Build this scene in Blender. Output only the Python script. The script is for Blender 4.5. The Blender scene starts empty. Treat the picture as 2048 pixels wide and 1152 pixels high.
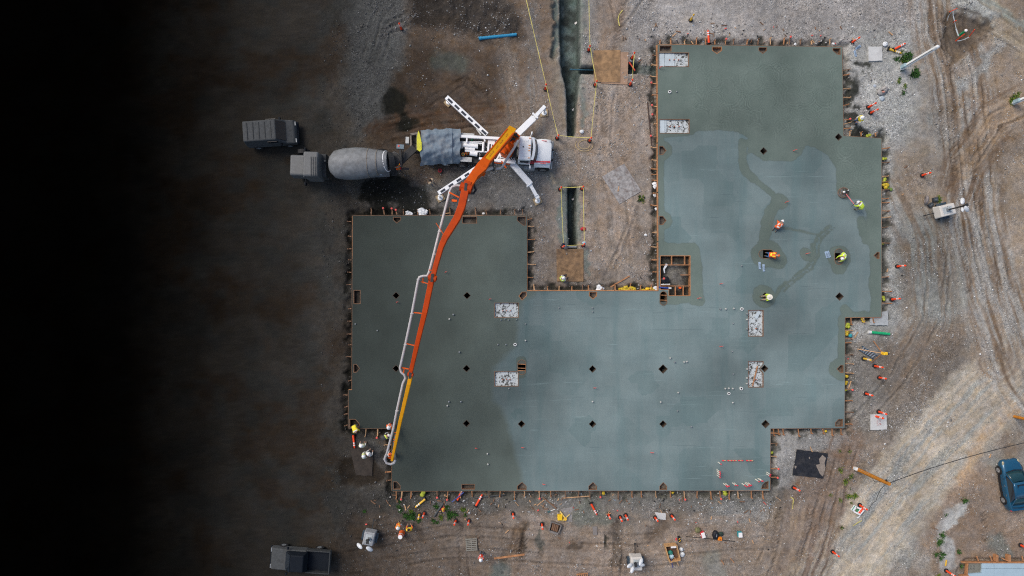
import bpy, bmesh, math, random
import numpy as np
from mathutils import Vector, Matrix
from mathutils.geometry import delaunay_2d_cdt

random.seed(7)
rng = np.random.default_rng(11)
S = bpy.context.scene
COL = S.collection
R = math.radians

# ---------------------------------------------------------------- camera, world, sun, exposure
CAM_H = 55.0                     # drone height in metres
NX, NY, PPM = 1012.0, 615.0, 23.0   # point straight below the drone, photo pixels per metre on the ground
cam_data = bpy.data.cameras.new('drone_camera')
cam_data.sensor_width = 36.0
cam_data.lens = 36.0 * PPM * CAM_H / 2048.0
cam_data.shift_x = (1024 - NX) / 2048.0
cam_data.shift_y = (NY - 576) / 2048.0
cam_data.clip_start = 0.5
cam_data.clip_end = 3000
cam = bpy.data.objects.new('drone_camera', cam_data)
COL.objects.link(cam)
cam.location = (0, 0, CAM_H)
S.camera = cam

SUN_EL, SUN_AZ = R(50), R(-52)   # azimuth measured from +Y, clockwise
world = bpy.data.worlds.new('World')
S.world = world
world.use_nodes = True
wn = world.node_tree
wn.nodes.clear()
sky = wn.nodes.new('ShaderNodeTexSky')
sky.sky_type = 'NISHITA'
sky.sun_disc = False
sky.sun_elevation = SUN_EL
sky.sun_rotation = SUN_AZ
sky.air_density = 1.0
sky.dust_density = 3.0
sky.ozone_density = 1.0
bg = wn.nodes.new('ShaderNodeBackground')
bg.inputs['Strength'].default_value = 0.11
wo = wn.nodes.new('ShaderNodeOutputWorld')
wn.links.new(sky.outputs[0], bg.inputs[0])
wn.links.new(bg.outputs[0], wo.inputs[0])

sun_data = bpy.data.lights.new('sun', 'SUN')
sun_data.energy = 1.2
sun_data.angle = R(28)
sun_data.color = (1.0, 0.93, 0.84)
sun = bpy.data.objects.new('sun', sun_data)
COL.objects.link(sun)
sun.rotation_euler = (math.pi / 2 - SUN_EL, 0, 0)
sun.rotation_euler = (Vector((math.sin(SUN_AZ) * math.cos(SUN_EL), math.cos(SUN_AZ) * math.cos(SUN_EL), math.sin(SUN_EL)))).to_track_quat('Z', 'Y').to_euler()

S.view_settings.view_transform = 'Standard'
S.view_settings.look = 'None'
S.view_settings.exposure = 0.55
S.view_settings.gamma = 1.0
S.view_settings.use_curve_mapping = False
S.render.engine = 'CYCLES'
S.cycles.max_bounces = 5
S.cycles.use_denoising = False
S.cycles.pixel_filter_type = 'BLACKMAN_HARRIS'
S.cycles.filter_width = 1.15

# ---------------------------------------------------------------- measuring helpers
def W(px, py, z=0.0):
    """real position of something seen at that spot of the survey photo and standing at height z"""
    k = (CAM_H - z) / CAM_H / PPM
    return Vector(((px - NX) * k, (NY - py) * k, z))

def W2(px, py, z=0.0):
    p = W(px, py, z)
    return (p.x, p.y)

# ---------------------------------------------------------------- noise (numpy)
_tab = rng.random((512, 512))
def vnoise(x, y, seed=0):
    x = np.asarray(x, float) + seed * 17.31
    y = np.asarray(y, float) + seed * 9.77
    xi = np.floor(x).astype(int); yi = np.floor(y).astype(int)
    fx = x - xi; fy = y - yi
    fx = fx * fx * (3 - 2 * fx); fy = fy * fy * (3 - 2 * fy)
    a = _tab[xi % 512, yi % 512]; b = _tab[(xi + 1) % 512, yi % 512]
    c = _tab[xi % 512, (yi + 1) % 512]; d = _tab[(xi + 1) % 512, (yi + 1) % 512]
    return (a * (1 - fx) + b * fx) * (1 - fy) + (c * (1 - fx) + d * fx) * fy

def fbm(x, y, seed=0, oct=4, gain=0.5):
    t = 0; amp = 1; n = 0
    for o in range(oct):
        t = t + amp * vnoise(x * 2 ** o, y * 2 ** o, seed + o * 3)
        n += amp; amp *= gain
    return t / n

def sstep(e0, e1, x):
    t = np.clip((x - e0) / (e1 - e0 + 1e-9), 0, 1)
    return t * t * (3 - 2 * t)

def d_path(px, py, poly):
    """distance to polyline; also signed side offset and run length (only worked out near the line)"""
    q = np.array(poly, float); mg = 140
    near = (px > q[:, 0].min() - mg) & (px < q[:, 0].max() + mg) & (py > q[:, 1].min() - mg) & (py < q[:, 1].max() + mg)
    out = [np.full(px.shape, 1e3), np.full(px.shape, 1e3), np.zeros(px.shape)]
    if near.any():
        for o_, r_ in zip(out, _d_path(px[near], py[near], poly)): o_[near] = r_
    return out

def _d_path(px, py, poly):
    best = np.full(px.shape, 1e9); sgn = np.zeros(px.shape); run = np.zeros(px.shape)
    L = 0.0
    for (x0, y0), (x1, y1) in zip(poly[:-1], poly[1:]):
        dx, dy = x1 - x0, y1 - y0
        l = math.hypot(dx, dy) + 1e-9
        t = np.clip(((px - x0) * dx + (py - y0) * dy) / l / l, 0, 1)
        qx = px - (x0 + t * dx); qy = py - (y0 + t * dy)
        d = np.hypot(qx, qy)
        m = d < best
        best = np.where(m, d, best)
        side = (qx * dy - qy * dx)
        sgn = np.where(m, np.where(side >= 0, d, -d), sgn)
        run = np.where(m, L + t * l, run)
        L += l
    return best, sgn, run

def sd_poly(px, py, poly):
    """signed distance (negative inside)"""
    poly = list(poly)
    d, _, _ = d_path(px, py, poly + [poly[0]])
    inside = np.zeros(px.shape, bool)
    n = len(poly)
    for i in range(n):
        x0, y0 = poly[i]; x1, y1 = poly[(i + 1) % n]
        if y0 == y1: continue
        c = ((y0 > py) != (y1 > py)) & (px < (x1 - x0) * (py - y0) / (y1 - y0) + x0)
        inside ^= c
    return np.where(inside, -d, d)

# ---------------------------------------------------------------- materials
MATS = {}
def nodes_of(name):
    m = bpy.data.materials.new(name)
    m.use_nodes = True
    nt = m.node_tree
    b = nt.nodes['Principled BSDF']
    return m, nt, b

def mat(name, color, rough=0.6, metal=0.0, vary=0.18, scale=6.0, bump=0.0, dirt=0.0, dirtcol=(0.16, 0.125, 0.10), spec=0.4, coat=0.0, bscale=None, stretch=None):
    """procedural paint / cloth / wood: base colour with grain, fine relief and patchy dirt"""
    if name in MATS: return MATS[name]
    m, nt, b = nodes_of(name)
    N = nt.nodes.new; L = nt.links.new
    tc = N('ShaderNodeTexCoord')
    vec = tc.outputs['Object']
    if stretch:
        mp = N('ShaderNodeMapping'); mp.inputs['Scale'].default_value = stretch
        L(vec, mp.inputs[0]); vec = mp.outputs[0]
    no = N('ShaderNodeTexNoise'); no.inputs['Scale'].default_value = scale; no.inputs['Detail'].default_value = 6; no.inputs['Roughness'].default_value = 0.65
    L(vec, no.inputs['Vector'])
    mr = N('ShaderNodeMapRange'); mr.inputs[1].default_value = 0.3; mr.inputs[2].default_value = 0.7
    mr.inputs[3].default_value = 1 - vary; mr.inputs[4].default_value = 1 + vary
    L(no.outputs[0], mr.inputs[0])
    mx = N('ShaderNodeMix'); mx.data_type = 'RGBA'; mx.blend_type = 'MULTIPLY'; mx.inputs[0].default_value = 1
    mx.inputs[6].default_value = (*color, 1)
    L(mr.outputs[0], mx.inputs[7])
    out = mx.outputs[2]
    if dirt > 0:
        n2 = N('ShaderNodeTexNoise'); n2.inputs['Scale'].default_value = scale * 0.45; n2.inputs['Detail'].default_value = 8; n2.inputs['Roughness'].default_value = 0.75
        L(tc.outputs['Object'], n2.inputs['Vector'])
        m2 = N('ShaderNodeMapRange'); m2.inputs[1].default_value = 0.48; m2.inputs[2].default_value = 0.72; m2.inputs[3].default_value = 0; m2.inputs[4].default_value = dirt
        L(n2.outputs[0], m2.inputs[0])
        mx2 = N('ShaderNodeMix'); mx2.data_type = 'RGBA'
        mx2.inputs[7].default_value = (*dirtcol, 1)
        L(m2.outputs[0], mx2.inputs[0]); L(out, mx2.inputs[6])
        out = mx2.outputs[2]
    L(out, b.inputs['Base Color'])
    b.inputs['Roughness'].default_value = rough
    b.inputs['Metallic'].default_value = metal
    b.inputs['Specular IOR Level'].default_value = spec
    b.inputs['Coat Weight'].default_value = coat
    if bump > 0:
        bp = N('ShaderNodeBump'); bp.inputs['Strength'].default_value = bump; bp.inputs['Distance'].default_value = 0.03
        n3 = N('ShaderNodeTexNoise'); n3.inputs['Scale'].default_value = bscale or scale * 3; n3.inputs['Detail'].default_value = 5
        L(vec, n3.inputs['Vector']); L(n3.outputs[0], bp.inputs['Height']); L(bp.outputs[0], b.inputs['Normal'])
    MATS[name] = m
    return m

# ---------------------------------------------------------------- mesh builder
class MB:
    def __init__(self): self.v = []; self.f = []; self.m = []
    def add(self, vs, fs, mi=0):
        o = len(self.v)
        self.v += [tuple(p) for p in vs]
        self.f += [tuple(i + o for i in f) for f in fs]
        self.m += [mi] * len(fs)
        return self
    def box(self, c, s, rz=0.0, mi=0, M=None, taper=1.0):
        x, y, z = s[0] / 2, s[1] / 2, s[2] / 2
        vs = [(-x, -y, -z), (x, -y, -z), (x, y, -z), (-x, y, -z), (-x * taper, -y * taper, z), (x * taper, -y * taper, z), (x * taper, y * taper, z), (-x * taper, y * taper, z)]
        T = Matrix.Translation(c) @ (M if M is not None else Matrix.Rotation(rz, 4, 'Z'))
        return self.add([T @ Vector(p) for p in vs], [(0, 3, 2, 1), (4, 5, 6, 7), (0, 1, 5, 4), (1, 2, 6, 5), (2, 3, 7, 6), (3, 0, 4, 7)], mi)
    def beam(self, pts, ws, hs, mi=0, top=None):
        """rectangular section swept along a path, upright"""
        pts = [Vector(p) for p in pts]; n = len(pts)
        if not hasattr(ws, '__len__'): ws = [ws] * n
        if not hasattr(hs, '__len__'): hs = [hs] * n
        vs = []; fs = []; ms = []
        for i, p in enumerate(pts):
            d = (pts[min(i + 1, n - 1)] - pts[max(i - 1, 0)])
            s = d.cross(Vector((0, 0, 1)))
            if s.length < 1e-5: s = Vector((1, 0, 0))
            s.normalize(); u = s.cross(d).normalized()
            w, h = ws[i] / 2, hs[i] / 2
            vs += [p - s * w - u * h, p + s * w - u * h, p + s * w + u * h, p - s * w + u * h]
        o = len(self.v); self.v += [tuple(q) for q in vs]
        for i in range(n - 1):
            a, b = o + 4 * i, o + 4 * i + 4
            for k in range(4):
                k2 = (k + 1) % 4
                self.f.append((a + k, a + k2, b + k2, b + k)); self.m.append(top if (top is not None and k == 2) else mi)
        self.f.append((o + 3, o + 2, o + 1, o)); self.m.append(mi)
        e = o + 4 * (n - 1)
        self.f.append((e, e + 1, e + 2, e + 3)); self.m.append(mi)
        return self
    def tube(self, pts, r, n=8, mi=0):
        pts = [Vector(p) for p in pts]; k = len(pts)
        rs = r if hasattr(r, '__len__') else [r] * k
        o = len(self.v)
        for i, p in enumerate(pts):
            d = (pts[min(i + 1, k - 1)] - pts[max(i - 1, 0)])
            if d.length < 1e-6: d = Vector((0, 0, 1))
            d.normalize()
            a = d.cross(Vector((0, 0, 1)) if abs(d.z) < 0.95 else Vector((1, 0, 0))).normalized()
            b = d.cross(a)
            for j in range(n):
                t = 2 * math.pi * j / n
                self.v.append(tuple(p + (a * math.cos(t) + b * math.sin(t)) * rs[i]))
        for i in range(k - 1):
            for j in range(n):
                j2 = (j + 1) % n
                self.f.append((o + i * n + j, o + (i + 1) * n + j, o + (i + 1) * n + j2, o + i * n + j2)); self.m.append(mi)
        self.f.append(tuple(o + j for j in range(n))); self.m.append(mi)
        self.f.append(tuple(o + (k - 1) * n + j for j in reversed(range(n)))); self.m.append(mi)
        return self
    def cyl(self, c, r, h, n=16, mi=0, r2=None):
        c = Vector(c)
        return self.tube([c, c + Vector((0, 0, h))], [r, r if r2 is None else r2], n, mi)
    def prism(self, poly, z0, z1, mi=0, mtop=None):
        n = len(poly)
        a = sum(poly[i][0] * poly[(i + 1) % n][1] - poly[(i + 1) % n][0] * poly[i][1] for i in range(n))
        if a < 0: poly = list(reversed(poly))
        vs = [(p[0], p[1], z0) for p in poly] + [(p[0], p[1], z1) for p in poly]
        self.add(vs, [tuple(reversed(range(n)))] + [(i, (i + 1) % n, n + (i + 1) % n, n + i) for i in range(n)], mi)
        o = len(self.v) - 2 * n
        self.f.append(tuple(o + n + i for i in range(n))); self.m.append(mi if mtop is None else mtop)
        return self
    def ell(self, c, r, nu=12, nv=8, mi=0, half=False, jit=0.0, M=None):
        c = Vector(c); o = len(self.v)
        v0 = 0.0 if half else -math.pi / 2
        for i in range(nv + 1):
            t = v0 + (math.pi / 2 - v0) * i / nv
            for j in range(nu):
                a = 2 * math.pi * j / nu
                q = Vector((r[0] * math.cos(t) * math.cos(a), r[1] * math.cos(t) * math.sin(a), r[2] * math.sin(t)))
                if jit: q *= 1 + random.uniform(-jit, jit)
                if M is not None: q = M @ q
                self.v.append(tuple(c + q))
        for i in range(nv):
            for j in range(nu):
                j2 = (j + 1) % nu
                self.f.append((o + i * nu + j, o + i * nu + j2, o + (i + 1) * nu + j2, o + (i + 1) * nu + j)); self.m.append(mi)
        return self
    def mesh(self, name, mats, origin=(0, 0, 0), smooth=False):
        me = bpy.data.meshes.new(name)
        ox, oy, oz = origin
        me.from_pydata([(x - ox, y - oy, z - oz) for x, y, z in self.v], [], self.f)
        for m in mats: me.materials.append(m)
        if len(mats) > 1: me.polygons.foreach_set('material_index', self.m)
        if smooth: me.polygons.foreach_set('use_smooth', [True] * len(self.f))
        me.update()
        return me
    def build(self, name, mats, parent=None, origin=(0, 0, 0), smooth=False, bevel=0.0, seg=2):
        if not isinstance(mats, (list, tuple)): mats = [mats]
        o = bpy.data.objects.new(name, self.mesh(name, mats, origin, smooth))
        COL.objects.link(o)
        if parent is not None: o.parent = parent
        if bevel > 0:
            b = o.modifiers.new('bevel', 'BEVEL'); b.width = bevel; b.segments = seg; b.limit_method = 'ANGLE'
        if smooth:
            try: o.data.set_sharp_from_angle(angle=R(40))
            except Exception: pass
        return o

def thing(name, label, cat, loc=(0, 0, 0), rz=0.0, group=None):
    o = bpy.data.objects.new(name, None)
    COL.objects.link(o)
    o.empty_display_size = 0.3
    o.location = loc; o.rotation_euler = (0, 0, rz)
    o['label'] = label; o['category'] = cat
    if group: o['group'] = group
    return o

def tag(o, label, cat, group=None):
    o['label'] = label; o['category'] = cat
    if group: o['group'] = group
    return o

def dup(root, loc, rz=0.0, label=None, group=None, rot=None):
    r = root.copy(); COL.objects.link(r)
    r.location = loc; r.rotation_euler = rot if rot else (0, 0, rz)
    if label: r['label'] = label
    if group: r['group'] = group
    for ch in list(root.children):
        c = ch.copy(); COL.objects.link(c); c.parent = r
        for g in list(ch.children):
            d = g.copy(); COL.objects.link(d); d.parent = c
    return r

def flat_piece(mb, corners_px, z0, z1, mi=0):
    return mb.prism([W2(x, y, z1) for x, y in corners_px], z0, z1, mi)
# ---------------------------------------------------------------- slab outline and openings (photo pixels, at slab height)
SZ = 0.30
OUT = [(1315, 89), (1684, 94), (1687, 272), (1763, 277), (1763, 634), (1690, 635), (1689, 856), (1541, 857), (1540, 981), (784, 982), (784, 857), (697, 857),
       (697, 780), (704, 780), (705, 431), (1054, 431), (1054, 582), (1317, 582)]
def diamond(x, y, r): return [(x, y - r), (x + r, y), (x, y + r), (x - r, y)]
def rect(x0, y0, x1, y1): return [(x0, y0), (x1, y0), (x1, y1), (x0, y1)]
def stadium_v(x0, y0, x1, y1):
    r = (x1 - x0) / 2; cx = (x0 + x1) / 2
    p = [(cx + r * math.cos(t), y0 + r + r * math.sin(t)) for t in np.linspace(math.pi, 2 * math.pi, 9)]
    p += [(cx + r * math.cos(t), y1 - r + r * math.sin(t)) for t in np.linspace(0, math.pi, 9)]
    return p
# column openings inside the slab
DIAM = [(1527, 302, 7), (1679, 593, 8), (1529, 737, 7), (1185, 738, 7), (1326, 738, 9), (933, 737, 7), (934, 591, 7), (792, 591, 7), (792, 737, 7),
        (933, 847, 7), (1043, 848, 7), (1185, 848, 7), (1326, 848, 7), (1531, 848, 8), (1530, 592, 7), (1677, 274, 7)]
HOLES = [diamond(x, y, r + .6) for x, y, r in DIAM]
HOLES_E = [  # openings against the slab edge
    [(1424, 93.5), (1444, 93.5), (1444, 101), (1434, 108), (1424, 101)],
    [(1517, 94.5), (1534, 94.5), (1534, 101), (1525.5, 108), (1517, 101)],
    [(1665, 96), (1681, 96), (1681, 110), (1674, 109), (1665, 101)],
    [(1318, 292), (1326, 292), (1333, 301), (1326, 310), (1318, 310)],
    [(1318, 432), (1326, 432), (1333, 441), (1326, 450), (1318, 450)],
    [(1759, 504), (1754, 504), (1747, 511), (1754, 518), (1759, 518)],
    [(1687, 730), (1681, 730), (1673, 738), (1681, 746), (1687, 746)],
    [(1686, 838), (1677, 838), (1670, 845), (1670, 853), (1686, 853)],
    [(786, 434), (802, 434), (802, 440), (794, 447), (786, 440)],
    [(924, 433), (954, 433), (954, 447), (924, 447)],
    [(1034, 433), (1052, 433), (1052, 451), (1046, 451), (1034, 441)],
    [(1037, 592), (1044, 583.5), (1053, 583.5), (1053, 592), (1044, 601)],
    [(1178, 583.5), (1194, 583.5), (1194, 592), (1186, 599), (1178, 592)],
    [(707, 580), (721, 580), (721, 608), (707, 608)],
    [(707, 728), (713, 728), (720, 737), (713, 745), (707, 745)],
    [(699, 838), (711, 838), (719, 847), (719, 855), (699, 855)],
    [(786, 963), (794, 963), (801, 971), (801, 979), (786, 979)],
    [(923, 968), (950, 968), (950, 979), (923, 979)],
    [(1034, 980), (1034, 972), (1044, 964), (1053, 972), (1053, 980)],
    [(1177, 980), (1177, 972), (1186, 964), (1194, 972), (1194, 980)],
    [(1319, 980), (1319, 972), (1326.5, 964), (1334, 972), (1334, 980)],
    [(1522, 978), (1524, 970), (1530, 964), (1537, 962), (1537, 978)],
    [(1319, 91), (1343, 91), (1343, 103), (1319, 103)],
]
PIT = [(1320, 511), (1381, 511), (1381, 592), (1337, 592), (1337, 580), (1320, 580)]
OBL = [stadium_v(1319.5, 582.5, 1334.5, 611), stadium_v(1035, 719, 1052, 750), stadium_v(1669, 497, 1687, 530)]
OBH = [[(y, x) for x, y in stadium_v(499, 1517, 517, 1549)]]
BEDS = [(1317, 105, 1378, 134), (1318, 238, 1379, 267), (988.5, 605.5, 1037.5, 635.5), (988.5, 742.5, 1037, 773), (1496, 620, 1527, 673), (1496, 722, 1527, 775)]
BEDP = [rect(*b) for b in BEDS]
# the diamond next to the lower right bed bites into it: keep them apart
BEDP[5] = [(1496, 722), (1527, 722), (1527, 727.5), (1519.5, 737), (1527, 746.5), (1527, 775), (1496, 775)]
ALL_HOLES = HOLES + HOLES_E + [PIT] + OBL + OBH + BEDP

def west_fade(px):
    """fade to black towards the west, painted into the ground colour"""
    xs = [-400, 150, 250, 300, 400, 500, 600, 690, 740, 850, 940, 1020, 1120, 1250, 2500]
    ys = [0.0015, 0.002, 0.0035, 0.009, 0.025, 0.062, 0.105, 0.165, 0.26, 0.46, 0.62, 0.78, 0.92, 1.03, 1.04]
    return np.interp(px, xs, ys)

# ---------------------------------------------------------------- ground
def build_ground():
    gx = np.concatenate([[-14000, -6000, -3000, -1500, -800, -400], np.arange(-100, 640, 13.0), np.arange(640, 2096, 2.6), [2120, 2180, 2300, 2600, 3500, 6000, 14000]])
    gy = np.concatenate([[-14000, -6000, -3000, -1200, -500, -200, -90], np.arange(-44, 1196, 2.6), [1215, 1260, 1400, 1800, 3000, 6000, 14000]])
    PX, PY = np.meshgrid(gx, gy)
    nx, ny = len(gx), len(gy)
    px, py = PX.ravel(), PY.ravel()
    wob = (fbm(px / 22, py / 22, 1) - 0.5) * 26      # ragged edges
    wob2 = (fbm(px / 7, py / 7, 2, 3) - 0.5) * 9
    jx, jy = px + wob + wob2, py + (fbm(px / 22, py / 22, 5) - 0.5) * 26 + wob2
    c = np.zeros((len(px), 3)); c[:] = (0.285, 0.255, 0.225)
    peb = np.full(len(px), 0.55)
    h = (fbm(px / 40, py / 40, 3, 5) - 0.5) * 0.10 + (fbm(px / 9, py / 9, 4, 3) - 0.5) * 0.05
    def blend(col, m, p=None):
        nonlocal c, peb
        m = np.clip(m, 0, 1)
        c = c * (1 - m[:, None]) + np.array(col) * m[:, None]
        if p is not None: peb = peb * (1 - m) + p * m
    n1 = fbm(px / 90, py / 90, 7, 5); n2 = fbm(px / 35, py / 35, 8, 5); n3 = fbm(px / 14, py / 14, 9, 4)
    BROWN, DKBR, GREY, LGREY, TAN, CLAY, WET = (0.215, 0.160, 0.122), (0.112, 0.084, 0.066), (0.25, 0.25, 0.235), (0.375, 0.37, 0.355), (0.49, 0.43, 0.35), (0.155, 0.19, 0.17), (0.045, 0.045, 0.038)
    blend(BROWN, sstep(0.46, 0.62, n1) * 0.7)
    blend(GREY, sstep(0.5, 0.66, n2) * 0.6, 0.8)
    def area(poly, soft, col, a=1.0, p=None, nz=None):
        m = sstep(soft, -soft, sd_poly(jx, jy, poly)) * a
        if nz is not None: m = m * sstep(nz[0], nz[1], n2)
        blend(col, m, p)
    def strip(path, wd, soft, col, a=1.0, p=None, streak=0.0, nz=None, sd=13, fr=4.2):
        d, s, run = d_path(jx, jy, path)
        m = sstep(wd + soft, wd - soft, d) * a
        if nz is not None: m = m * sstep(nz[0], nz[1], n2)
        if streak > 0:
            if streak > .85: m = m * sstep(0, 60, run) * sstep(0, 60, run.max() - run) * (np.abs(np.abs(s) - d) < 1)
            d0, s0, r0 = d_path(px + wob * 0.25, py + wob * 0.25, path)
            st = fbm(s0 / fr, r0 / 90, sd, 3)
            m = m * (1 - streak + streak * 2 * sstep(0.34, 0.66, st))
        blend(col, m, p)
    def ruts(path, off, depth, wd=2.5, darken=0.34):
        nonlocal h, c
        d, s, run = d_path(px + wob * 0.2, py + wob * 0.2, path)
        for o in off:
            k = np.exp(-((s - o) / wd) ** 2)
            tread = 0.55 + 0.45 * (np.sin(run * 1.25 + 0.7 * np.abs(s - o)) > 0)
            fade = sstep(0.35, 0.6, fbm(run / 50, s * 0 + o, 15, 3)) * 0.85 + 0.15
            fade = fade * sstep(0, 30, run) * sstep(0, 30, run.max() - run) * (np.abs(np.abs(s) - d) < 1) * (0.6 + 0.8 * n3)
            h -= 1.5 * k * depth * tread * fade
            ridge = np.exp(-((np.abs(s - o) - wd * 1.8) / (wd * 0.7)) ** 2)
            h += ridge * depth * 0.8 * fade
            c *= (1 + 0.12 * ridge * fade)[:, None]
            c *= (1 - darken * k * fade * tread)[:, None]
    # --- broad zones
    area([(735, -60), (1112, -60), (1112, 250), (1060, 300), (720, 300), (760, 200), (810, 120)], 26, BROWN, 0.95, 0.35)
    area([(820, 90), (1000, 100), (1010, 210), (830, 250), (770, 180)], 22, DKBR, 0.75, 0.3)
    area([(812, -60), (965, -60), (1040, 30), (1046, 78), (985, 82), (905, 62), (822, 52)], 12, (0.075, 0.066, 0.060), 0.9, 0.8)
    area([(690, -60), (810, -60), (815, 60), (790, 140), (780, 240), (720, 270), (690, 200)], 20, (0.26, 0.26, 0.255), 0.9, 0.9)
    area([(1000, 280), (1110, 290), (1125, 420), (1060, 425), (880, 420), (900, 340)], 26, (0.215, 0.205, 0.20), 0.85, 0.9)
    area([(1110, 280), (1320, 180), (1320, 580), (1060, 580), (1060, 440)], 26, (0.26, 0.215, 0.185), 0.7, 0.6)
    area([(1170, 170), (1300, 120), (1310, 330), (1180, 360)], 25, (0.30, 0.245, 0.21), 0.7, 0.8)
    area([(1185, 420), (1300, 400), (1300, 560), (1190, 560)], 24, DKBR, 0.55, 0.5, (0.42, 0.62))
    area([(1180, -60), (1900, -60), (1880, 60), (1700, 90), (1320, 84), (1260, 120), (1180, 100)], 24, (0.33, 0.30, 0.285), 0.85, 0.95)
    area([(1190, -60), (1260, -60), (1250, 110), (1190, 120)], 20, (0.25, 0.205, 0.175), 0.8, 0.5)
    area([(1690, 60), (1825, 60), (1835, 240), (1800, 330), (1800, 620), (1820, 690), (1690, 690)], 26, LGREY, 0.8, 0.9)
    area([(1790, 290), (2100, 290), (2100, 430), (1830, 430), (1785, 390)], 28, (0.275, 0.228, 0.185), 0.75, 0.5)
    area([(1800, 420), (1990, 430), (1980, 600), (1840, 680), (1790, 560)], 28, (0.235, 0.24, 0.225), 0.75, 0.95)
    area([(1690, 690), (1850, 640), (1960, 700), (1800, 900), (1700, 1000), (1690, 860)], 30, (0.17, 0.145, 0.125), 0.85, 0.9)
    area([(1690, 700), (1760, 690), (1770, 860), (1690, 870)], 20, (0.25, 0.235, 0.215), 0.6, 0.8)
    area([(1850, -60), (2100, -60), (2100, 330), (1900, 330)], 28, (0.235, 0.185, 0.145), 0.85, 0.5)
    area([(2000, 330), (2100, 300), (2100, 720), (1985, 720)], 30, (0.30, 0.245, 0.195), 0.8, 0.5)
    area([(700, 985), (1560, 985), (1560, 1035), (1100, 1030), (700, 1040)], 16, (0.19, 0.175, 0.16), 0.7, 0.95)
    area([(690, 1035), (1240, 1030), (1300, 1200), (690, 1200)], 26, (0.225, 0.172, 0.14), 0.8, 0.6)
    area([(1260, 1030), (1560, 1040), (1560, 1200), (1260, 1200)], 26, (0.255, 0.205, 0.17), 0.7, 0.7)
    area([(1440, 990), (1560, 985), (1560, 1040), (1400, 1045)], 18, (0.31, 0.295, 0.28), 0.7, 0.95)
    area([(1550, 870), (1700, 870), (1670, 1200), (1520, 1200), (1550, 1020)], 22, (0.20, 0.155, 0.13), 0.8, 0.6)
    area([(1545, 860), (1690, 860), (1690, 900), (1600, 905), (1585, 980), (1545, 980)], 12, (0.33, 0.325, 0.315), 0.7, 0.95)
    area([(1860, 990), (1960, 920), (2100, 1040), (2100, 1130), (1900, 1130), (1840, 1090)], 24, (0.245, 0.175, 0.13), 0.75, 0.6)
    area([(1690, 870), (1790, 880), (1690, 1010), (1660, 1010)], 20, (0.245, 0.20, 0.165), 0.8, 0.7)
    area([(1670, 905), (1720, 905), (1722, 928), (1690, 940)], 8, (0.36, 0.21, 0.14), 0.6, 0.4)
    # --- travelled ways
    strip([(1590, 1230), (1690, 1125), (1790, 1000), (1890, 880), (1980, 790), (2110, 680)], 72, 16, TAN, 0.92, 0.30, 0.12)
    RD = [(1590, 1230), (1690, 1125), (1790, 1000), (1890, 880), (1980, 790), (2110, 680)]
    strip(RD, 66, 16, (0.32, 0.325, 0.31), 0.42, 0.7, 0.8, None, 23, 9)
    strip(RD, 60, 16, (0.45, 0.365, 0.275), 0.30, 0.2, 0.9, None, 29, 8)
    strip(RD, 70, 10, (0.28, 0.245, 0.20), 0.16, 0.5, 1.0, None, 37, 4)
    strip([(1560, 1230), (1660, 1120), (1750, 1005), (1860, 850)], 10, 6, (0.30, 0.295, 0.28), 0.7, 0.9, 0.4)
    strip([(1930, 960), (1960, 880), (2030, 810), (2110, 770)], 12, 8, (0.45, 0.30, 0.18), 0.5, 0.1, 0.4)
    strip([(1890, -60), (1895, 60), (1925, 150), (1938, 300), (1955, 450), (1990, 600), (1995, 720)], 48, 20, (0.255, 0.205, 0.165), 0.8, 0.45, 0.65)
    strip([(1860, -60), (1960, 20), (2090, 110)], 34, 12, (0.32, 0.275, 0.215), 0.85, 0.3, 0.45)
    R2 = [(1880, -60), (1890, 60), (1918, 150), (1935, 300), (1950, 450), (1985, 600), (2040, 760), (2110, 860)]
    strip(R2, 62, 24, (0.14, 0.098, 0.068), 0.48, 0.3, 0.95, None, 41, 6.5)
    strip(R2, 62, 24, (0.36, 0.345, 0.325), 0.36, 0.9, 0.95, None, 43, 5)
    strip([(2100, 190), (1990, 240), (1930, 330), (1900, 430)], 46, 18, (0.15, 0.105, 0.075), 0.5, 0.3, 0.95, None, 47, 5)
    strip([(1780, 330), (1850, 480), (1860, 640), (1790, 800)], 50, 20, (0.17, 0.13, 0.10), 0.4, 0.5, 0.95, None, 53, 6)
    strip([(1500, 1200), (1570, 1060), (1580, 980)], 50, 20, (0.30, 0.235, 0.18), 0.5, 0.4, 0.95, None, 57, 6)
    strip([(700, 1070), (1000, 1060), (1300, 1080), (1540, 1060)], 40, 16, (0.31, 0.255, 0.215), 0.45, 0.5, 0.95, None, 59, 7)
    strip([(1190, 180), (1200, 330), (1215, 560)], 60, 20, (0.315, 0.25, 0.205), 0.5, 0.5, 0.95, None, 67, 8)
    strip([(1900, -60), (1985, 10), (2100, 80)], 8, 5, (0.29, 0.33, 0.31), 0.6, 0.3, 0.3)
    strip([(2100, 190), (1990, 240), (1930, 330)], 26, 12, (0.33, 0.25, 0.18), 0.6, 0.3, 0.5)
    strip([(1920, 180), (1970, 130), (2000, 90)], 10, 8, (0.32, 0.32, 0.31), 0.7, 1.0, 0.3)
    strip([(1690, 880), (1665, 970), (1645, 1060), (1600, 1200)], 34, 14, (0.20, 0.15, 0.12), 0.8, 0.4, 0.5)
    strip([(1210, -60), (1230, 40), (1205, 130)], 18, 10, (0.28, 0.21, 0.165), 0.5, 0.3, 0.5)
    strip([(680, 1120), (900, 1085), (1250, 1105), (1560, 1085)], 40, 16, (0.255, 0.205, 0.17), 0.55, 0.6, 0.6)
    strip([(760, 265), (860, 240), (1010, 225)], 26, 14, (0.175, 0.115, 0.082), 0.7, 0.2, 0.6)
    strip([(1010, 90), (1035, 250)], 16, 9, (0.27, 0.23, 0.20), 0.6, 0.7, 0.5)
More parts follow.
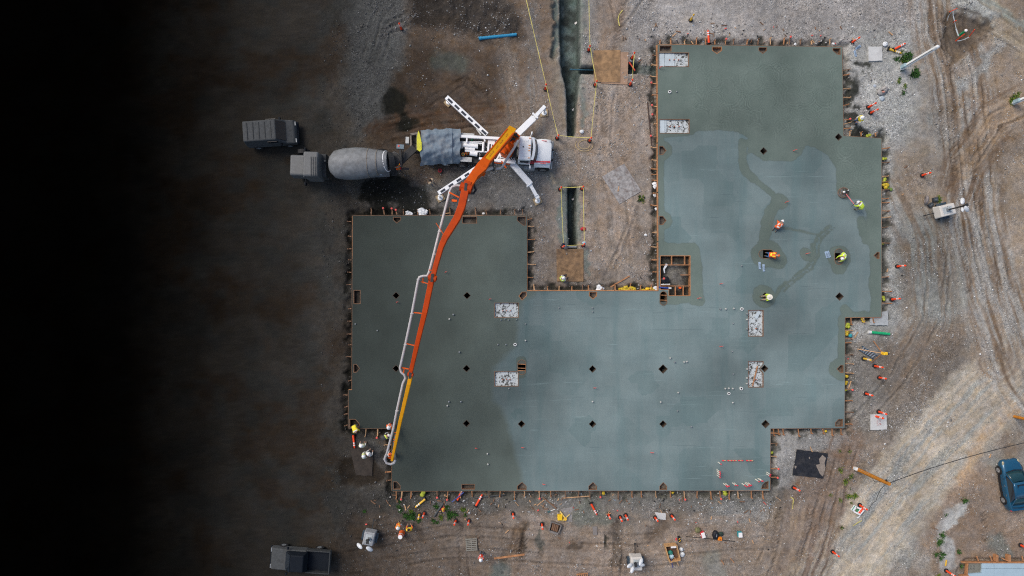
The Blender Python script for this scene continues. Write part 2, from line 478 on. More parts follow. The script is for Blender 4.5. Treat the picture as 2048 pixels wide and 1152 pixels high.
    strip([(1060, 20), (1080, 260)], 14, 9, (0.24, 0.225, 0.215), 0.6, 0.95, 0.4)
    strip([(1895, 1030), (1885, 1060), (1895, 1130)], 12, 6, (0.46, 0.445, 0.43), 0.8, 0.3, 0.2)
    strip([(1925, 1010), (1897, 1050)], 9, 4, (0.50, 0.485, 0.46), 0.85, 0.3, 0.2)
    strip([(1745, 175), (1757, 200)], 14, 8, (0.44, 0.43, 0.41), 0.8, 0.6)
    area([(1870, 90), (1900, 110), (1960, 160), (2010, 200), (1990, 330), (1930, 330), (1890, 220)], 22, (0.20, 0.143, 0.10), 0.55, 0.4, (0.42, 0.6))
    area([(1893, 18), (1988, 52), (1903, 134), (1883, 95)], 5, (0.115, 0.088, 0.066), 0.9, 0.15)
    area([(1925, -20), (1995, 32), (1978, 48), (1900, 12)], 7, (0.36, 0.36, 0.345), 0.85, 1.0)
    strip([(1905, 12), (1950, 30), (1990, 56)], 3, 2, (0.06, 0.045, 0.035), 0.7, 0.1); strip([(1988, 54), (1945, 95), (1915, 130)], 2, 2, (0.06, 0.045, 0.035), 0.6, 0.1)
    # --- clay smears along the trenches, poured spoil patches
    strip([(1110, -60), (1112, 105)], 6, 4, CLAY, 0.85, 0.1); strip([(1168, -60), (1162, 60), (1165, 250)], 6, 5, CLAY, 0.6, 0.3)
    strip([(1112, 110), (1120, 190), (1128, 260)], 9, 6, (0.20, 0.165, 0.13), 0.7, 0.3)
    strip([(1129, 385), (1129, 480)], 9, 5, CLAY, 0.75, 0.3); strip([(1160, 385), (1160, 480)], 6, 4, CLAY, 0.65, 0.3)
    strip([(1090, 345), (1115, 370), (1130, 372)], 12, 7, (0.20, 0.20, 0.175), 0.7, 0.3)
    strip([(1103, 348), (1110, 362)], 4, 2, (0.42, 0.35, 0.25), 0.7, 0.1)
    strip([(1175, 500), (1172, 540)], 6, 4, CLAY, 0.7, 0.3)
    strip([(1420, 1118), (1436, 1150)], 22, 9, (0.255, 0.245, 0.215), 0.8, 0.3); strip([(1000, 1145), (1010, 1190)], 20, 8, CLAY, 0.7, 0.3)
    strip([(875, 118), (925, 128)], 18, 9, CLAY, 0.5, 0.3)
    strip([(1180, 1010), (1160, 1032), (1205, 1040)], 18, 8, (0.18, 0.185, 0.155), 0.85, 1.0)
    strip([(1990, 1080), (2010, 1110)], 14, 7, (0.20, 0.205, 0.185), 0.8, 0.8)
    # --- wet stains
    strip([(788, 200), (802, 250)], 24, 6, WET, 0.95, 0.4, 0, (0.36, 0.46)); strip([(800, 255), (832, 248)], 9, 6, WET, 0.8, 0.4)
    strip([(745, 385), (790, 380), (845, 410)], 28, 7, WET, 0.93, 0.4, 0, (0.33, 0.45)); strip([(770, 400), (750, 418)], 24, 8, WET, 0.9, 0.5, 0, (0.33, 0.45))
    for x, y, r in [(1706, 125, 9), (1720, 132, 7), (1704, 150, 10), (1712, 165, 8), (1722, 178, 12), (1706, 185, 12), (1715, 210, 9), (1735, 150, 6), (1715, 235, 13), (1720, 262, 16), (1738, 135, 7), (1730, 195, 10)]:
        strip([(x - 4, y), (x + 4, y + 2)], r - 2, 2, (0.036, 0.037, 0.031), 0.95, 0.35, 0, (0.34, 0.46))
    strip([(1050, 1050), (1048, 1090)], 6, 4, (0.06, 0.058, 0.05), 0.9, 0.4); strip([(1078, 1060), (1078, 1095)], 6, 3, (0.10, 0.10, 0.085), 0.85, 0.3)
    strip([(1213, 1072), (1215, 1092)], 4, 2, WET, 0.9, 0.3); strip([(1233, 1050), (1235, 1120)], 10, 5, (0.11, 0.088, 0.07), 0.75, 0.7)
    strip([(1325, 1050), (1305, 1065)], 16, 8, (0.13, 0.098, 0.075), 0.75, 0.5); strip([(1140, 1090), (1160, 1092)], 6, 3, (0.09, 0.07, 0.055), 0.8, 0.3)
    strip([(1040, 1060), (1030, 1100)], 16, 8, (0.15, 0.105, 0.075), 0.7, 0.4)
    strip([(700, 940), (740, 945)], 26, 6, (0.10, 0.078, 0.06), 0.85, 0.3)
    # --- damp soil in the overdig beside the forms
    sd_slab = sd_poly(px, py, OUT)
    edge_n = fbm(px / 11, py / 11, 21, 3)
    wet_edge = sstep(19, 6, sd_slab + (edge_n - 0.5) * 40) * (sd_slab > -30)
    blend((0.048, 0.049, 0.041), wet_edge * 0.9 * sstep(0.30, 0.52, fbm(px / 16, py / 16, 71, 3)), 0.4)
    damp = sstep(60, 15, sd_slab + (n2 - 0.5) * 70) * (py > 975)
    blend((0.115, 0.112, 0.098), damp * 0.5, 0.9)
    # --- tyre ruts
    for p_, off, dep in [
        ([(1890, -60), (1895, 60), (1925, 150), (1938, 300), (1955, 450), (1990, 600)], (-36, -18, 2, 20, 38), 0.07),
        ([(1860, -60), (1960, 20), (2090, 110)], (-24, -6, 12, 26), 0.05),
        ([(1872, -20), (1890, 120), (1900, 300)], (-14, 12), 0.06),
        ([(1690, 880), (1665, 970), (1645, 1060), (1600, 1200)], (-24, -8, 12, 28), 0.06),
        ([(1560, 1000), (1540, 1100), (1500, 1200)], (-14, 14), 0.035),
        ([(680, 1120), (900, 1085), (1250, 1105), (1560, 1085)], (-30, -10, 14, 34), 0.045),
        ([(1035, 1200), (1030, 1100), (1045, 1040)], (-10, 10), 0.05),
        ([(930, 1200), (928, 1120), (925, 1060)], (-8, 8), 0.045),
        ([(1230, 1200), (1236, 1110), (1240, 1045)], (-8, 8, 26), 0.06),
        ([(760, 265), (860, 240), (1010, 225)], (-22, -8, 8, 22), 0.06),
        ([(840, 215), (930, 160), (985, 215)], (-7, 7), 0.05),
        ([(745, 150), (770, 60), (830, 30)], (-12, 0, 12), 0.05),
        ([(730, 130), (752, 40), (790, -10)], (-8, 8), 0.05),
        ([(1010, 90), (1035, 250)], (-12, 10), 0.04),
        ([(1220, -60), (1240, 40), (1300, -40)], (-12, 12), 0.05),
        ([(1215, 170), (1205, 300), (1240, 420), (1250, 560)], (-16, 14), 0.03),
        ([(1275, 400), (1240, 500), (1205, 575)], (-5, 6), 0.05),
        ([(2100, 190), (1990, 240), (1930, 330)], (-14, 4, 18), 0.06),
        ([(1700, 860), (1790, 760), (1860, 640), (1880, 480)], (-18, 14), 0.04),
        ([(1850, 470), (1900, 560), (1890, 640)], (-16, 0, 16), 0.05),
    ]:
        ruts(p_, off, dep)
    # --- tread prints of site machines
    def tread(path, wd, a=0.34):
        nonlocal h, c
        d, s, run = d_path(px + wob2 * 0.2, py + wob2 * 0.2, path)
        pat = sstep(-0.1, 0.5, np.sin(run * 0.82 + np.abs(s) * 0.75)) * sstep(wd + 1.5, wd - 1, d) * (np.abs(np.abs(s) - d) < 1) * sstep(0.36, 0.52, fbm(px / 18, py / 18, 77, 3))
        h -= 0.05 * pat; c *= (1 - a * pat)[:, None]
    for p_, w_ in [([(921, 1120), (920, 1040)], 7), ([(958, 1100), (962, 1030)], 9), ([(1006, 1145), (1010, 1085), (1008, 1030)], 7), ([(1036, 1140), (1040, 1080)], 10), ([(1048, 1060), (1047, 1120)], 7), ([(1075, 1140), (1085, 1090)], 6),
                   ([(1234, 1045), (1238, 1130)], 8), ([(1884, 30), (1888, 80), (1900, 130), (1912, 170)], 8), ([(1878, 200), (1885, 290)], 7), ([(1900, 210), (1908, 320), (1925, 420)], 7), ([(1935, 230), (1945, 330), (1960, 420)], 8),
                   ([(1650, 900), (1640, 1000), (1610, 1120)], 6), ([(1625, 1000), (1595, 1130)], 6), ([(1560, 1020), (1540, 1140)], 7), ([(2040, 240), (1990, 262), (1950, 300)], 7), ([(1850, 470), (1868, 560)], 6), ([(1880, 480), (1900, 570)], 6), ([(1925, 490), (1935, 580)], 6),
                   ([(1205, 180), (1212, 300)], 7), ([(1240, 190), (1250, 320)], 7), ([(900, 170), (930, 160), (975, 185)], 6), ([(745, 130), (770, 60), (815, 25)], 7), ([(1245, 10), (1230, 90)], 7), ([(1965, 1010), (1970, 1080)], 6)]: tread(p_, w_)
    # --- soil berms and the spoil heap in the north
    h += 0.45 * sstep(30, -30, sd_poly(jx, jy, [(815, -80), (965, -80), (1045, 45), (1000, 70), (900, 45)])) * (0.5 + n3)
    h += 0.20 * sstep(16, -12, sd_poly(jx, jy, [(1930, -10), (1990, 30), (1975, 46), (1905, 14)]))
    h -= 0.25 * sstep(8, -10, sd_poly(jx, jy, [(1895, 22), (1985, 52), (1905, 128), (1888, 95)]))
    h += 0.12 * sstep(18, -12, d_path(jx, jy, [(1650, 1000), (1560, 1160)])[0] - 4)
    h += (n3 - 0.5) * 0.10 * (peb > 0.7)
    # --- trenches (true excavations)
    tr = [([(1121, -80), (1120, 60), (1122, 130), (1133, 180), (1136, 272), (1150, 272), (1155, 190), (1160, 150), (1161, 120), (1159, 60), (1162, -80)], 1.5),
          ([(1150, 131), (1192, 133), (1192, 147), (1150, 147)], 1.3), ([(1250, 122), (1279, 126), (1278, 146), (1250, 147)], 1.1),
          ([(1136, 374), (1154, 374), (1152, 430), (1154, 500), (1138, 500), (1136, 440)], 1.6)]
    for poly, dep in tr:
        sd = sd_poly(px + wob2 * 0.35, py + wob2 * 0.2, poly)
        m = sstep(2.0, -4.5, sd)
        h = h * (1 - m) - dep * m
        blend((0.075, 0.095, 0.086), sstep(3, -2, sd) * 0.95, 0.05)
        blend((0.145, 0.185, 0.175), sstep(-3, -8, sd) * sstep(0.38, 0.6, n3) * 0.8, 0.05); blend((0.04, 0.045, 0.04), sstep(-2, -6, sd) * sstep(0.56, 0.68, n2) * 0.8, 0.05)
        h += 0.09 * np.exp(-((sd - 7) / 5) ** 2) * n2
    sd = sd_poly(px, py, [(1278, 128), (1318, 132), (1318, 152), (1276, 150)]); blend((0.10, 0.125, 0.11), sstep(4, -3, sd + wob2) * 0.8, 0.6)
    # shelf left of the long trench
    sd = sd_poly(jx, jy, [(1103, -80), (1121, -80), (1121, 115), (1106, 112)]); h -= 0.45 * sstep(3, -3, sd) * (h > -0.6)
    # --- overdig beside the slab, and the bed under it
    dig = sstep(17, 2, sd_slab + (edge_n - 0.5) * 16)
    h = np.where(sd_slab > 0, h * (1 - dig) - 0.30 * dig, h)
    shallow = np.zeros(len(px), bool)
    for hl in HOLES_E:
        q = np.array(hl).mean(0); shallow |= np.hypot(px - q[0], py - q[1]) < 19
    h = np.where(sd_slab <= 1, np.where(shallow, -0.02, np.where(sd_slab > -4, -0.30, -1.10)) + (n3 - 0.5) * 0.12, h)
    inside = sd_slab < 0
    c[inside] = np.where(shallow[:, None], np.array((0.15, 0.13, 0.115)), np.array((0.028, 0.025, 0.022)))[inside] * (0.4 + 1.2 * n3[inside])[:, None]
    sdp = sd_poly(px, py, PIT)
    pit = sstep(2, -3, sdp)
    h = np.where(sdp < 3, -0.20 + (n3 - 0.5) * 0.25 + 0.14 * sstep(26, 8, np.hypot(px - 1356, py - 552)), h)
    c = np.where((sdp < 3)[:, None], np.array((0.050, 0.047, 0.040)) * (0.4 + 1.2 * n3)[:, None] + np.array((0.13, 0.12, 0.11)) * sstep(26, 12, np.hypot(jx - 1353, jy - 550))[:, None], c)
    peb = np.where(sdp < 3, 0.8, peb)
    # second slab bed
    h = np.where(sd_poly(px, py, [(1918, 1140), (1932, 1122), (2200, 1122), (2200, 1300), (1918, 1300)]) < 4, -0.3, h)
    # --- fine mottling, then the westward fade painted into the soil
    c *= (0.84 + 0.32 * fbm(px / 4.2, py / 4.2, 31, 2))[:, None]
    c *= (0.86 + 0.28 * n3)[:, None]
    c *= (0.88 + 0.24 * sstep(0.3, 0.7, fbm(px / 70, py / 70, 51, 5)))[:, None]
    c *= np.array((1.0, 1.03, 1.0))
    sat = sstep(0.12, 0.30, (c[:, 0] - c[:, 2]) / (c[:, 0] + 1e-6))
    c *= 1 + sat[:, None] * (np.array((1.07, 1.01, 0.955)) - 1)
    c *= west_fade(px + wob * 1.6)[:, None]
    far = sstep(1300, 4000, np.hypot(px - 1400, py - 576))
    h *= (1 - far)
    X = (px - NX) / PPM; Y = (NY - py) / PPM
    me = bpy.data.meshes.new('ground')
    me.vertices.add(len(px)); me.vertices.foreach_set('co', np.stack([X, Y, h], 1).astype(np.float32).ravel())
    idx = np.arange(nx * ny).reshape(ny, nx)
    q = np.stack([idx[1:, :-1], idx[1:, 1:], idx[:-1, 1:], idx[:-1, :-1]], -1).reshape(-1, 4)
    nf = len(q)
    me.loops.add(nf * 4); me.loops.foreach_set('vertex_index', q.ravel().astype(np.int32))
    me.polygons.add(nf); me.polygons.foreach_set('loop_start', (np.arange(nf) * 4).astype(np.int32))
    try: me.polygons.foreach_set('loop_total', np.full(nf, 4, np.int32))
    except Exception: pass
    me.polygons.foreach_set('use_smooth', np.ones(nf, bool))
    me.update(calc_edges=True)
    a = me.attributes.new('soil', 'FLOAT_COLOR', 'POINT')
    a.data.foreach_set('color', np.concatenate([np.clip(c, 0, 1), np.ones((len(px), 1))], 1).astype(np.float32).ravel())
    peb = peb * (0.45 + 0.55 * sstep(0.36, 0.60, fbm(px / 45, py / 45, 81, 4)))
    calm = np.interp(px, [560, 715], [0.12, 1.0]); peb = peb * calm
    a = me.attributes.new('calm', 'FLOAT', 'POINT'); a.data.foreach_set('value', calm.astype(np.float32))
    a = me.attributes.new('peb', 'FLOAT', 'POINT')
    a.data.foreach_set('value', peb.astype(np.float32))
    o = bpy.data.objects.new('ground', me); COL.objects.link(o); o['kind'] = 'structure'
    me.materials.append(ground_material())
    # loose stones lie where the gravel is; pick spots by pebble density
    fine = np.where((px > 640) & (px < 2090) & (py > -40) & (py < 1190) & (sd_slab > 3) & (h > -0.5))[0]
    w = np.clip(peb[fine] - 0.14, 0, 1) ** 1.3 * (0.08 + sstep(0.40, 0.62, n2[fine]) * 0.6 + 1.6 * sstep(0.55, 0.7, n3[fine]))
    pick = rng.choice(fine, 26000, p=w / w.sum())
    base = np.stack([X[pick], Y[pick], h[pick]], 1) + np.stack([rng.uniform(-.06, .06, len(pick)), rng.uniform(-.06, .06, len(pick)), np.zeros(len(pick))], 1)
    return base, west_fade(px[pick])

def ground_material():
    m, nt, b = nodes_of('yard_soil_and_gravel')
    N = nt.nodes.new; L = nt.links.new
    at = N('ShaderNodeAttribute'); at.attribute_name = 'soil'
    pb = N('ShaderNodeAttribute'); pb.attribute_name = 'peb'
    ge = N('ShaderNodeNewGeometry'); P = ge.outputs['Position']
    def math_(op, a, bb=None, cc=None):
        n = N('ShaderNodeMath'); n.operation = op
        for i, v in enumerate((a, bb, cc)):
            if v is None: continue
            if isinstance(v, (int, float)): n.inputs[i].default_value = v
            else: L(v, n.inputs[i])
        return n.outputs[0]
    def noise(sc, det=5, ro=0.6):
        n = N('ShaderNodeTexNoise'); n.inputs['Scale'].default_value = sc; n.inputs['Detail'].default_value = det; n.inputs['Roughness'].default_value = ro
        L(P, n.inputs['Vector']); return n.outputs[0]
    def rng_(v, a, b_, c_, d_):
        n = N('ShaderNodeMapRange'); n.inputs[1].default_value = a; n.inputs[2].default_value = b_; n.inputs[3].default_value = c_; n.inputs[4].default_value = d_
        L(v, n.inputs[0]); return n.outputs[0]
    f1 = rng_(noise(2.2, 8, 0.7), 0.3, 0.7, 0.76, 1.24)
    f2 = rng_(noise(14, 6, 0.75), 0.3, 0.7, 0.70, 1.30)
    vo = N('ShaderNodeTexVoronoi'); vo.inputs['Scale'].default_value = 12.5; L(P, vo.inputs['Vector'])
    sp = N('ShaderNodeSeparateColor'); L(vo.outputs['Color'], sp.inputs[0])
    cell = rng_(sp.outputs[0], 0, 1, 0.68, 1.34)
    edge = rng_(vo.outputs['Distance'], 0.0, 0.75, 1.10, 0.72)
    pebv = math_('MULTIPLY', cell, edge)
    vo2 = N('ShaderNodeTexVoronoi'); vo2.inputs['Scale'].default_value = 27; L(P, vo2.inputs['Vector'])
    sp2 = N('ShaderNodeSeparateColor'); L(vo2.outputs['Color'], sp2.inputs[0])
    cell2 = rng_(sp2.outputs[0], 0, 1, 0.72, 1.30)
    pebv = math_('MULTIPLY', math_('MULTIPLY', pebv, cell2), 1.06)
    mixp = N('ShaderNodeMix'); mixp.data_type = 'FLOAT'
    L(pb.outputs['Fac'], mixp.inputs[0]); mixp.inputs[2].default_value = 0.92; L(pebv, mixp.inputs[3])
    cm = N('ShaderNodeAttribute'); cm.attribute_name = 'calm'
    fac0 = math_('MULTIPLY', math_('MULTIPLY', f1, f2), mixp.outputs[0])
    fac = math_('ADD', math_('MULTIPLY', fac0, cm.outputs['Fac']), math_('SUBTRACT', 1.0, cm.outputs['Fac']))
    mul = N('ShaderNodeMix'); mul.data_type = 'RGBA'; mul.blend_type = 'MULTIPLY'; mul.inputs[0].default_value = 1
    L(at.outputs['Color'], mul.inputs[6]); L(fac, mul.inputs[7])
    # hue drift between iron-brown and grey
    hs = N('ShaderNodeHueSaturation')
    L(rng_(noise(0.9, 5, 0.65), 0.3, 0.7, 0.62, 1.22), hs.inputs['Saturation']); L(mul.outputs[2], hs.inputs['Color'])
    # pale stone flecks
    vo3 = N('ShaderNodeTexVoronoi'); vo3.inputs['Scale'].default_value = 6.5; L(P, vo3.inputs['Vector'])
    sp3 = N('ShaderNodeSeparateColor'); L(vo3.outputs['Color'], sp3.inputs[0])
    thr = math_('MULTIPLY', math_('POWER', sp3.outputs[1], 2.2), 0.22)
    fl = math_('LESS_THAN', vo3.outputs['Distance'], thr)
    fl = math_('MULTIPLY', math_('MULTIPLY', fl, pb.outputs['Fac']), 0.75)
    fm = N('ShaderNodeMix'); fm.data_type = 'RGBA'
    fc = N('ShaderNodeMix'); fc.data_type = 'RGBA'; fc.blend_type = 'ADD'; fc.inputs[0].default_value = 1
    dbl = N('ShaderNodeMix'); dbl.data_type = 'RGBA'; dbl.blend_type = 'MULTIPLY'; dbl.inputs[0].default_value = 1; dbl.clamp_result = False
    L(at.outputs['Color'], dbl.inputs[6]); dbl.inputs[7].default_value = (1.9, 2.0, 2.05, 1)
    L(fl, fm.inputs[0]); L(hs.outputs[0], fm.inputs[6]); L(dbl.outputs[2], fm.inputs[7])
    L(fm.outputs[2], b.inputs['Base Color'])
    b.inputs['Roughness'].default_value = 0.95
    b.inputs['Specular IOR Level'].default_value = 0.0
    bp = N('ShaderNodeBump'); bp.inputs['Strength'].default_value = 0.55; bp.inputs['Distance'].default_value = 0.06
    hgt = math_('ADD', math_('MULTIPLY', math_('MULTIPLY', edge, pb.outputs['Fac']), 0.6), math_('ADD', f1, f2))
    L(hgt, bp.inputs['Height']); L(bp.outputs[0], b.inputs['Normal'])
    return m

stone_base, stone_fade = build_ground()

def build_stones():
    n = len(stone_base)
    r = np.clip(rng.lognormal(-3.35, 0.42, n), 0.02, 0.12)
    dirs = np.array([(1, 0, 0), (0, 1, 0), (-1, 0, 0), (0, -1, 0), (0, 0, 1), (0, 0, -1)], float)
    fa = np.array([(0, 1, 4), (1, 2, 4), (2, 3, 4), (3, 0, 4), (1, 0, 5), (2, 1, 5), (3, 2, 5), (0, 3, 5)])
    ang = rng.uniform(0, 6.28, n); ca, sa = np.cos(ang), np.sin(ang)
    d = dirs[None] * rng.uniform(0.6, 1.25, (n, 6, 1)) * r[:, None, None]
    d[:, :, 2] *= 0.7
    x = d[:, :, 0] * ca[:, None] - d[:, :, 1] * sa[:, None]; y = d[:, :, 0] * sa[:, None] + d[:, :, 1] * ca[:, None]
    v = np.stack([x, y, d[:, :, 2]], -1) + stone_base[:, None, :] + np.array([0, 0, 1.0]) * (r * 0.25)[:, None, None]
    f = (fa[None] + (np.arange(n) * 6)[:, None, None]).reshape(-1, 3)
    me = bpy.data.meshes.new('gravel')
    me.vertices.add(n * 6); me.vertices.foreach_set('co', v.astype(np.float32).ravel())
    me.loops.add(len(f) * 3); me.loops.foreach_set('vertex_index', f.ravel().astype(np.int32))
    me.polygons.add(len(f)); me.polygons.foreach_set('loop_start', (np.arange(len(f)) * 3).astype(np.int32))
    me.update(calc_edges=True)
    tone = rng.choice([0, 1, 2], n, p=[0.5, 0.32, 0.18])
    cols = np.array([(0.25, 0.235, 0.22), (0.40, 0.395, 0.38), (0.60, 0.60, 0.58)])[tone] * rng.uniform(0.75, 1.2, (n, 1)) * np.clip(stone_fade * 1.25, 0, 1)[:, None]  # stones darkened by the same painted fade
    a = me.attributes.new('tone', 'FLOAT_COLOR', 'POINT')
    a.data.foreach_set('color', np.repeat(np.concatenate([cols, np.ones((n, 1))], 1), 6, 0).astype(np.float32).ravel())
    m, nt, b = nodes_of('loose_stone')
    at = nt.nodes.new('ShaderNodeAttribute'); at.attribute_name = 'tone'
    nt.links.new(at.outputs['Color'], b.inputs['Base Color']); b.inputs['Roughness'].default_value = 0.9; b.inputs['Specular IOR Level'].default_value = 0.1
    me.materials.append(m)
    o = bpy.data.objects.new('gravel', me); COL.objects.link(o)
    o['kind'] = 'stuff'; o['label'] = 'loose pale and grey stones strewn over the dirt yard'; o['category'] = 'gravel'
build_stones()
# ---------------------------------------------------------------- concrete slab
def wet_mask(px, py):
    """signed distance in photo pixels, positive where the concrete has just been floated and is still wet"""
    m = np.full(px.shape, -1e3)
    def U(d): nonlocal m; m = np.maximum(m, d)
    U(-sd_poly(px, py, [(1300, 80), (1700, 80), (1700, 265), (1775, 270), (1775, 402), (1740, 412), (1722, 398), (1690, 398), (1672, 380), (1674, 340), (1655, 310), (1632, 296), (1612, 290), (1600, 310), (1590, 322), (1545, 322), (1528, 322),
                        (1512, 311), (1502, 305), (1492, 314), (1496, 296), (1481, 288), (1497, 275), (1472, 263), (1440, 260), (1390, 262), (1386, 268), (1374, 272), (1340, 274), (1300, 276)]))
    def path(p, w): U(w - d_path(px, py, p)[0])
    path([(1484, 285), (1484, 320), (1492, 344), (1507, 358)], 8.5)
    path([(1500, 350), (1520, 368), (1545, 388)], 6)
    path([(1660, 452), (1638, 470), (1627, 492), (1631, 508), (1618, 530), (1590, 552), (1562, 575), (1546, 600)], 2.6); path([(1668, 456), (1645, 475), (1636, 494), (1638, 512), (1624, 536), (1596, 558), (1566, 582)], 2.2); path([(1565, 455), (1600, 462), (1640, 470)], 2.0)
    path([(1557, 402), (1562, 404)], 15)
    path([(1553, 408), (1540, 425), (1533, 450), (1530, 470)], 11); path([(1530, 450), (1528, 485)], 9)
    path([(1530, 508), (1537, 508)], 27); path([(1550, 515), (1556, 520)], 18)
    path([(1612, 509), (1614, 510)], 12); path([(1624, 490), (1628, 510)], 4)
    path([(1678, 513), (1679, 516)], 22); path([(1680, 530), (1678, 533)], 16)
    path([(1527, 592), (1530, 595)], 21)
    path([(1745, 400), (1750, 480), (1754, 520), (1752, 560), (1756, 600), (1750, 636)], 14); path([(1722, 440), (1732, 480)], 9); path([(1690, 632), (1760, 630)], 9)
    path([(1687, 640), (1685, 700), (1686, 738)], 10); path([(1678, 738), (1684, 742)], 20); path([(1690, 620), (1700, 634)], 10)
    path([(1319, 275), (1321, 500)], 8); path([(1322, 301), (1324, 301)], 20); path([(1322, 441), (1325, 441)], 19)
    path([(1319, 500), (1385, 500), (1391, 540), (1392, 590), (1340, 596)], 14); path([(1388, 598), (1398, 600)], 12)
    path([(1043, 722), (1043, 747)], 10); path([(1327, 590), (1327, 603)], 9)
    return m

def darkfresh(px, py):
    """the last placed concrete in the west, still dark with water"""
    return -sd_poly(px, py, [(600, 400), (1070, 400), (1070, 590), (1044, 604), (1034, 660), (1033, 690), (988, 735), (985, 800), (1002, 815), (1016, 850), (1030, 905), (1042, 945), (1054, 1000), (600, 1000)])

def build_slab():
    def in_loops(px, py):
        d = sd_poly(px, py, OUT)
        for hloop in ALL_HOLES:
            d = np.maximum(d, -sd_poly(px, py, hloop))
        return d
    step = 4.0
    gx, gy = np.meshgrid(np.arange(690, 1770, step), np.arange(84, 986, step))
    gx = gx.ravel() + rng.uniform(-.4, .4, gx.size); gy = gy.ravel() + rng.uniform(-.4, .4, gy.size)
    keep = in_loops(gx, gy) < -1.6
    pts = list(zip(gx[keep], gy[keep]))
    loops = [OUT] + ALL_HOLES
    edges = []
    for lp in loops:
        dense = []
        for a, b in zip(lp, lp[1:] + lp[:1]):
            n = max(1, int(math.hypot(b[0] - a[0], b[1] - a[1]) / 5))
            for i in range(n): dense.append((a[0] + (b[0] - a[0]) * i / n, a[1] + (b[1] - a[1]) * i / n))
        o = len(pts); pts += dense
        edges += [(o + i, o + (i + 1) % len(dense)) for i in range(len(dense))]
    vs, es, fs, _, _, _ = delaunay_2d_cdt([Vector(p) for p in pts], edges, [], 0, 1e-4)
    P = np.array([tuple(v) for v in vs]); px, py = P[:, 0], P[:, 1]
    F = np.array([f if len(f) == 3 else f[:3] for f in fs])
    # drop anything that fell into an opening
    cx, cy = px[F].mean(1), py[F].mean(1)
    F = F[in_loops(cx, cy) < 0]
    k = (CAM_H - SZ) / CAM_H / PPM
    X, Y = (px - NX) * k, (NY - py) * k
    ar = (X[F[:, 1]] - X[F[:, 0]]) * (Y[F[:, 2]] - Y[F[:, 0]]) - (X[F[:, 2]] - X[F[:, 0]]) * (Y[F[:, 1]] - Y[F[:, 0]])
    F[ar < 0] = F[ar < 0][:, ::-1]
    # boundary edges -> side walls
    E = np.concatenate([F[:, [0, 1]], F[:, [1, 2]], F[:, [2, 0]]])
    key = np.sort(E, 1); u, inv, cnt = np.unique(key, axis=0, return_inverse=True, return_counts=True)
    be = E[cnt[inv.ravel()] == 1]
    n = len(X)
    Zt = SZ + (fbm(px / 60, py / 60, 41, 3) - 0.5) * 0.012
    V = np.concatenate([np.stack([X, Y, Zt], 1), np.stack([X, Y, np.full(n, -1.2)], 1)])
    quads = np.stack([be[:, 1], be[:, 0], be[:, 0] + n, be[:, 1] + n], 1)
    me = bpy.data.meshes.new('concrete_slab')
    me.from_pydata(V.tolist(), [], F.tolist() + quads.tolist()); me.update()
    wob = (fbm(px / 12, py / 12, 43, 3) - 0.5) * 9
    wet = wet_mask(px + wob * 0.6, py + wob * 0.5) + wob * 0.25
    dk = darkfresh(px + wob * 1.2, py + wob * 0.8) + wob * 0.5
    sw = sstep(-20, 20, np.maximum(-sd_poly(px, py, [(1380, 115), (1675, 115), (1675, 290), (1385, 255)]), -sd_poly(px, py, [(1668, 285), (1750, 285), (1750, 390), (1675, 380)])))
    bl = (fbm(px / 120, py / 120, 45, 4) - 0.5)
    dk_l = np.interp(px, [600, 700, 800, 900, 1000, 1100, 1300, 2000], [0.16, 0.23, 0.335, 0.51, 0.70, 0.90, 0.98, 1.0])  # westward fade to black, painted into the concrete colour
    two = lambda a: np.concatenate([a, a]).astype(np.float32)
    for nm, arr in (('wet', np.clip(wet, -30, 30)), ('fresh', np.clip(dk, -60, 60)), ('swirl', sw), ('slab_fade', dk_l), ('drift', bl)):
        a = me.attributes.new(nm, 'FLOAT', 'POINT'); a.data.foreach_set('value', two(arr))
    me.materials.append(slab_material())
    o = bpy.data.objects.new('concrete_slab', me); COL.objects.link(o); o['kind'] = 'structure'
    o['label'] = 'large fresh grey concrete slab poured for a building, stepped outline'
    return o

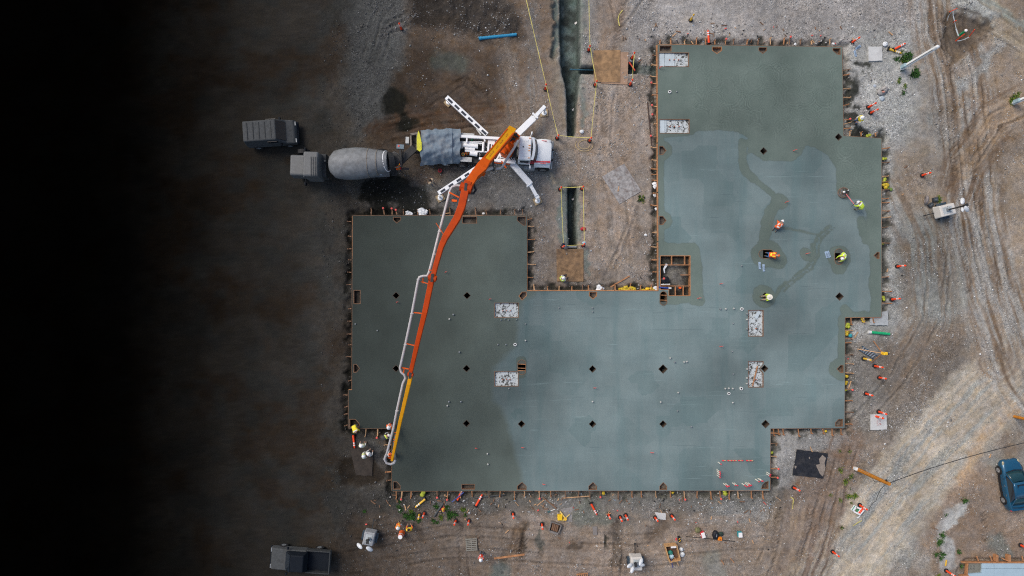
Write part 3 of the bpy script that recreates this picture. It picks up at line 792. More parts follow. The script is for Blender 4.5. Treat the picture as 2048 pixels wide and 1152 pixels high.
def slab_material():
    m, nt, b = nodes_of('floated_concrete')
    N = nt.nodes.new; L = nt.links.new
    ge = N('ShaderNodeNewGeometry'); P = ge.outputs['Position']
    def A(n):
        a = N('ShaderNodeAttribute'); a.attribute_name = n; return a.outputs['Fac']
    def M(op, a, bb=None, cl=False):
        n = N('ShaderNodeMath'); n.operation = op; n.use_clamp = cl
        for i, v in enumerate((a, bb)):
            if v is None: continue
            if isinstance(v, (int, float)): n.inputs[i].default_value = v
            else: L(v, n.inputs[i])
        return n.outputs[0]
    def noise(sc, det=5, ro=0.6, st=None, rot=0, dist=0.0):
        v = P
        if st:
            mp = N('ShaderNodeMapping'); mp.inputs['Scale'].default_value = st; mp.inputs['Rotation'].default_value = (0, 0, rot); L(P, mp.inputs[0]); v = mp.outputs[0]
        n = N('ShaderNodeTexNoise'); n.inputs['Scale'].default_value = sc; n.inputs['Detail'].default_value = det; n.inputs['Roughness'].default_value = ro; n.inputs['Distortion'].default_value = dist
        L(v, n.inputs['Vector']); return n.outputs[0]
    def rg(v, a, b_, c_, d_):
        n = N('ShaderNodeMapRange'); n.inputs[1].default_value = a; n.inputs[2].default_value = b_; n.inputs[3].default_value = c_; n.inputs[4].default_value = d_
        L(v, n.inputs[0]); return n.outputs[0]
    def mix(f, a, c):
        n = N('ShaderNodeMix'); n.data_type = 'RGBA'
        L(f, n.inputs[0])
        for i, v in ((6, a), (7, c)):
            if isinstance(v, tuple): n.inputs[i].default_value = (*v, 1)
            else: L(v, n.inputs[i])
        return n.outputs[2]
    # dry, setting concrete: blue-grey with float passes running both ways
    drift = A('drift')
    dry = mix(rg(noise(0.28, 6, 0.65), 0.35, 0.65, 0, 1), (0.132, 0.176, 0.174), (0.164, 0.208, 0.202))
    dry = mix(M('MULTIPLY', rg(noise(0.7, 5, 0.6, (0.12, 1.0, 1), 0.12), 0.45, 0.7, 0, 1), 0.5), dry, (0.175, 0.228, 0.224))
    dry = mix(M('MULTIPLY', rg(noise(0.9, 5, 0.6, (1.0, 0.10, 1), -0.05), 0.5, 0.7, 0, 1), 0.45), dry, (0.094, 0.158, 0.160))
    vo = N('ShaderNodeTexVoronoi'); vo.distance = 'CHEBYCHEV'; vo.inputs['Scale'].default_value = 0.42; vo.inputs['Randomness'].default_value = 1
    L(P, vo.inputs['Vector']); sp = N('ShaderNodeSeparateColor'); L(vo.outputs['Color'], sp.inputs[0])
    dry = mix(M('MULTIPLY', rg(sp.outputs[0], 0.6, 1.0, 0, 1), 0.5), dry, (0.096, 0.150, 0.148))
    # thin trowel scratches
    scr = rg(noise(1.6, 3, 0.8, (0.10, 2.6, 1), 0.5, 0.4), 0.65, 0.70, 0, 0.6)
    dry = mix(scr, dry, (0.21, 0.285, 0.28))
    scr2 = rg(noise(1.3, 3, 0.8, (0.08, 2.2, 1), 0.12, 0.3), 0.65, 0.70, 0, 0.5)
    dry = mix(scr2, dry, (0.085, 0.12, 0.125))
    wetc = mix(rg(noise(0.8, 6, 0.7), 0.3, 0.7, 0, 1), (0.105, 0.138, 0.117), (0.130, 0.163, 0.140))
    ed = noise(3.2, 5, 0.7)
    wm = M('ADD', A('wet'), rg(ed, 0, 1, -3.0, 3.0))
    rim = rg(M('ABSOLUTE', wm), 0.0, 2.0, 0.26, 0.0)
    wm = rg(wm, -0.8, 0.8, 0, 1)
    col = mix(wm, dry, wetc)
    col = mix(rim, col, (0.065, 0.08, 0.072))
    fm = rg(M('ADD', A('fresh'), rg(ed, 0, 1, -5, 5)), -6, 6, 0, 1)
    freshc = mix(rg(noise(0.5, 6, 0.65), 0.3, 0.7, 0, 1), (0.116, 0.142, 0.122), (0.130, 0.162, 0.142))
    col = mix(fm, col, freshc)
    # power-trowel swirl: overlapping arcs
    def arcs(scale, off):
        mp = N('ShaderNodeMapping'); mp.inputs['Location'].default_value = off; L(P, mp.inputs[0])
        v = N('ShaderNodeTexVoronoi'); v.inputs['Scale'].default_value = scale; v.inputs['Randomness'].default_value = 0.55; L(mp.outputs[0], v.inputs['Vector'])
        s = M('SINE', M('ADD', M('MULTIPLY', v.outputs['Distance'], 48.0), M('MULTIPLY', noise(1.7, 4, 0.7), 14.0)))
        return M('MULTIPLY', s, rg(v.outputs['Distance'], 0.25, 0.6, 0.0, 1.0))
    ar = M('ADD', arcs(0.85, (0, 0, 0)), M('MULTIPLY', arcs(0.62, (3.3, 1.7, 0)), 0.8))
    ar = M('MULTIPLY', M('MULTIPLY', ar, A('swirl')), rg(noise(0.6, 3), 0.35, 0.6, 0.25, 1.0))
    shade = M('ADD', 1.0, M('MULTIPLY', ar, 0.15))
    fine = rg(noise(11, 6, 0.8), 0.3, 0.7, 0.93, 1.07)
    weave = rg(noise(5, 4, 0.7, (1, 0.25, 1)), 0.3, 0.7, 0.965, 1.035)
    sh = M('MULTIPLY', M('MULTIPLY', M('MULTIPLY', shade, fine), weave), M('MULTIPLY', A('slab_fade'), M('ADD', 1.0, M('MULTIPLY', drift, 0.9))))
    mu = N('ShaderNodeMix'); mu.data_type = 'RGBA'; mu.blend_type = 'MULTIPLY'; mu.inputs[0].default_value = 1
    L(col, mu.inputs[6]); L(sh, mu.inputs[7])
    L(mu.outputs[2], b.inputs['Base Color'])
    L(rg(wm, 0, 1, 0.85, 0.62), b.inputs['Roughness'])
    b.inputs['Specular IOR Level'].default_value = 0.18
    bp = N('ShaderNodeBump'); bp.inputs['Strength'].default_value = 0.25; bp.inputs['Distance'].default_value = 0.02
    L(M('ADD', M('MULTIPLY', ar, 0.5), noise(7, 6, 0.75)), bp.inputs['Height']); L(bp.outputs[0], b.inputs['Normal'])
    return m

slab = build_slab()

# ---------------------------------------------------------------- form timber colours
LUM = mat('form_timber', (0.40, 0.185, 0.078), 0.8, vary=0.35, scale=4, bump=0.2, dirt=0.45, dirtcol=(0.15, 0.095, 0.06), stretch=(1, 1, 1))
LUM_D = mat('weathered_timber', (0.20, 0.11, 0.062), 0.85, vary=0.35, scale=5, bump=0.2, dirt=0.5, dirtcol=(0.07, 0.055, 0.045))
LUM_P = mat('pale_timber', (0.50, 0.30, 0.155), 0.8, vary=0.3, scale=5, bump=0.2, dirt=0.4, dirtcol=(0.22, 0.14, 0.09))
BLACK = mat('black_rubber', (0.012, 0.012, 0.013), 0.75, vary=0.3, dirt=0.35, dirtcol=(0.07, 0.06, 0.05))
PINK = mat('pink_marker_paint', (0.72, 0.11, 0.09), 0.7, dirt=0.2)
ORANGE = mat('orange_post_plastic', (0.85, 0.075, 0.02), 0.6, vary=0.10, dirt=0.10, spec=0.2)
YEL = mat('yellow_post_plastic', (0.78, 0.46, 0.04), 0.55, vary=0.15, dirt=0.25)
WHITE = mat('dull_white_paint', (0.74, 0.75, 0.74), 0.5, vary=0.06, dirt=0.12, dirtcol=(0.40, 0.37, 0.34))
REFL = mat('white_reflective_band', (0.80, 0.76, 0.72), 0.4, vary=0.05, dirt=0.2)
GREYP = mat('dull_grey_metal', (0.27, 0.29, 0.30), 0.5, metal=0.4, dirt=0.3)

# openings get a thin timber liner and a few pieces of bracing (parts of the slab)
def frame_of(loop, name, m, t=1.4, zt=SZ + 0.012, zb=-0.5, skip=()):
    n = len(loop); cx = sum(p[0] for p in loop) / n; cy = sum(p[1] for p in loop) / n
    mb = MB()
    inn = []
    for i in range(n):
        p0, p1, p2 = Vector(loop[i - 1]), Vector(loop[i]), Vector(loop[(i + 1) % n])
        def inw(a, c):
            d = (c - a).normalized(); nn = Vector((-d.y, d.x))
            return nn if nn.dot(Vector((cx, cy)) - a) > 0 else -nn
        n1, n2 = inw(p0, p1), inw(p1, p2)
        bis = (n1 + n2); bis = bis / max(0.35, bis.length_squared / 2)
        inn.append(p1 + bis * t)
    for i in range(n):
        if i in skip: continue
        j = (i + 1) % n
        q = [loop[i], loop[j], tuple(inn[j]), tuple(inn[i])]
        sub = MB()
        pl = [W2(x, y, SZ) for x, y in q]
        o = len(mb.v)
        mb.prism(pl, zb, zt)
    return mb.build(name, [m], slab)
for k, hl in enumerate(HOLES): frame_of(hl, 'column_blockout', mat('dark_liner', (0.085, 0.062, 0.045), 0.8, vary=.3), 0.6)  # darker timber than the other liners
for k, hl in enumerate(HOLES_E): frame_of(hl, 'edge_blockout', LUM if k in (0, 11, 12) else LUM_D, 1.0, zb=-.05)
frame_of(PIT, 'pit_liner', LUM, 1.2)
for hl in OBL + OBH: frame_of(hl, 'pipe_blockout', LUM_D, 0.9)
for hl in BEDP: frame_of(hl, 'bed_liner', LUM_D, 1.0)

# round-ended openings: short timber cross members and a tin cap of concrete at each end
def bar_px(p0, p1, w, h, z, m, name, par):
    a, b_ = W(*p0, z), W(*p1, z)
    return MB().beam([a, b_], w, h).build(name, [m], par)
for (x0, x1, ys) in ((1320.5, 1333.5, (590, 600)), (1036, 1051, (728, 736, 741))):
    for y in ys: bar_px((x0, y), (x1, y + 0.6), 0.05, 0.09, SZ - 0.03, LUM, 'blockout_brace', slab)
END = mat('patched_concrete', (0.075, 0.085, 0.072), 0.8, vary=0.2, scale=4, bump=0.2)
def endcap(c, r, a0, a1, z=SZ - 0.015):
    pts = [(c[0] + r * math.cos(t), c[1] + r * math.sin(t)) for t in np.linspace(a0, a1, 11)]
    MB().prism([W2(x, y, z) for x, y in pts], -0.1, z).build('end_fill', [END], slab)
endcap((1327, 603.5), 6.4, 0, math.pi); endcap((1043.5, 727.5), 7.4, math.pi, 2 * math.pi); endcap((1043.5, 741.5), 7.4, 0, math.pi)
endcap((1678, 506), 7.9, math.pi, 2 * math.pi); endcap((1678, 521), 7.9, 0, math.pi); endcap((1526, 508), 7.9, math.pi / 2, 3 * math.pi / 2)

# shallow gravel-and-foam beds
m, nt, b = nodes_of('white_foam_patches')
N = nt.nodes.new; L = nt.links.new
ge = N('ShaderNodeNewGeometry')
no = N('ShaderNodeTexNoise'); no.inputs['Scale'].default_value = 4.3; no.inputs['Detail'].default_value = 6; no.inputs['Roughness'].default_value = 0.72; no.inputs['Distortion'].default_value = 0.8
L(ge.outputs['Position'], no.inputs['Vector'])
cr = N('ShaderNodeValToRGB')
cr.color_ramp.elements[0].position = 0.44; cr.color_ramp.elements[0].color = (0.06, 0.062, 0.055, 1)
cr.color_ramp.elements[1].position = 0.485; cr.color_ramp.elements[1].color = (0.50, 0.54, 0.54, 1)
e = cr.color_ramp.elements.new(0.462); e.color = (0.17, 0.175, 0.16, 1)
L(no.outputs[0], cr.inputs[0]); L(cr.outputs[0], b.inputs['Base Color']); b.inputs['Roughness'].default_value = 0.9
FOAM = m
FOAM_C = mat('clean_foam_sheet', (0.47, 0.53, 0.55), 0.85, vary=0.12, scale=2, dirt=0.35, dirtcol=(0.30, 0.31, 0.30))
for k, bd in enumerate(BEDP):
    z = 0.16
    mb = MB(); mb.prism([W2(x, y, z) for x, y in bd], -0.1, z)
    bed = mb.build('bed_fill', [FOAM], slab)
    x0, y0, x1, y1 = BEDS[k]
    if k < 2:
        MB().prism([W2(x, y, z + .06) for x, y in rect(x0 + .6, y0 + 1.5, x0 + 11.5, y1 - 1)], z + .004, z + .06).build('foam_sheet', [FOAM_C], slab)
        MB().prism([W2(x, y, z + .05) for x, y in rect(x0 + 12.3, y0 + 1.5, x0 + (32 if k == 0 else 15), y1 - 2)], z + .004, z + .05).build('foam_sheet', [FOAM_C], slab)
    cxm, cym = (x0 + x1) / 2, (y0 + y1) / 2
    horiz = (x1 - x0) > (y1 - y0)
    for t in ((0.35, 0.5, 0.65) if k < 4 else (0.7,)):
        q = (x0 + (x1 - x0) * t, cym + 1) if horiz else (cxm, y0 + (y1 - y0) * t)
        MB().cyl(W(*q, z), 0.05, 0.16, 8, 0).build('capped_pipe', [mat('rust_red_cap', (.36, .12, .07), .7)], slab)
bar_px((1519, 622), (1511, 636), 0.30, 0.04, 0.22, FOAM_C, 'foam_offcut', slab)
bar_px((1515, 732), (1505, 772), 0.10, 0.05, 0.24, LUM, 'loose_lath', slab)

# pit on the west side of the right wing: inner form boards
for p0, p1 in [((1320, 530), (1381, 530)), ((1343, 512), (1343, 530)), ((1369, 512), (1369, 530)), ((1320, 572), (1381, 572)), ((1350.5, 573), (1350.5, 591)), ((1366, 573), (1366, 591)), ((1361, 550), (1381, 550))]:
    bar_px(p0, p1, 0.06, 0.22, SZ - 0.10, LUM, 'pit_form_board', slab)

# pipe stubs, marker stakes and capped conduits cast into the slab
PIPE_W = mat('white_pipe_plastic', (0.70, 0.70, 0.67), 0.4, vary=0.05, dirt=0.2)
PIPE_M = mat('dusty_pipe_plastic', (0.42, 0.42, 0.39), 0.6, dirt=0.4)
PIPE_G = mat('grey_pipe_plastic', (0.20, 0.22, 0.23), 0.5, dirt=0.3)
HOLE = mat('pipe_mouth', (0.02, 0.02, 0.02), 0.9)
def stub(px, py, r, h, m, ring=False):
    c = W(px, py, SZ)
    mb = MB()
    if ring:
        mb.cyl(c, r, h, 16, 0); mb.cyl(c + Vector((0, 0, h)), r * 0.55, 0.006, 12, 1)
    else:
        mb.cyl(c, r, h, 10, 0); mb.ell(c + Vector((0, 0, h)), (r * 1.1, r * 1.1, r * .6), 10, 4, 0, half=True)
    mb.build('pipe_stub', [m, HOLE], slab, smooth=False)
for x, y in [(1339, 184), (1483, 618), (1482, 777), (1030, 689)]: stub(x, y, 0.14, 0.10, PIPE_W, True)
stub(1457.5, 787, 0.13, 0.06, PIPE_W, True)
for x, y in [(1440, 618), (1451, 618), (1467, 617), (1450, 777), (1457, 776.5), (1465, 777), (1465, 805), (1340, 716), (1349, 724), (1356, 785), (1321, 804), (1185, 803), (1382, 853), (1368, 724), (1051, 681), (895, 811), (975, 907), (976, 928), (922, 803), (898, 803), (919, 704), (899, 638), (907, 629), (1493.5, 628), (1493.5, 639), (1493, 658), (1493.5, 738), (1493, 756), (1493, 767), (1373, 723)]:
    stub(x, y, 0.07, 0.14, PIPE_M if int(x + y) % 3 else PIPE_G)
for x, y in [(1353, 184), (1483, 532), (1185, 616), (1185, 624), (1002, 640), (1017, 640), (1466, 647), (1464, 703), (1466, 748), (1355, 822), (1010, 638), (1033, 639), (1051, 648), (1018, 777), (1118, 616), (711, 648), (755, 661), (996, 689), (1012, 689)]:
    stub(x, y, 0.06, 0.08, PIPE_G)
def marker(px, py, lean=(0.1, 0.05), h=0.35, m=None):
    c = W(px, py, SZ)
    MB().beam([c, c + Vector((lean[0], lean[1], h))], 0.04, 0.04).box(c + Vector((lean[0] + .05, lean[1], h)), (0.14, 0.02, 0.10), 0.3).build('marker_stake', [m or PINK], slab)
for x, y in [(1586, 302), (1570, 405), (1439, 568), (1439, 693), (1187, 776), (1301, 905), (1043, 895), (1611, 508), (890, 545), (978, 599), (1395, 597), (1318, 137), (793, 605), (950, 896), (1085, 968)]: marker(x, y)
RC = mat('red_cap', (0.70, 0.04, 0.06), 0.5)
CW = mat('ivory_conduit', (0.74, 0.70, 0.60), 0.5, dirt=0.15)
COND = [(1436.5, 924.5), (1434, 939), (1434, 942), (1434.5, 946), (1434, 950), (1447, 967), (1448.5, 968.5), (1451, 967), (1465, 966), (1468.5, 966), (1484, 967), (1487, 968.5), (1490.5, 967), (1492, 965), (1494, 966), (1496.5, 966), (1511, 958.5), (1516, 957), (1519, 957.5), (1533.5, 944.5), (1533, 948)]
for i, (x, y) in enumerate(COND):
    c = W(x, y, SZ); h = 0.62 + 0.18 * ((i * 7) % 5) / 5
    e = MB().cyl(c, 0.042, h, 8, 0).cyl(c + Vector((0, 0, h)), 0.052, 0.10, 8, 1)
    e.build('capped_conduit', [CW, RC], slab)
for x0, x1 in [(1444, 1451), (1455, 1473), (1476, 1486), (1492, 1506)]:
    a, b_ = W(x0, 921, SZ + .05), W(x1, 921, SZ + .05)
    mb = MB()
    n = max(2, int((x1 - x0) / 3))
    for i in range(n):
        p = a.lerp(b_, (i + .5) / n); mb.tube([p + Vector((-.07, .0, 0)), p + Vector((.07, -.01, .05))], 0.05, 7, i % 2)
    mb.build('fallen_caps', [RC, LUM_P], slab)

# ---------------------------------------------------------------- formwork: edge boards, outer stakes, kickers
form = thing('edge_formwork', 'orange timber edge boards and stakes boxing in the big concrete slab', 'formwork', (0, 0, 0))
nO = len(OUT)
def outward(i):
    a, b_ = OUT[i], OUT[(i + 1) % nO]
    dx, dy = b_[0] - a[0], b_[1] - a[1]; l = math.hypot(dx, dy)
    return (dy / l, -dx / l)      # outline runs clockwise on the photo
for i in range(nO):
    a, b_ = OUT[i], OUT[(i + 1) % nO]
    ox, oy = outward(i); l = math.hypot(b_[0] - a[0], b_[1] - a[1])
    n = max(1, round(l / 92))
    warm = (i in (17,)) or (i in (16,))
    for k in range(n):
        t0, t1 = k / n + 0.002, (k + 1) / n - 0.002
        off = (0.9 if warm else 0.45) + 0.15 * ((k + i) % 2)
        p0 = W(a[0] + (b_[0] - a[0]) * t0 + ox * off, a[1] + (b_[1] - a[1]) * t0 + oy * off, SZ)
        p1 = W(a[0] + (b_[0] - a[0]) * t1 + ox * off, a[1] + (b_[1] - a[1]) * t1 + oy * off, SZ)
        wdt = 0.085 if warm else 0.035
        p0.z = p1.z = SZ - 0.14 + (0.03 if warm else -0.012)
        MB().beam([p0, p1], wdt, 0.28).build('form_board', [LUM if (warm or (k + i) % 4 == 0) else LUM_D], form)
stake_mesh = {}
def stake(px, py, ox, oy, length, w=2.2, m=LUM, tip=False, skew=0.0):
    """kicker: a sloping brace from the form top out to a short peg"""
    a = W(px + ox * 1.6, py + oy * 1.6, SZ - 0.03)
    b_ = W(px + ox * length + skew, py + oy * length + (skew if ox else 0), 0.0); b_.z = 0.06
    if oy: b_.x = W(px + skew, py, 0).x
    mb = MB().beam([a, b_], w / PPM, 0.075)
    mb.box((b_.x, b_.y, 0.10), (0.07, 0.07, 0.34), 0.4)
    mb.build('kicker_stake', [m], form)
    if tip:
        MB().ell((b_.x + ox * .07, b_.y - oy * .07, 0.28), (0.10, 0.10, 0.07), 8, 5).build('stake_tip', [PINK], form)
def stakes_h(y, xs, s, ln, tips=(), m=LUM):
    for k, x in enumerate(xs): stake(x + random.uniform(-3, 3), y, 0, s, ln * random.uniform(.65, 1.15), random.uniform(1.3, 2.4), random.choice([m, m, LUM_D, LUM_P]) if m is LUM else m, k in tips, random.uniform(-1.2, 1.2))
def stakes_v(x, ys, s, ln, tips=(), m=LUM):
    for k, y in enumerate(ys): stake(x, y + random.uniform(-3, 3), s, 0, ln * random.uniform(.65, 1.15), random.uniform(1.2, 2.0), random.choice([m, m, LUM_D, LUM_P]) if m is LUM else m, k in tips, random.uniform(-1.2, 1.2))
stakes_h(91, [1320, 1344, 1370, 1392, 1412, 1432, 1450, 1466, 1491, 1517, 1542, 1568, 1578, 1600, 1622, 1660], -1, 12, (6, 12))
stakes_v(1686, [140, 152, 178, 196, 213, 238, 258], 1, 13, (5,))
stakes_h(274, [1697, 1723, 1753], -1, 10)
stakes_v(1763, [297, 327, 353, 365, 379, 397, 407, 420, 433, 458, 485, 555, 583, 605], 1, 15)
stakes_h(635, [1700, 1726, 1745], 1, 14)
stakes_v(1690, [660, 678, 684, 708, 727, 748, 776, 800, 824, 848], 1, 13, (6,))
stakes_h(857, [1548, 1554, 1566, 1594, 1624, 1646, 1666, 1684], 1, 13)
stakes_v(1541, [866, 884, 911, 938, 952], 1, 14, (3, 4))
stakes_h(981.5, [795, 802, 820, 872, 895, 918, 945, 975, 1000, 1027, 1049, 1076, 1102, 1129, 1155, 1182, 1199, 1238, 1261, 1285, 1314, 1341, 1368, 1393, 1419, 1438, 1458, 1478, 1502, 1528], 1, 14, (1, 3, 4, 11, 16, 22, 25))
stakes_v(784, [872, 891, 944, 959], -1, 14)
stakes_h(857, [731, 757], 1, 16, (1,))
stakes_v(697, [790, 810, 830, 850], -1, 9, (), LUM_D); stakes_v(704.5, [445, 470, 495, 520, 545, 570, 615, 640, 665, 690, 715, 760], -1, 9, (), LUM_D)  # darker timber on the west stakes carries the painted fade
stakes_h(431, [740, 766, 783, 795, 807, 833, 860, 902, 949, 975, 1002, 1028, 1046], -1, 13, (1, 2, 3), LUM_D)
stakes_v(1054, [436, 450, 477, 503, 529, 556], 1, 14)
stakes_h(582, [1067, 1093, 1119, 1146, 1166, 1178, 1206, 1232, 1259, 1279, 1301], -1, 13)
stakes_v(1316, [110, 130, 153, 171, 190, 211, 230, 250, 275, 297, 321, 339, 349, 359, 385, 411, 466, 492, 518, 545], -1, 13, (3, 5, 6, 8))
# ---------------------------------------------------------------- concrete pump truck with its boom
TW = mat('truck_white_paint', (0.80, 0.81, 0.80), 0.42, vary=0.04, scale=2, dirt=0.16, dirtcol=(0.44, 0.42, 0.38), coat=0.2)
TWD = mat('truck_frame_paint', (0.46, 0.47, 0.46), 0.55, vary=0.12, scale=3, dirt=0.55, dirtcol=(0.20, 0.19, 0.175))
ORG = mat('boom_orange_paint', (0.60, 0.088, 0.004), 0.6, vary=0.10, scale=1.5, dirt=0.4, dirtcol=(0.34, 0.07, 0.02), spec=0.15)
ORD = mat('boom_red_orange_paint', (0.45, 0.048, 0.003), 0.6, vary=0.12, scale=1.5, dirt=0.5, dirtcol=(0.19, 0.03, 0.01), spec=0.15)
AMB = mat('boom_yellow_paint', (0.66, 0.29, 0.004), 0.5, spec=0.15, vary=0.10, scale=1.5, dirt=0.2, dirtcol=(0.45, 0.17, 0.03))
PIPE = mat('delivery_pipe_paint', (0.46, 0.44, 0.43), 0.5, vary=0.10, scale=3, dirt=0.3, dirtcol=(0.36, 0.28, 0.24))
HOSE = mat('black_hose', (0.02, 0.021, 0.023), 0.6, dirt=0.3)
DARK = mat('oily_dark_steel', (0.022, 0.022, 0.022), 0.6, vary=0.4, scale=8, dirt=0.4, dirtcol=(0.06, 0.055, 0.05))
GRIP = mat('dark_grip_strip', (0.035, 0.04, 0.055), 0.85, vary=0.2)
GLASS = mat('dark_window_glass', (0.012, 0.017, 0.024), 0.08, vary=0.05, spec=0.6)
AMBL = mat('amber_lamp_lens', (0.75, 0.26, 0.02), 0.3)
RIM = mat('wheel_rim_metal', (0.5, 0.5, 0.5), 0.35, metal=0.8, dirt=0.3)
REDS = mat('red_stripe_paint', (0.62, 0.05, 0.06), 0.45)
TARP = mat('grey_blue_tarpaulin', (0.165, 0.21, 0.25), 0.85, vary=0.14, scale=2.2, dirt=0.65, dirtcol=(0.27, 0.25, 0.225), bump=0.5, bscale=7, spec=0.15)
LIME = mat('lime_cover_plastic', (0.60, 0.58, 0.03), 0.6, dirt=0.25)
TANM = mat('splashed_steel', (0.20, 0.175, 0.145), 0.85, vary=0.3, scale=5, dirt=0.4, dirtcol=(0.08, 0.075, 0.07))
PADW = mat('outrigger_pad_wood', (0.36, 0.27, 0.155), 0.8, vary=0.25, scale=4, bump=0.2, dirt=0.4, dirtcol=(0.18, 0.14, 0.09))

ang = R(-3.2)
T0 = W(1018, 293, 3.0); T0.z = 0
truck = thing('pump_truck', 'white concrete pump truck with tarped hopper and orange boom reaching over the slab', 'pump truck', T0)
def tb(mb, name, mats, par=None, **k):
    """build with the truck (or one of its parts, all sitting at the truck's origin) as parent"""
    return mb.build(name, mats, par if par is not None else truck, origin=T0, **k)
CA, SA = math.cos(ang), math.sin(ang)
def TL(x, y, z): return Vector((T0.x + x * CA - y * SA, T0.y + x * SA + y * CA, z))
TM = Matrix.Rotation(ang, 4, 'Z')
def tbox(mb, c, s, mi=0, taper=1.0): return mb.box(TL(*c), s, mi=mi, M=TM, taper=taper)
def tx(px, z):   # truck-length coordinate of a photo column
    return (W(px, 293, z).x - T0.x) / CA

# chassis
mb = MB()
for y in (0.42, -0.42): tbox(mb, (-2.2, y, 0.95), (12.0, 0.16, 0.30))
for x in (-7.6, -6, -4.4, -2.8, -1.2, 0.4, 2.0): tbox(mb, (x, 0, 0.95), (0.14, 0.84, 0.2))
tb(mb, 'chassis', [DARK])
def wheel(c, r=0.52, w=0.34, inner=0.30):
    mb = MB(); a = TL(c[0], c[1] - w / 2, c[2]); b_ = TL(c[0], c[1] + w / 2, c[2])
    mb.tube([a.lerp(b_, .0), a.lerp(b_, .12), a.lerp(b_, .88), b_], [r * .9, r, r, r * .9], 20)
    t = tb(mb, 'wheel', [BLACK])
    s = 1 if c[1] > 0 else -1
    p = TL(c[0], c[1] + s * (w / 2 - .02), c[2]); q = TL(c[0], c[1] + s * (w / 2 + .012), c[2])
    tb(MB().tube([p, q], [inner, inner * .9], 14), 'rim', [RIM], t)
for x, y in [(3.0, 1.08), (3.0, -1.08), (-5.3, 1.0), (-5.3, -1.0), (-6.6, 1.0), (-6.6, -1.0), (-3.95, 1.0), (-3.95, -1.0)]: wheel((x, y, 0.52), w=0.36 if x > 0 else 0.6)

# cab: bevelled shell, separate visor, windscreen, bonnet with fenders, bumper
xr0, xr1 = tx(1037, 2.9), tx(1063, 2.9)
mb = MB(); xc = (xr0 + xr1) / 2
tbox(mb, (xc, 0, 2.0), (xr1 - xr0, 2.02, 1.7), taper=0.97)
cab = tb(mb, 'cab', [TW], bevel=0.09, seg=3)
mb = MB()
for y in (0.82, 0.22, 0.0, -0.22, -0.82): tbox(mb, (xr1 - 0.17, y, 2.875), (0.17, 0.055, 0.06))
tb(mb, 'marker_lamps', [AMBL], cab)
mb = MB()
for y in (0.62, -0.62): tbox(mb, (xc - .05, y, 2.862), (0.62, 0.13, 0.025))
tb(mb, 'roof_rib', [TW], cab)
tb(MB().ell(TL(xc - .15, 0.08, 2.86), (.06, .06, .05), 8, 4, half=True), 'roof_beacon', [DARK], cab)
for s in (1, -1):
    mb = MB(); tbox(mb, (xc + .05, s * 1.015, 2.2), (0.8, 0.02, 0.62)); tb(mb, 'door_window', [GLASS], cab)
# visor (curved strip)
def bow(x0, x1, half, bulge, z0, z1, m, name, par=None, slope=0.0):
    mb = MB(); n = 9
    pts0 = [(x0 + bulge * (1 - (2 * i / (n - 1) - 1) ** 2), half * (2 * i / (n - 1) - 1)) for i in range(n)]
    pts1 = [(x1 + bulge * (1 - (2 * i / (n - 1) - 1) ** 2), half * (2 * i / (n - 1) - 1)) for i in range(n)]
    vs = [TL(x, y, z0) for x, y in pts0] + [TL(x, y, z1) for x, y in pts1] + [TL(x, y, z0 - .03) for x, y in pts0] + [TL(x, y, z1 - .03) for x, y in pts1]
    fs = []
    for i in range(n - 1):
        fs += [(i, i + n, i + n + 1, i + 1), (i + 2 * n, i + 2 * n + 1, i + 3 * n + 1, i + 3 * n)]
        fs += [(i, i + 1, i + 2 * n + 1, i + 2 * n), (i + n, i + 3 * n, i + 3 * n + 1, i + n + 1)]
    mb.add(vs, fs); return tb(mb, name, [m], par)
bow(xr1 - .02, xr1 + 0.20, 0.93, 0.14, 2.80, 2.70, TW, 'sun_visor')
bow(xr1 + 0.06, xr1 + 0.42, 0.93, 0.16, 2.55, 1.95, GLASS, 'windscreen')
xh0, xh1 = tx(1070, 1.9), tx(1102.5, 1.7)
mb = MB(); n = 7; sec = [(xh0, 1.02, 1.95), (xh0 + .45, 1.0, 1.93), (xh1 - .35, 0.93, 1.78), (xh1, 0.84, 1.62)]
vs = []; nn = 11
for x, hw, z in sec:
    for j in range(nn):
        t = 2 * j / (nn - 1) - 1
        vs.append(TL(x, hw * t, z - 0.16 * abs(t) ** 3.2))
    vs.append(TL(x, hw, 0.8)); vs.append(TL(x, -hw, 0.8))
st = nn + 2; fs = []
for i in range(len(sec) - 1):
    for j in range(nn - 1): fs.append((i * st + j, (i + 1) * st + j, (i + 1) * st + j + 1, i * st + j + 1))
    fs.append((i * st + nn - 1, (i + 1) * st + nn - 1, (i + 1) * st + nn, i * st + nn)); fs.append((i * st, i * st + nn + 1, (i + 1) * st + nn + 1, (i + 1) * st))
fs.append(tuple((len(sec) - 1) * st + j for j in list(range(nn)) + [nn, nn + 1]))
mb.add(vs, fs); hood = tb(mb, 'bonnet', [TW], smooth=True)
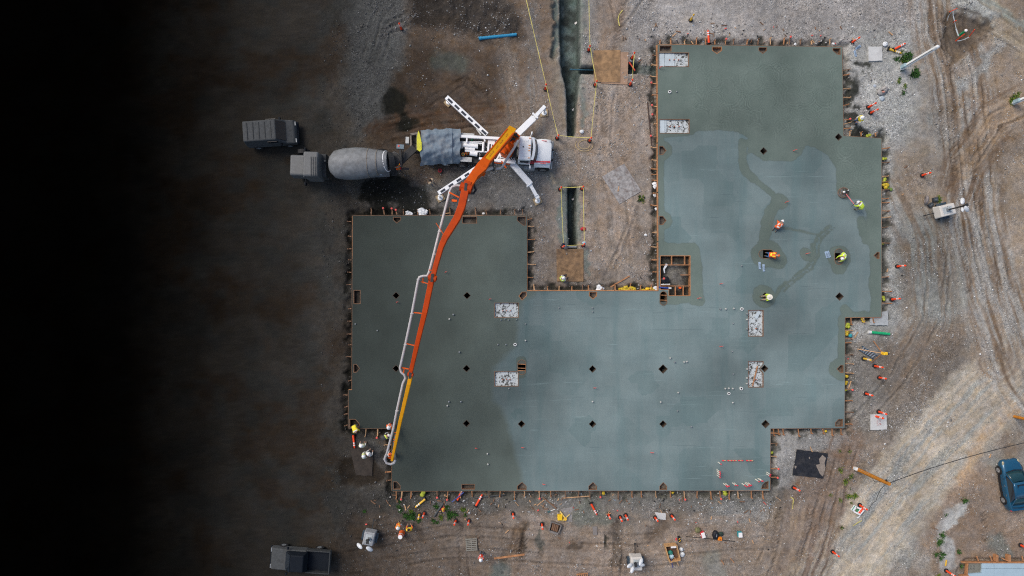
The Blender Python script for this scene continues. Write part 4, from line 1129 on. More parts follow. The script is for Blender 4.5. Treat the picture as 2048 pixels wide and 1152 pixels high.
for s in (1, -1):
    mb = MB(); pts = []
    prof = [(xh0 + .02, 0.55), (xh0 + .05, 1.05), (xh0 + .35, 1.28), (xh0 + .85, 1.32), (xh1 - .12, 1.22), (xh1 + .02, 0.75)]
    vs = [TL(x, s * 0.80, z + .14) for x, z in prof] + [TL(x, s * 1.19, z) for x, z in prof]
    mb.add(vs, [(i, i + 1, i + 7, i + 6) if s < 0 else (i + 6, i + 7, i + 1, i) for i in range(5)])
    o = tb(mb, 'front_fender', [TW], smooth=True); md = o.modifiers.new('thick', 'SOLIDIFY'); md.thickness = 0.05
    mb = MB(); mb.beam([TL(xh0 - .75, s * .985, 1.75), TL(xh0 + .1, s * .985, 1.70), TL(xh1 - .4, s * .96, 1.73)], .04, .10); 
    if s < 0: mb.beam([TL(xh0 - .9, s * .955, 1.885), TL(xh0 + .15, s * .87, 1.90), TL(xh1 - .5, s * .80, 1.76), TL(xh1 - .05, s * .76, 1.60)], [.05, .14, .10, .16], .03)
    tb(mb, 'side_stripe', [REDS], hood)
    tb(MB().ell(TL(xh1 - .02, s * .72, 1.15), (.06, .16, .12), 10, 6), 'headlight', [REFL], hood)
mb = MB(); tbox(mb, (xh1 + .13, 0, 0.75), (0.14, 2.4, 0.42)); tb(mb, 'bumper', [GREYP], bevel=.04)
mb = MB(); tbox(mb, (xh1 + .02, 0, 1.15), (0.06, 1.1, 0.75)); tb(mb, 'grille', [GREYP])
for s in (1, -1):
    a = TL(xr1 - .15, s * 1.02, 2.3); b_ = TL(xr1 - .02, s * 1.42, 2.35); c_ = TL(xr1 - .02, s * 1.42, 1.75)
    o = tb(MB().tube([a, b_, c_], .025, 6), 'mirror_arm', [TW])
    mb = MB(); tbox(mb, (xr1 - .02, s * 1.42, 2.05), (0.12, 0.22, 0.5)); tb(mb, 'mirror', [TW], o, bevel=.02)
    mb = MB()
    for z, e in ((0.95, 1.18), (0.6, 1.3)): tbox(mb, (xc, s * e, z), (0.95, 0.24, 0.05))
    tb(mb, 'cab_step', [GREYP])
    mb = MB(); mb.tube([TL(xc, s * 1.14, .72), TL(xc + .95, s * 1.14, .72)], .3, 14); 
    tb(mb, 'fuel_tank', [GREYP])
mb = MB(); tbox(mb, (xr0 - .28, -0.2, 1.9), (0.32, 0.9, 1.2)); mb.tube([TL(xr0 - .2, -.75, 1), TL(xr0 - .2, -.75, 2.7)], .08, 10)
tb(mb, 'exhaust_stack', [DARK])

# deck: side beams, walkways with grip openings, pumping cylinders, tanks
mb = MB()
for px0, py0, px1, py1, w, z in [(919, 272.5, 1030, 279, .22, 2.0), (958, 317, 1030, 326, .18, 1.9)]:
    mb.beam([W(px0, py0, z), W(px1, py1, z)], w, .22)
for px, py in ((934, 278), (967, 276)): mb.beam([W(px, py - 3, 2.0), W(px - 1 if px < 950 else px + 3, py + 7, 2.0)], .12, .1)
tb(mb, 'deck_beam', [TW])
mb = MB()
mb.prism([W2(x, y, 1.9) for x, y in [(976, 280), (1012, 283), (1008, 305), (974, 303)]], 1.82, 1.9)
mb.prism([W2(x, y, 1.9) for x, y in [(990, 322), (1000, 304), (1024, 307), (1032, 322), (1031, 327), (990, 324)]], 1.82, 1.9)
deck = tb(mb, 'deck_plate', [TW])
mb = MB()
for q in [[(979, 288), (982, 288), (981, 300), (978, 300)], [(984, 289), (986, 289), (985, 298), (983, 298)], [(989, 283), (991, 282), (994, 286), (992, 287)], [(1002, 312), (1007, 312), (1007, 314), (1002, 314)], [(1001, 315.5), (1007, 315.5), (1007, 317.5), (1001, 317.5)], [(1017, 313), (1019, 311), (1024, 319), (1022, 320)], [(1021, 311), (1023, 311), (1028, 319), (1026, 320)], [(999, 321), (1006, 321), (1006, 322), (999, 322)], [(1010, 321), (1017, 322), (1017, 323), (1010, 322)], [(996, 317), (999, 312), (999, 318)]]:
    mb.prism([W2(x, y, 1.905) for x, y in q], 1.895, 1.906)
tb(mb, 'deck_cutout', [DARK], deck)
mb = MB(); mb.beam([W(988, 324.5, 1.75), W(1020, 327.5, 1.75)], .16, .12); tb(mb, 'side_rail', [ORG])
mb = MB()
for px0, py0, px1, py1, z0, z1 in [(920, 274, 965, 285, .7, 1.5), (920, 283, 975, 312, .7, 1.25), (935, 311, 970, 326, .7, 1.1)]:
    mb.prism([W2(x, y, z1) for x, y in [(px0, py0), (px1, py0 + 2), (px1, py1), (px0, py1)]], z0, z1)
tb(mb, 'engine_bay', [DARK])
mb = MB()
mb.tube([W(927, 290, 1.7), W(956, 293, 1.7)], .19, 12); mb.tube([W(930, 297, 1.65), W(950, 299, 1.65)], .13, 10)
mb.tube([W(940, 306, 1.6), W(955, 308.5, 1.6)], .20, 12); mb.tube([W(926, 285, 1.75), W(964, 287, 1.75)], .06, 8)
mb.tube([W(930, 302, 1.7), W(974, 304, 1.7)], .07, 8); mb.tube([W(967, 284, 1.8), W(966, 304, 1.8)], .10, 8)
mb.tube([W(927, 284, 1.6), W(927, 284, 1.8), W(964, 283.5, 1.8)], .045, 6)
tb(mb, 'pump_cylinder', [TW], smooth=True)
mb = MB(); mb.box(W(922.5, 290, 1.5), (.36, .55, .5), ang); mb.box(W(932.5, 319, 1.4), (.95, .40, .10), ang); mb.box(W(935, 269, 1.6), (1.15, .2, .1), ang); tb(mb, 'tool_box', [TWD], bevel=.02)
for px, py, m_, c2 in ((926.5, 309, AMBL, 'green'), (934.5, 306, ORG, 'green')):
    o = tb(MB().cyl(W(px, py, 1.3), .15, .14, 14), 'fluid_cap', [m_])
    tb(MB().cyl(W(px, py, 1.44), .07, .05, 10), 'cap_knob', [mat('green_cap_plastic', (.03, .25, .10), .5)], o)
tb(MB().box(W(944, 279.5, 1.55), (.13, .16, .1), ang), 'green_valve', [mat('green_cap_plastic', (.03, .25, .10), .5)])
mb = MB()
for i in range(26):
    x = random.uniform(945, 978); y = random.uniform(286, 312); z = random.uniform(1.35, 1.7)
    a = random.uniform(0, 6.3); d = random.uniform(3, 8)
    mb.tube([W(x, y, z), W(x + d * .6 * math.cos(a), y + d * .6 * math.sin(a), z + .1), W(x + d * math.cos(a + .3), y + d * math.sin(a + .3), z)], .03, 5, i % 3)
tb(mb, 'hydraulic_hoses', [HOSE, TWD, TANM])

# tarpaulin thrown over the rear
def build_tarp():
    nu, nv = 44, 34; vs = []
    x0, x1, y0, y1 = 841, 920.5, 259, 329
    for j in range(nv + 1):
        for i in range(nu + 1):
            u, v = i / nu, j / nv
            px = x0 + (x1 - x0) * u; py = y0 + 3 * (1 - u) * 0 + (y1 - y0) * v
            top = 2.35 + .12 * math.sin(3 * u + 1)
            ed = max(0, (v - 0.62) / .38)
            ed0 = max(0, (.10 - v) / .10)
            z = top - 1.15 * ed ** 1.5 - .5 * ed0 - .10 * math.sin(u * 3.1)
            if px > 905: z -= 0.12
            nz = float(vnoise(u * 9 + 3 * v, v * 7, 61)) - .5; f = math.sin(u * 26 + 3 * math.sin(v * 4) + 5 * nz) * (.015 + .12 * ed) + .20 * nz + .12 * (float(vnoise(u * 22 - 8 * v, v * 16 + u * 5, 62)) - .5)
            z += f * .8 + .10 * (abs(math.sin(u * 7.5 + 1.8 * v)) ** 6) * (1 - v) - .07 * abs(math.sin(u * 4.1 + v * 9)) ** 8
            py2 = py + (5 * (float(vnoise(u * 9, .5, 63)) - .5) if v > .8 else 0) * (v - .8) * 5 + (5 * (float(vnoise(u * 11, 7.5, 64)) - .6) * (.1 - v) * 10 if v < .1 else 0)
            if u < .12: py2 += (4 if v > .5 else -1) * (.12 - u) * 8 * (v - .3)
            vs.append(W(px + 1.2 * math.sin(v * 17) * (1 if i in (0, nu) else 0), py2, max(z, .95)))
    fs = [(j * (nu + 1) + i, (j + 1) * (nu + 1) + i, (j + 1) * (nu + 1) + i + 1, j * (nu + 1) + i + 1) for j in range(nv) for i in range(nu)]
    mb = MB(); mb.add(vs, fs)
    return tb(mb, 'tarpaulin', [TARP], smooth=True)
build_tarp()
# hopper with splash guards and lime lid
mb = MB()
for q in [[(820, 270), (822.5, 268), (824, 300), (820, 300)], [(820, 267), (836, 264), (836, 268), (821, 271)], [(833, 268), (835, 268), (835, 300), (833, 302)]]:
    mb.prism([W2(x, y, 1.6) for x, y in q], .8, 1.6)
mb.prism([W2(x, y, 1.0) for x, y in [(822, 270), (834, 268), (834, 302), (822, 300)]], .7, 1.0)
tb(mb, 'hopper', [TANM])
tb(MB().prism([W2(x, y, 2.55) for x, y in [(833.5, 275), (836.5, 261), (839, 266), (843, 285), (843.5, 299), (839.5, 303), (833.5, 299)]], 2.4, 2.55), 'hopper_lid', [LIME])
tb(MB().box(W(815.5, 282, 1.2), (.28, .55, .6), ang), 'rear_box', [TWD])
# outriggers
def outrigger(name, segs, foot, pad_rz, strips=0, z=1.25):
    mb = MB()
    for (p0, p1, w, h, dz) in segs: mb.beam([W(*p0, z + dz), W(*p1, z + dz)], w, h)
    o = tb(mb, 'outrigger', [TW], bevel=.02)
    if strips:
        p0, p1 = segs[0][0], segs[0][1]
        m2 = MB()
        for k in range(strips):
            t = (k + .45) / strips
            a = W(p0[0] + (p1[0] - p0[0]) * (t - .055), p0[1] + (p1[1] - p0[1]) * (t - .055), z + segs[0][3] / 2 + .006)
            b_ = W(p0[0] + (p1[0] - p0[0]) * (t + .055), p0[1] + (p1[1] - p0[1]) * (t + .055), z + segs[0][3] / 2 + .006)
            m2.beam([a, b_], .19, .012)
        tb(m2, 'grip_strip', [GRIP], o)
    f = W(*foot, .0)
    m3 = MB(); m3.cyl((f.x, f.y, .10), .23, .07, 18); m3.cyl((f.x, f.y, .17), .08, z - .2, 10)
    m3.cyl((f.x, f.y, .17), .23, .05, 18, r2=.10)
    tb(m3, 'jack_foot', [TW], o)
    tb(MB().box((f.x, f.y, .05), (.68, .62, .10), pad_rz), 'timber_pad', [PADW], o, bevel=.015)
    return o
outrigger('', [((974, 270), (893, 195), .40, .34, 0)], (897.5, 205), .75, 6)
outrigger('', [((957, 334), (877, 387), .36, .32, 0)], (881, 396), .5, 5)
outrigger('', [((1035, 268), (1068, 236), .54, .36, .05), ((1066, 238), (1090, 212.5), .30, .26, 0), ((1069, 233.5), (1071.5, 231), .64, .40, .05), ((1089, 213), (1089.5, 222), .16, .12, -.25)], (1088, 226.5), .08)
outrigger('', [((1024, 327), (1060, 368), .50, .36, .05), ((1059, 367), (1073, 392), .28, .26, 0), ((1058, 368), (1060, 370.5), .60, .40, .05), ((1072, 390), (1076, 397), .34, .3, -.1)], (1075, 402), .45)
mb = MB(); mb.beam([W(953, 257, 1.1), W(962, 270, 1.4)], .12, .10); mb.beam([W(940, 344, 1.1), W(962, 326, 1.4)], .12, .1); tb(mb, 'outrigger_ram', [TWD])
tb(MB().beam([W(883, 389, 1.05), W(940, 350, 1.05)], .06, .05), 'red_guide_rail', [REDS])

# turret and boom
mb = MB()
mb.cyl(W(1014, 296, 2.9) - Vector((0, 0, 1.3)), .62, 1.3, 18, 0)
for q, z in (([(1002, 285), (1010, 275), (1027, 284), (1028, 296), (1014, 309), (1001, 304)], 3.3),):
    mb.prism([W2(x, y, z) for x, y in q], 2.7, z, 0)
mb.beam([W(1004, 304, 3.2), W(1016, 309, 3.2)], .18, .5); mb.beam([W(1024, 280, 3.5), W(1034, 272, 3.0)], .5, .5)
mb.beam([W(1016, 283, 3.7), W(1022, 296, 3.7)], .24, .7); mb.beam([W(1006, 290, 3.7), W(1012, 305, 3.7)], .18, .7)
tur = tb(mb, 'turret', [ORG], bevel=.02)
mb = MB()
for p0, p1 in [((1019, 270), (1034, 268)), ((1020, 276), (1030, 279)), ((1024, 266), (1022, 282)), ((1028, 268), (1036, 274))]: mb.beam([W(*p0, 3.9), W(*p1, 3.6)], .16, .16)
tb(mb, 'turret_fittings', [DARK], tur)
def boom(name, pts, ws, hs, m, top=None, **k):
    P = [W(x, y, z) for x, y, z in pts]
    mb = MB().beam(P, ws, hs)
    return tb(mb, name, [m], bevel=.035, **k)
bpts = [W(1024, 259, 4.3), W(1018, 268, 4.6), W(971, 325, 6.8)]
b1 = tb(MB().beam(bpts, [.58, .66, .60], [.55, .70, .62], 0, 1), 'boom_section', [ORG, AMB])
dv = (bpts[2] - bpts[1]); sd_ = dv.cross(Vector((0, 0, 1))).normalized(); up_ = sd_.cross(dv).normalized()
for q in (1, -1):
    e0, e1 = bpts[1] + sd_ * q * .29 + up_ * .36, bpts[2] + sd_ * q * .265 + up_ * .32
    tb(MB().beam([e0, e1], .09, .06), 'edge_rail', [ORG], b1)
P0, P1 = bpts[1] + up_ * .36, bpts[2] + up_ * .32
dv = P1 - P0
# worn lettering, unreadable even in the photograph: four short words of dark strokes
mb = MB()
for s0, s1 in ((.10, .20), (.32, .45), (.52, .62), (.70, .90)):
    n = int((s1 - s0) * 34)
    for i in range(n):
        t = s0 + (s1 - s0) * (i + .5) / n
        c = P0 + dv * t
        for q in range(2):
            off = (q - .5) * .085 * (1 if i % 2 else .6)
            a = c + sd_ * off
            mb.beam([a - dv.normalized() * .03, a + dv.normalized() * .03 + sd_ * (.02 if i % 3 == 0 else -.02)], .028, .012)
tb(mb, 'worn_lettering', [mat('faded_letter_paint', (.16, .055, .02), .7)], b1)
b2 = boom('boom_section', [(972, 323, 6.85), (962, 337, 7.4), (948, 352, 7.8), (940, 365, 8.1), (933, 374, 8.3)], [.66, .80, .62, .66, .60], [.62, .66, .6, .6, .56], ORG)
b3 = boom('boom_section', [(936, 366, 8.2), (930, 384, 8.5), (923, 415, 8.8), (914, 437, 8.9), (890, 476, 9.1), (882, 495, 9.2), (872, 530, 9.3), (864, 562, 9.3)], [.54, .56, .54, .52, .45, .38, .35, .34], [.6, .6, .6, .58, .52, .48, .45, .42], ORD)
b4 = boom('boom_section', [(866, 548, 9.1), (862, 566, 9.1), (850, 624, 8.9), (834, 690, 8.3), (820, 752, 7.4)], [.36, .40, .37, .33, .28], [.42, .42, .38, .34, .3], ORD)
b5 = boom('boom_section', [(823, 746, 7.3), (818, 768, 7.2), (800, 845, 5.6), (784, 921, 3.6)], [.30, .30, .26, .20], [.28, .26, .24, .2], AMB)
def knuckle(px, py, z, r, w):
    c = W(px, py, z); d = Vector((.95, -.3, 0)).normalized()
    tb(MB().tube([c - d * w, c + d * w], r, 14).tube([c - d * (w + .05), c + d * (w + .05)], r * .45, 10), 'boom_pin', [ORD])
    tb(MB().prism([(c.x - .13, c.y - .30), (c.x + .07, c.y - .30), (c.x + .13, c.y + .30), (c.x - .07, c.y + .30)], c.z + r * .95, c.z + r * 1.02), 'knuckle_slot', [DARK])
knuckle(932, 376, 8.45, .34, .42); knuckle(865, 556, 9.35, .24, .28); knuckle(821, 749, 7.5, .17, .2)
for p0, p1, w in [((918, 395, 8.3), (899, 385, 8.2), .10), ((914, 402, 8.3), (904, 401, 8.2), .16), ((858, 568, 8.8), (842, 563, 8.6), .07), ((846, 556, 8.8), (846, 566, 8.6), .07), ((858, 540, 9), (866, 541, 9), .06), ((848, 627, 8.6), (826, 625, 8.3), .07), ((833, 692, 8), (812, 687, 7.8), .07), ((818, 738, 7.2), (803, 735, 7), .08), ((809, 736, 7.1), (807, 746, 7), .07), ((882, 487, 9), (889, 487, 9), .13), ((872, 446, 9), (888, 470, 9), .05), ((946, 350, 7.4), (968, 336, 7.2), .35), ((960, 344, 7.3), (969, 350, 7.1), .28), ((932, 385, 8.2), (923, 372, 8.2), .35), ((1003, 322, 3), (1012, 336, 2.9), .10)]:
    tb(MB().beam([W(*p0), W(*p1)], w, .12), 'pipe_bracket', [ORG])
mb = MB()
mb.tube([W(940, 366, 8), W(948, 370, 7.9), (W(952, 380, 7.7)), W(947, 387, 7.6), W(936, 386, 7.8)], .09, 8)
mb.tube([W(941, 371, 8), W(946, 376, 7.9), W(942, 383, 7.8), W(936, 385, 7.8)], .05, 8)
mb.tube([W(985, 316, 5), W(984, 330, 5.2), W(986, 342, 5)], .16, 8); mb.tube([W(1028, 268, 3.8), W(1022, 273, 4.0), W(1020, 283, 3.8)], .09, 8)
tb(mb, 'hose_bundle', [HOSE], smooth=True)
def pipe(pts, r=.10, name='delivery_pipe', m=PIPE, collars=()):
    P = [W(*p) for p in pts]
    o = tb(MB().tube(P, r, 10), name, [m], smooth=True)
    for t in collars:
        p = W(*t); q = p + Vector((.02, -.1, 0))
        tb(MB().tube([p, q], r * 1.5, 12), 'pipe_collar', [m], o)
pipe([(1036, 281, 4.2), (1028, 296, 4.4), (1016, 314, 4.6), (1005, 333, 4.8), (1000, 337, 4.8), (992, 337, 4.9)], .10)
pipe([(984, 336, 5.6), (976, 339, 6.2), (969, 341, 6.8), (962, 345, 7.2)], .12)
pipe([(926, 372, 8.0), (912, 371, 8.0), (904, 374, 8.0), (900, 381, 8.0), (893, 408, 8.2), (879, 462, 8.6), (868, 507, 8.8), (858, 545, 8.9), (854, 552, 8.9), (846, 552, 8.9), (839, 554, 8.9), (836, 562, 8.8), (824, 626, 8.4), (811, 688, 7.8), (800, 736, 7.1), (802, 744, 7.0), (808, 749, 7.0), (811, 756, 6.9), (806, 766, 6.8), (794, 820, 5.9), (787, 856, 5.2), (774, 906, 4.0)], .095, collars=[(879, 462, 8.6), (868, 507, 8.8), (824, 626, 8.4), (811, 688, 7.8), (837, 557, 8.8), (794, 820, 5.9), (782, 870, 4.8)])
pipe([(773, 908, 3.9), (769, 918, 3.6), (773, 926, 3.4), (781, 928.5, 3.3), (788, 926, 3.2), (791, 920, 3.1)], .10, 'end_elbow')
pipe([(791, 921, 3.1), (790, 910, 2.6), (788, 890, 1.8), (790, 875, 1.2), (795, 864, .7)], .085, 'placing_hose', mat('grey_rubber_hose', (.12, .12, .12), .7))
mb = MB()
for px, py in ((795, 868), (792, 881)):
    pts = [W(px - 4 + 5 * math.cos(t), py + 2.6 * math.sin(t), 3.6) for t in np.linspace(-1.9, 1.9, 9)]
    mb.tube(pts, .035, 6)
mb.beam([W(776, 915, 3.6), W(789, 919, 3.5)], .07, .07); mb.beam([W(778, 910, 3.6), W(786, 918, 3.5)], .1, .1)
tb(mb, 'hose_hook', [ORG])

# ---------------------------------------------------------------- vehicles half lost in the westward fade, painted into their colours
GV = mat('dimmed_dusty_body', (.048, .051, .052), .7, vary=.2, dirt=.5, dirtcol=(.02, .018, .016), spec=.1)  # dusty body paint, darkened to sit in the painted fade
GVN = mat('dimmed_navy_body', (.009, .012, .017), .6, vary=.1, dirt=.2, dirtcol=(.014, .012, .011), spec=.1)  # navy, darkened likewise for the fade
# ---------------------------------------------------------------- transit mixer backed up to the hopper
MX = mat('mixer_drum_paint', (0.16, 0.168, 0.172), 0.6, vary=0.3, scale=2.5, dirt=0.5, dirtcol=(0.10, 0.085, 0.07))  # drum paint darkened to follow the fade painted in the west
M0 = W(700, 325, 0)
mixer = thing('mixer_truck', 'pale concrete mixer truck backed up to the pump hopper on soil faded dark', 'mixer truck', M0)
def mbld(mb, name, mats, par=None, **k): return mb.build(name, mats, par if par is not None else mixer, origin=M0, **k)
P = [W(x, y, z) for x, y, z in [(664, 329, 2.5), (672, 329, 2.55), (690, 328.5, 2.6), (715, 327, 2.75), (735, 326, 2.9), (752, 325, 3.05), (773, 323, 3.2), (776, 323, 3.2)]]
drum = mbld(MB().tube(P, [.75, 1.12, 1.28, 1.30, 1.22, 1.06, .84, .80], 30), 'drum', [MX], smooth=True)
mb = MB()
for t, r in (((739, 326, 2.92), 1.20), ((756, 325, 3.08), 1.03)):
    p = W(*t); mb.tube([p - Vector((.03, 0, 0)), p + Vector((.03, 0, 0))], [r * 1.004 + .01, r * 1.0 + .005], 30)
mbld(mb, 'drum_band', [TANM], drum)
p = W(774, 322.5, 3.2); 
def ring(c, d, r, t, n=24):
    d = Vector(d).normalized(); a = d.cross(Vector((0, 0, 1))).normalized(); b_ = d.cross(a)
    return [Vector(c) + (a * math.cos(q) + b_ * math.sin(q)) * r for q in np.linspace(0, 2 * math.pi, n)]
mbld(MB().tube(ring(p, (1, .05, .25), .82, 0), .05, 6), 'drum_rim', [TW], drum)
mb = MB(); mb.tube([W(775, 322, 3.1), W(786, 321, 2.95)], [.78, .66], 22); mbld(mb, 'drum_mouth', [DARK], drum)
mbld(MB().tube(ring(W(791, 320, 2.9), (1, .1, .9), .62, 0), .04, 6), 'charge_hopper_rim', [TANM])
mbld(MB().prism([W2(x, y, 2.6) for x, y in [(786, 302), (796, 306), (800, 318), (797, 330), (787, 334)]], 2.45, 2.6), 'charge_hopper', [DARK])
mb = MB(); mb.beam([W(801, 322, 1.9), W(829, 296, 1.6)], .62, .22); mbld(mb, 'chute', [DARK])
mbld(MB().beam([W(800.5, 300, 2.6), W(803, 334, 2.4)], .16, .3).beam([W(806, 300, 2.2), W(805, 330, 2.1)], .08, .2), 'rear_frame', [DARK])
mb = MB(); mb.prism([W2(x, y, 1.2) for x, y in [(735, 347), (779, 340), (779, 353), (735, 355)]], 1.1, 1.2); mb.prism([W2(x, y, 1.25) for x, y in [(755, 346), (764, 343), (763, 350), (755, 350)]], 1.2, 1.27, 1)
mbld(mb, 'side_fender', [MX, TW])
mbld(MB().tube([W(x, y, 1.9) for x, y in [(782, 333), (779, 341), (783, 351), (793, 351), (794, 346), (791, 342), (792, 336), (788, 333), (782, 333)]], .035, 6).prism([W2(x, y, 1.6) for x, y in [(782, 335), (780, 342), (784, 350), (792, 350), (791, 336)]], 1.55, 1.6), 'ladder_platform', [DARK])
mb = MB(); mb.box(W(801, 294, 1.5), (.62, .36, .3), -.05); mb.cyl(W(797.5, 292, 1.65), .08, .03, 12, 1); mbld(mb, 'control_box', [mat('blue_grey_box', (.13, .19, .23), .5, dirt=.3), PINK])
mb = MB(); mb.box(W(812, 337.5, 1.2), (.55, .22, .05), -.1); mb.cyl(W(801, 337.5, 1.3), .08, .06, 10, 1); mbld(mb, 'tail_lamp', [DARK, REDS])
mb = MB(); mb.prism([W2(x, y, 1.0) for x, y in [(640, 312), (782, 308), (782, 336), (640, 338)]], .8, 1.0); mbld(mb, 'mixer_chassis', [DARK])
mb = MB(); mb.box(W(628, 333, 2.6), (1.35, 2.2, 2.0), -.03, taper=.92); mb.box(W(600, 333, 1.7), (1.5, 1.9, 1.1), -.03, taper=.9); cabm = mbld(mb, 'mixer_cab', [mat('dimmed_cab_paint', (.10, .105, .106), .5, dirt=.4, dirtcol=(.045, .04, .036))], bevel=.15, seg=3)  # pale cab, its paint darkened for the westward fade
mb = MB(); mb.box(W(613.5, 333, 2.75), (.10, 1.9, .75), M=Matrix.Rotation(-.35, 4, 'Y')); mbld(mb, 'cab_window', [GLASS], cabm)
for k in range(4): mbld(MB().box(W(622 + k * 4, 333, 3.62), (.05, 1.6, .03)), 'cab_roof_rib', [GV], cabm)
mbld(MB().tube([W(650, 322, .9), W(650, 322, 3.2)], .09, 10).box(W(650, 334, 1.9), (.5, 1.9, 1.2)), 'water_tank', [GV], None, bevel=.05)
for s in (1, -1):
    c = W(612, 333, 2.3); mbld(MB().tube([c + Vector((0, s * 1.0, 0)), c + Vector((-.05, s * 1.45, 0))], .03, 6).box(c + Vector((-.05, s * 1.45, -.1)), (.1, .2, .5)), 'mirror', [GVN], cabm)
for px in (612, 745, 765):
    for s in (1, -1):
        c = W(px, 331, 0); c.z = .52; c.y += s * 1.02
        mbld(MB().tube([c - Vector((0, .17, 0)), c + Vector((0, .17, 0))], .52, 18), 'mixer_wheel', [BLACK])

PALEV = mat('dimmed_dusty_bonnet', (.066, .070, .071), .7, vary=.2, dirt=.5, dirtcol=(.03, .028, .025), spec=.1)  # pale paint with the fade to black worked into its colour
def side_prism(o, pr, w, m, nm, bv, w2=None):
    n = len(pr); mb = MB(); w2 = w2 or w
    hi = max(z for _, z in pr)
    f = lambda z: (w2 if z > hi - .12 else w) / 2
    mb.add([(x, -f(z), z) for x, z in pr] + [(x, f(z), z) for x, z in pr], [tuple(range(n)), tuple(reversed(range(n, 2 * n)))] + [(i, i + n, (i + 1) % n + n, (i + 1) % n) for i in range(n)])
    return mb.build(nm, [m], o, bevel=bv, seg=3)
def wheels(o, L_, Wd, xs, r=.36):
    for x in xs:
        for s in (1, -1):
            w = MB().tube([(x, s * (Wd / 2 - .16), r), (x, s * (Wd / 2 + .03), r)], r, 16).build('wheel', [BLACK], o)
            MB().tube([(x, s * (Wd / 2 + .03), r), (x, s * (Wd / 2 + .04), r)], r * .55, 12).build('rim', [GREYP], w)
# a van: bonnet, raked screen, long ribbed roof
v = thing('parked_van', 'dim grey parked van on ground faded to black above the mixer truck', 'van', W(550, 273, 0), R(4))
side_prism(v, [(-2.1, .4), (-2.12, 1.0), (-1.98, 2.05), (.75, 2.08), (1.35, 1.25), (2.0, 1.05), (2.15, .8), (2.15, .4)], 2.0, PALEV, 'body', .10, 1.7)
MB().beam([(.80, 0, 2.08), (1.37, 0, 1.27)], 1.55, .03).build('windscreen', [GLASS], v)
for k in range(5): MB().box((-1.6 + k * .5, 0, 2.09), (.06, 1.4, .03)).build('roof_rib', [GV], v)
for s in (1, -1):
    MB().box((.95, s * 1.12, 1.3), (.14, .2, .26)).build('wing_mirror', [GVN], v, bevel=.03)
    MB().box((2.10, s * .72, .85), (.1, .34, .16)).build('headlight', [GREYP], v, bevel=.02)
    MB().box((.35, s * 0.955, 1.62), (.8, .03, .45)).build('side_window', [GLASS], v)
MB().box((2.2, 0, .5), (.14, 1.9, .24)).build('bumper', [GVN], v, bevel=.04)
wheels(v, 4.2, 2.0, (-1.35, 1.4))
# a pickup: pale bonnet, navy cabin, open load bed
v = thing('parked_pickup', 'dim pickup with navy cabin on ground faded dark in the lower west corner', 'pickup', W(606, 1112, 0), R(176))
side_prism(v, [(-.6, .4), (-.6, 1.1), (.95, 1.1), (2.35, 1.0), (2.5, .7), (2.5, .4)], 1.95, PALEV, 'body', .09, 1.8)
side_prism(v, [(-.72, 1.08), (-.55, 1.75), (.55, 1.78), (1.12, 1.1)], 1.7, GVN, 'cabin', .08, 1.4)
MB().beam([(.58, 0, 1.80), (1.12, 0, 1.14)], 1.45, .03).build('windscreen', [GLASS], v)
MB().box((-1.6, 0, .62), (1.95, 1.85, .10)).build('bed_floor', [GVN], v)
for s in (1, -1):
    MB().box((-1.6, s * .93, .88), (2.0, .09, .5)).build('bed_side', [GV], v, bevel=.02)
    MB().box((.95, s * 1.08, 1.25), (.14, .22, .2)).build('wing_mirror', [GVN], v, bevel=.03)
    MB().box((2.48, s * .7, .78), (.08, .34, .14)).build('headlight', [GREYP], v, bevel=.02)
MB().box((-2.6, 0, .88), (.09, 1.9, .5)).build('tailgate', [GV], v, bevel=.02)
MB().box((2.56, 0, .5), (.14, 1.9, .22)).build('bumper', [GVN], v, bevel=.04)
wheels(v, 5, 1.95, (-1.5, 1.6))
# ---------------------------------------------------------------- people
SKIN = mat('skin', (.42, .24, .16), .6, vary=.08)
SKIN_D = mat('tanned_skin', (.25, .13, .085), .6, vary=.08)
BOOT = mat('work_boot', (.10, .075, .05), .8, dirt=.4)
HAIR = mat('dark_hair', (.015, .012, .01), .7)
def cloth(name, c): return mat(name, c, .85, vary=.14, scale=9, bump=.2, dirt=.15)
ORV, LMV, YLV = cloth('orange_hi_vis_cloth', (.82, .13, .02)), cloth('lime_hi_vis_cloth', (.62, .80, .06)), cloth('yellow_hi_vis_cloth', (.80, .66, .04))
SIL = mat('silver_reflective_tape', (.75, .75, .70), .35)
JEAN, BLUEJ, NAVY, KHAKI = cloth('grey_jeans', (.12, .13, .16)), cloth('blue_jeans', (.06, .17, .36)), cloth('navy_trousers', (.02, .025, .05)), cloth('khaki_trousers', (.28, .23, .16))
WSH, GSH, TSH = cloth('white_shirt', (.66, .66, .62)), cloth('grey_shirt', (.25, .25, .25)), cloth('tan_jacket', (.48, .38, .26))
HATW, HATO = mat('white_hard_hat', (.80, .80, .78), .35, vary=.04, dirt=.15), mat('orange_hard_hat', (.75, .14, .03), .4, vary=.05)
STRAW = mat('pale_sun_hat', (.70, .66, .56), .8)
LSTRIP = mat('lime_tape', (.70, .85, .10), .5)

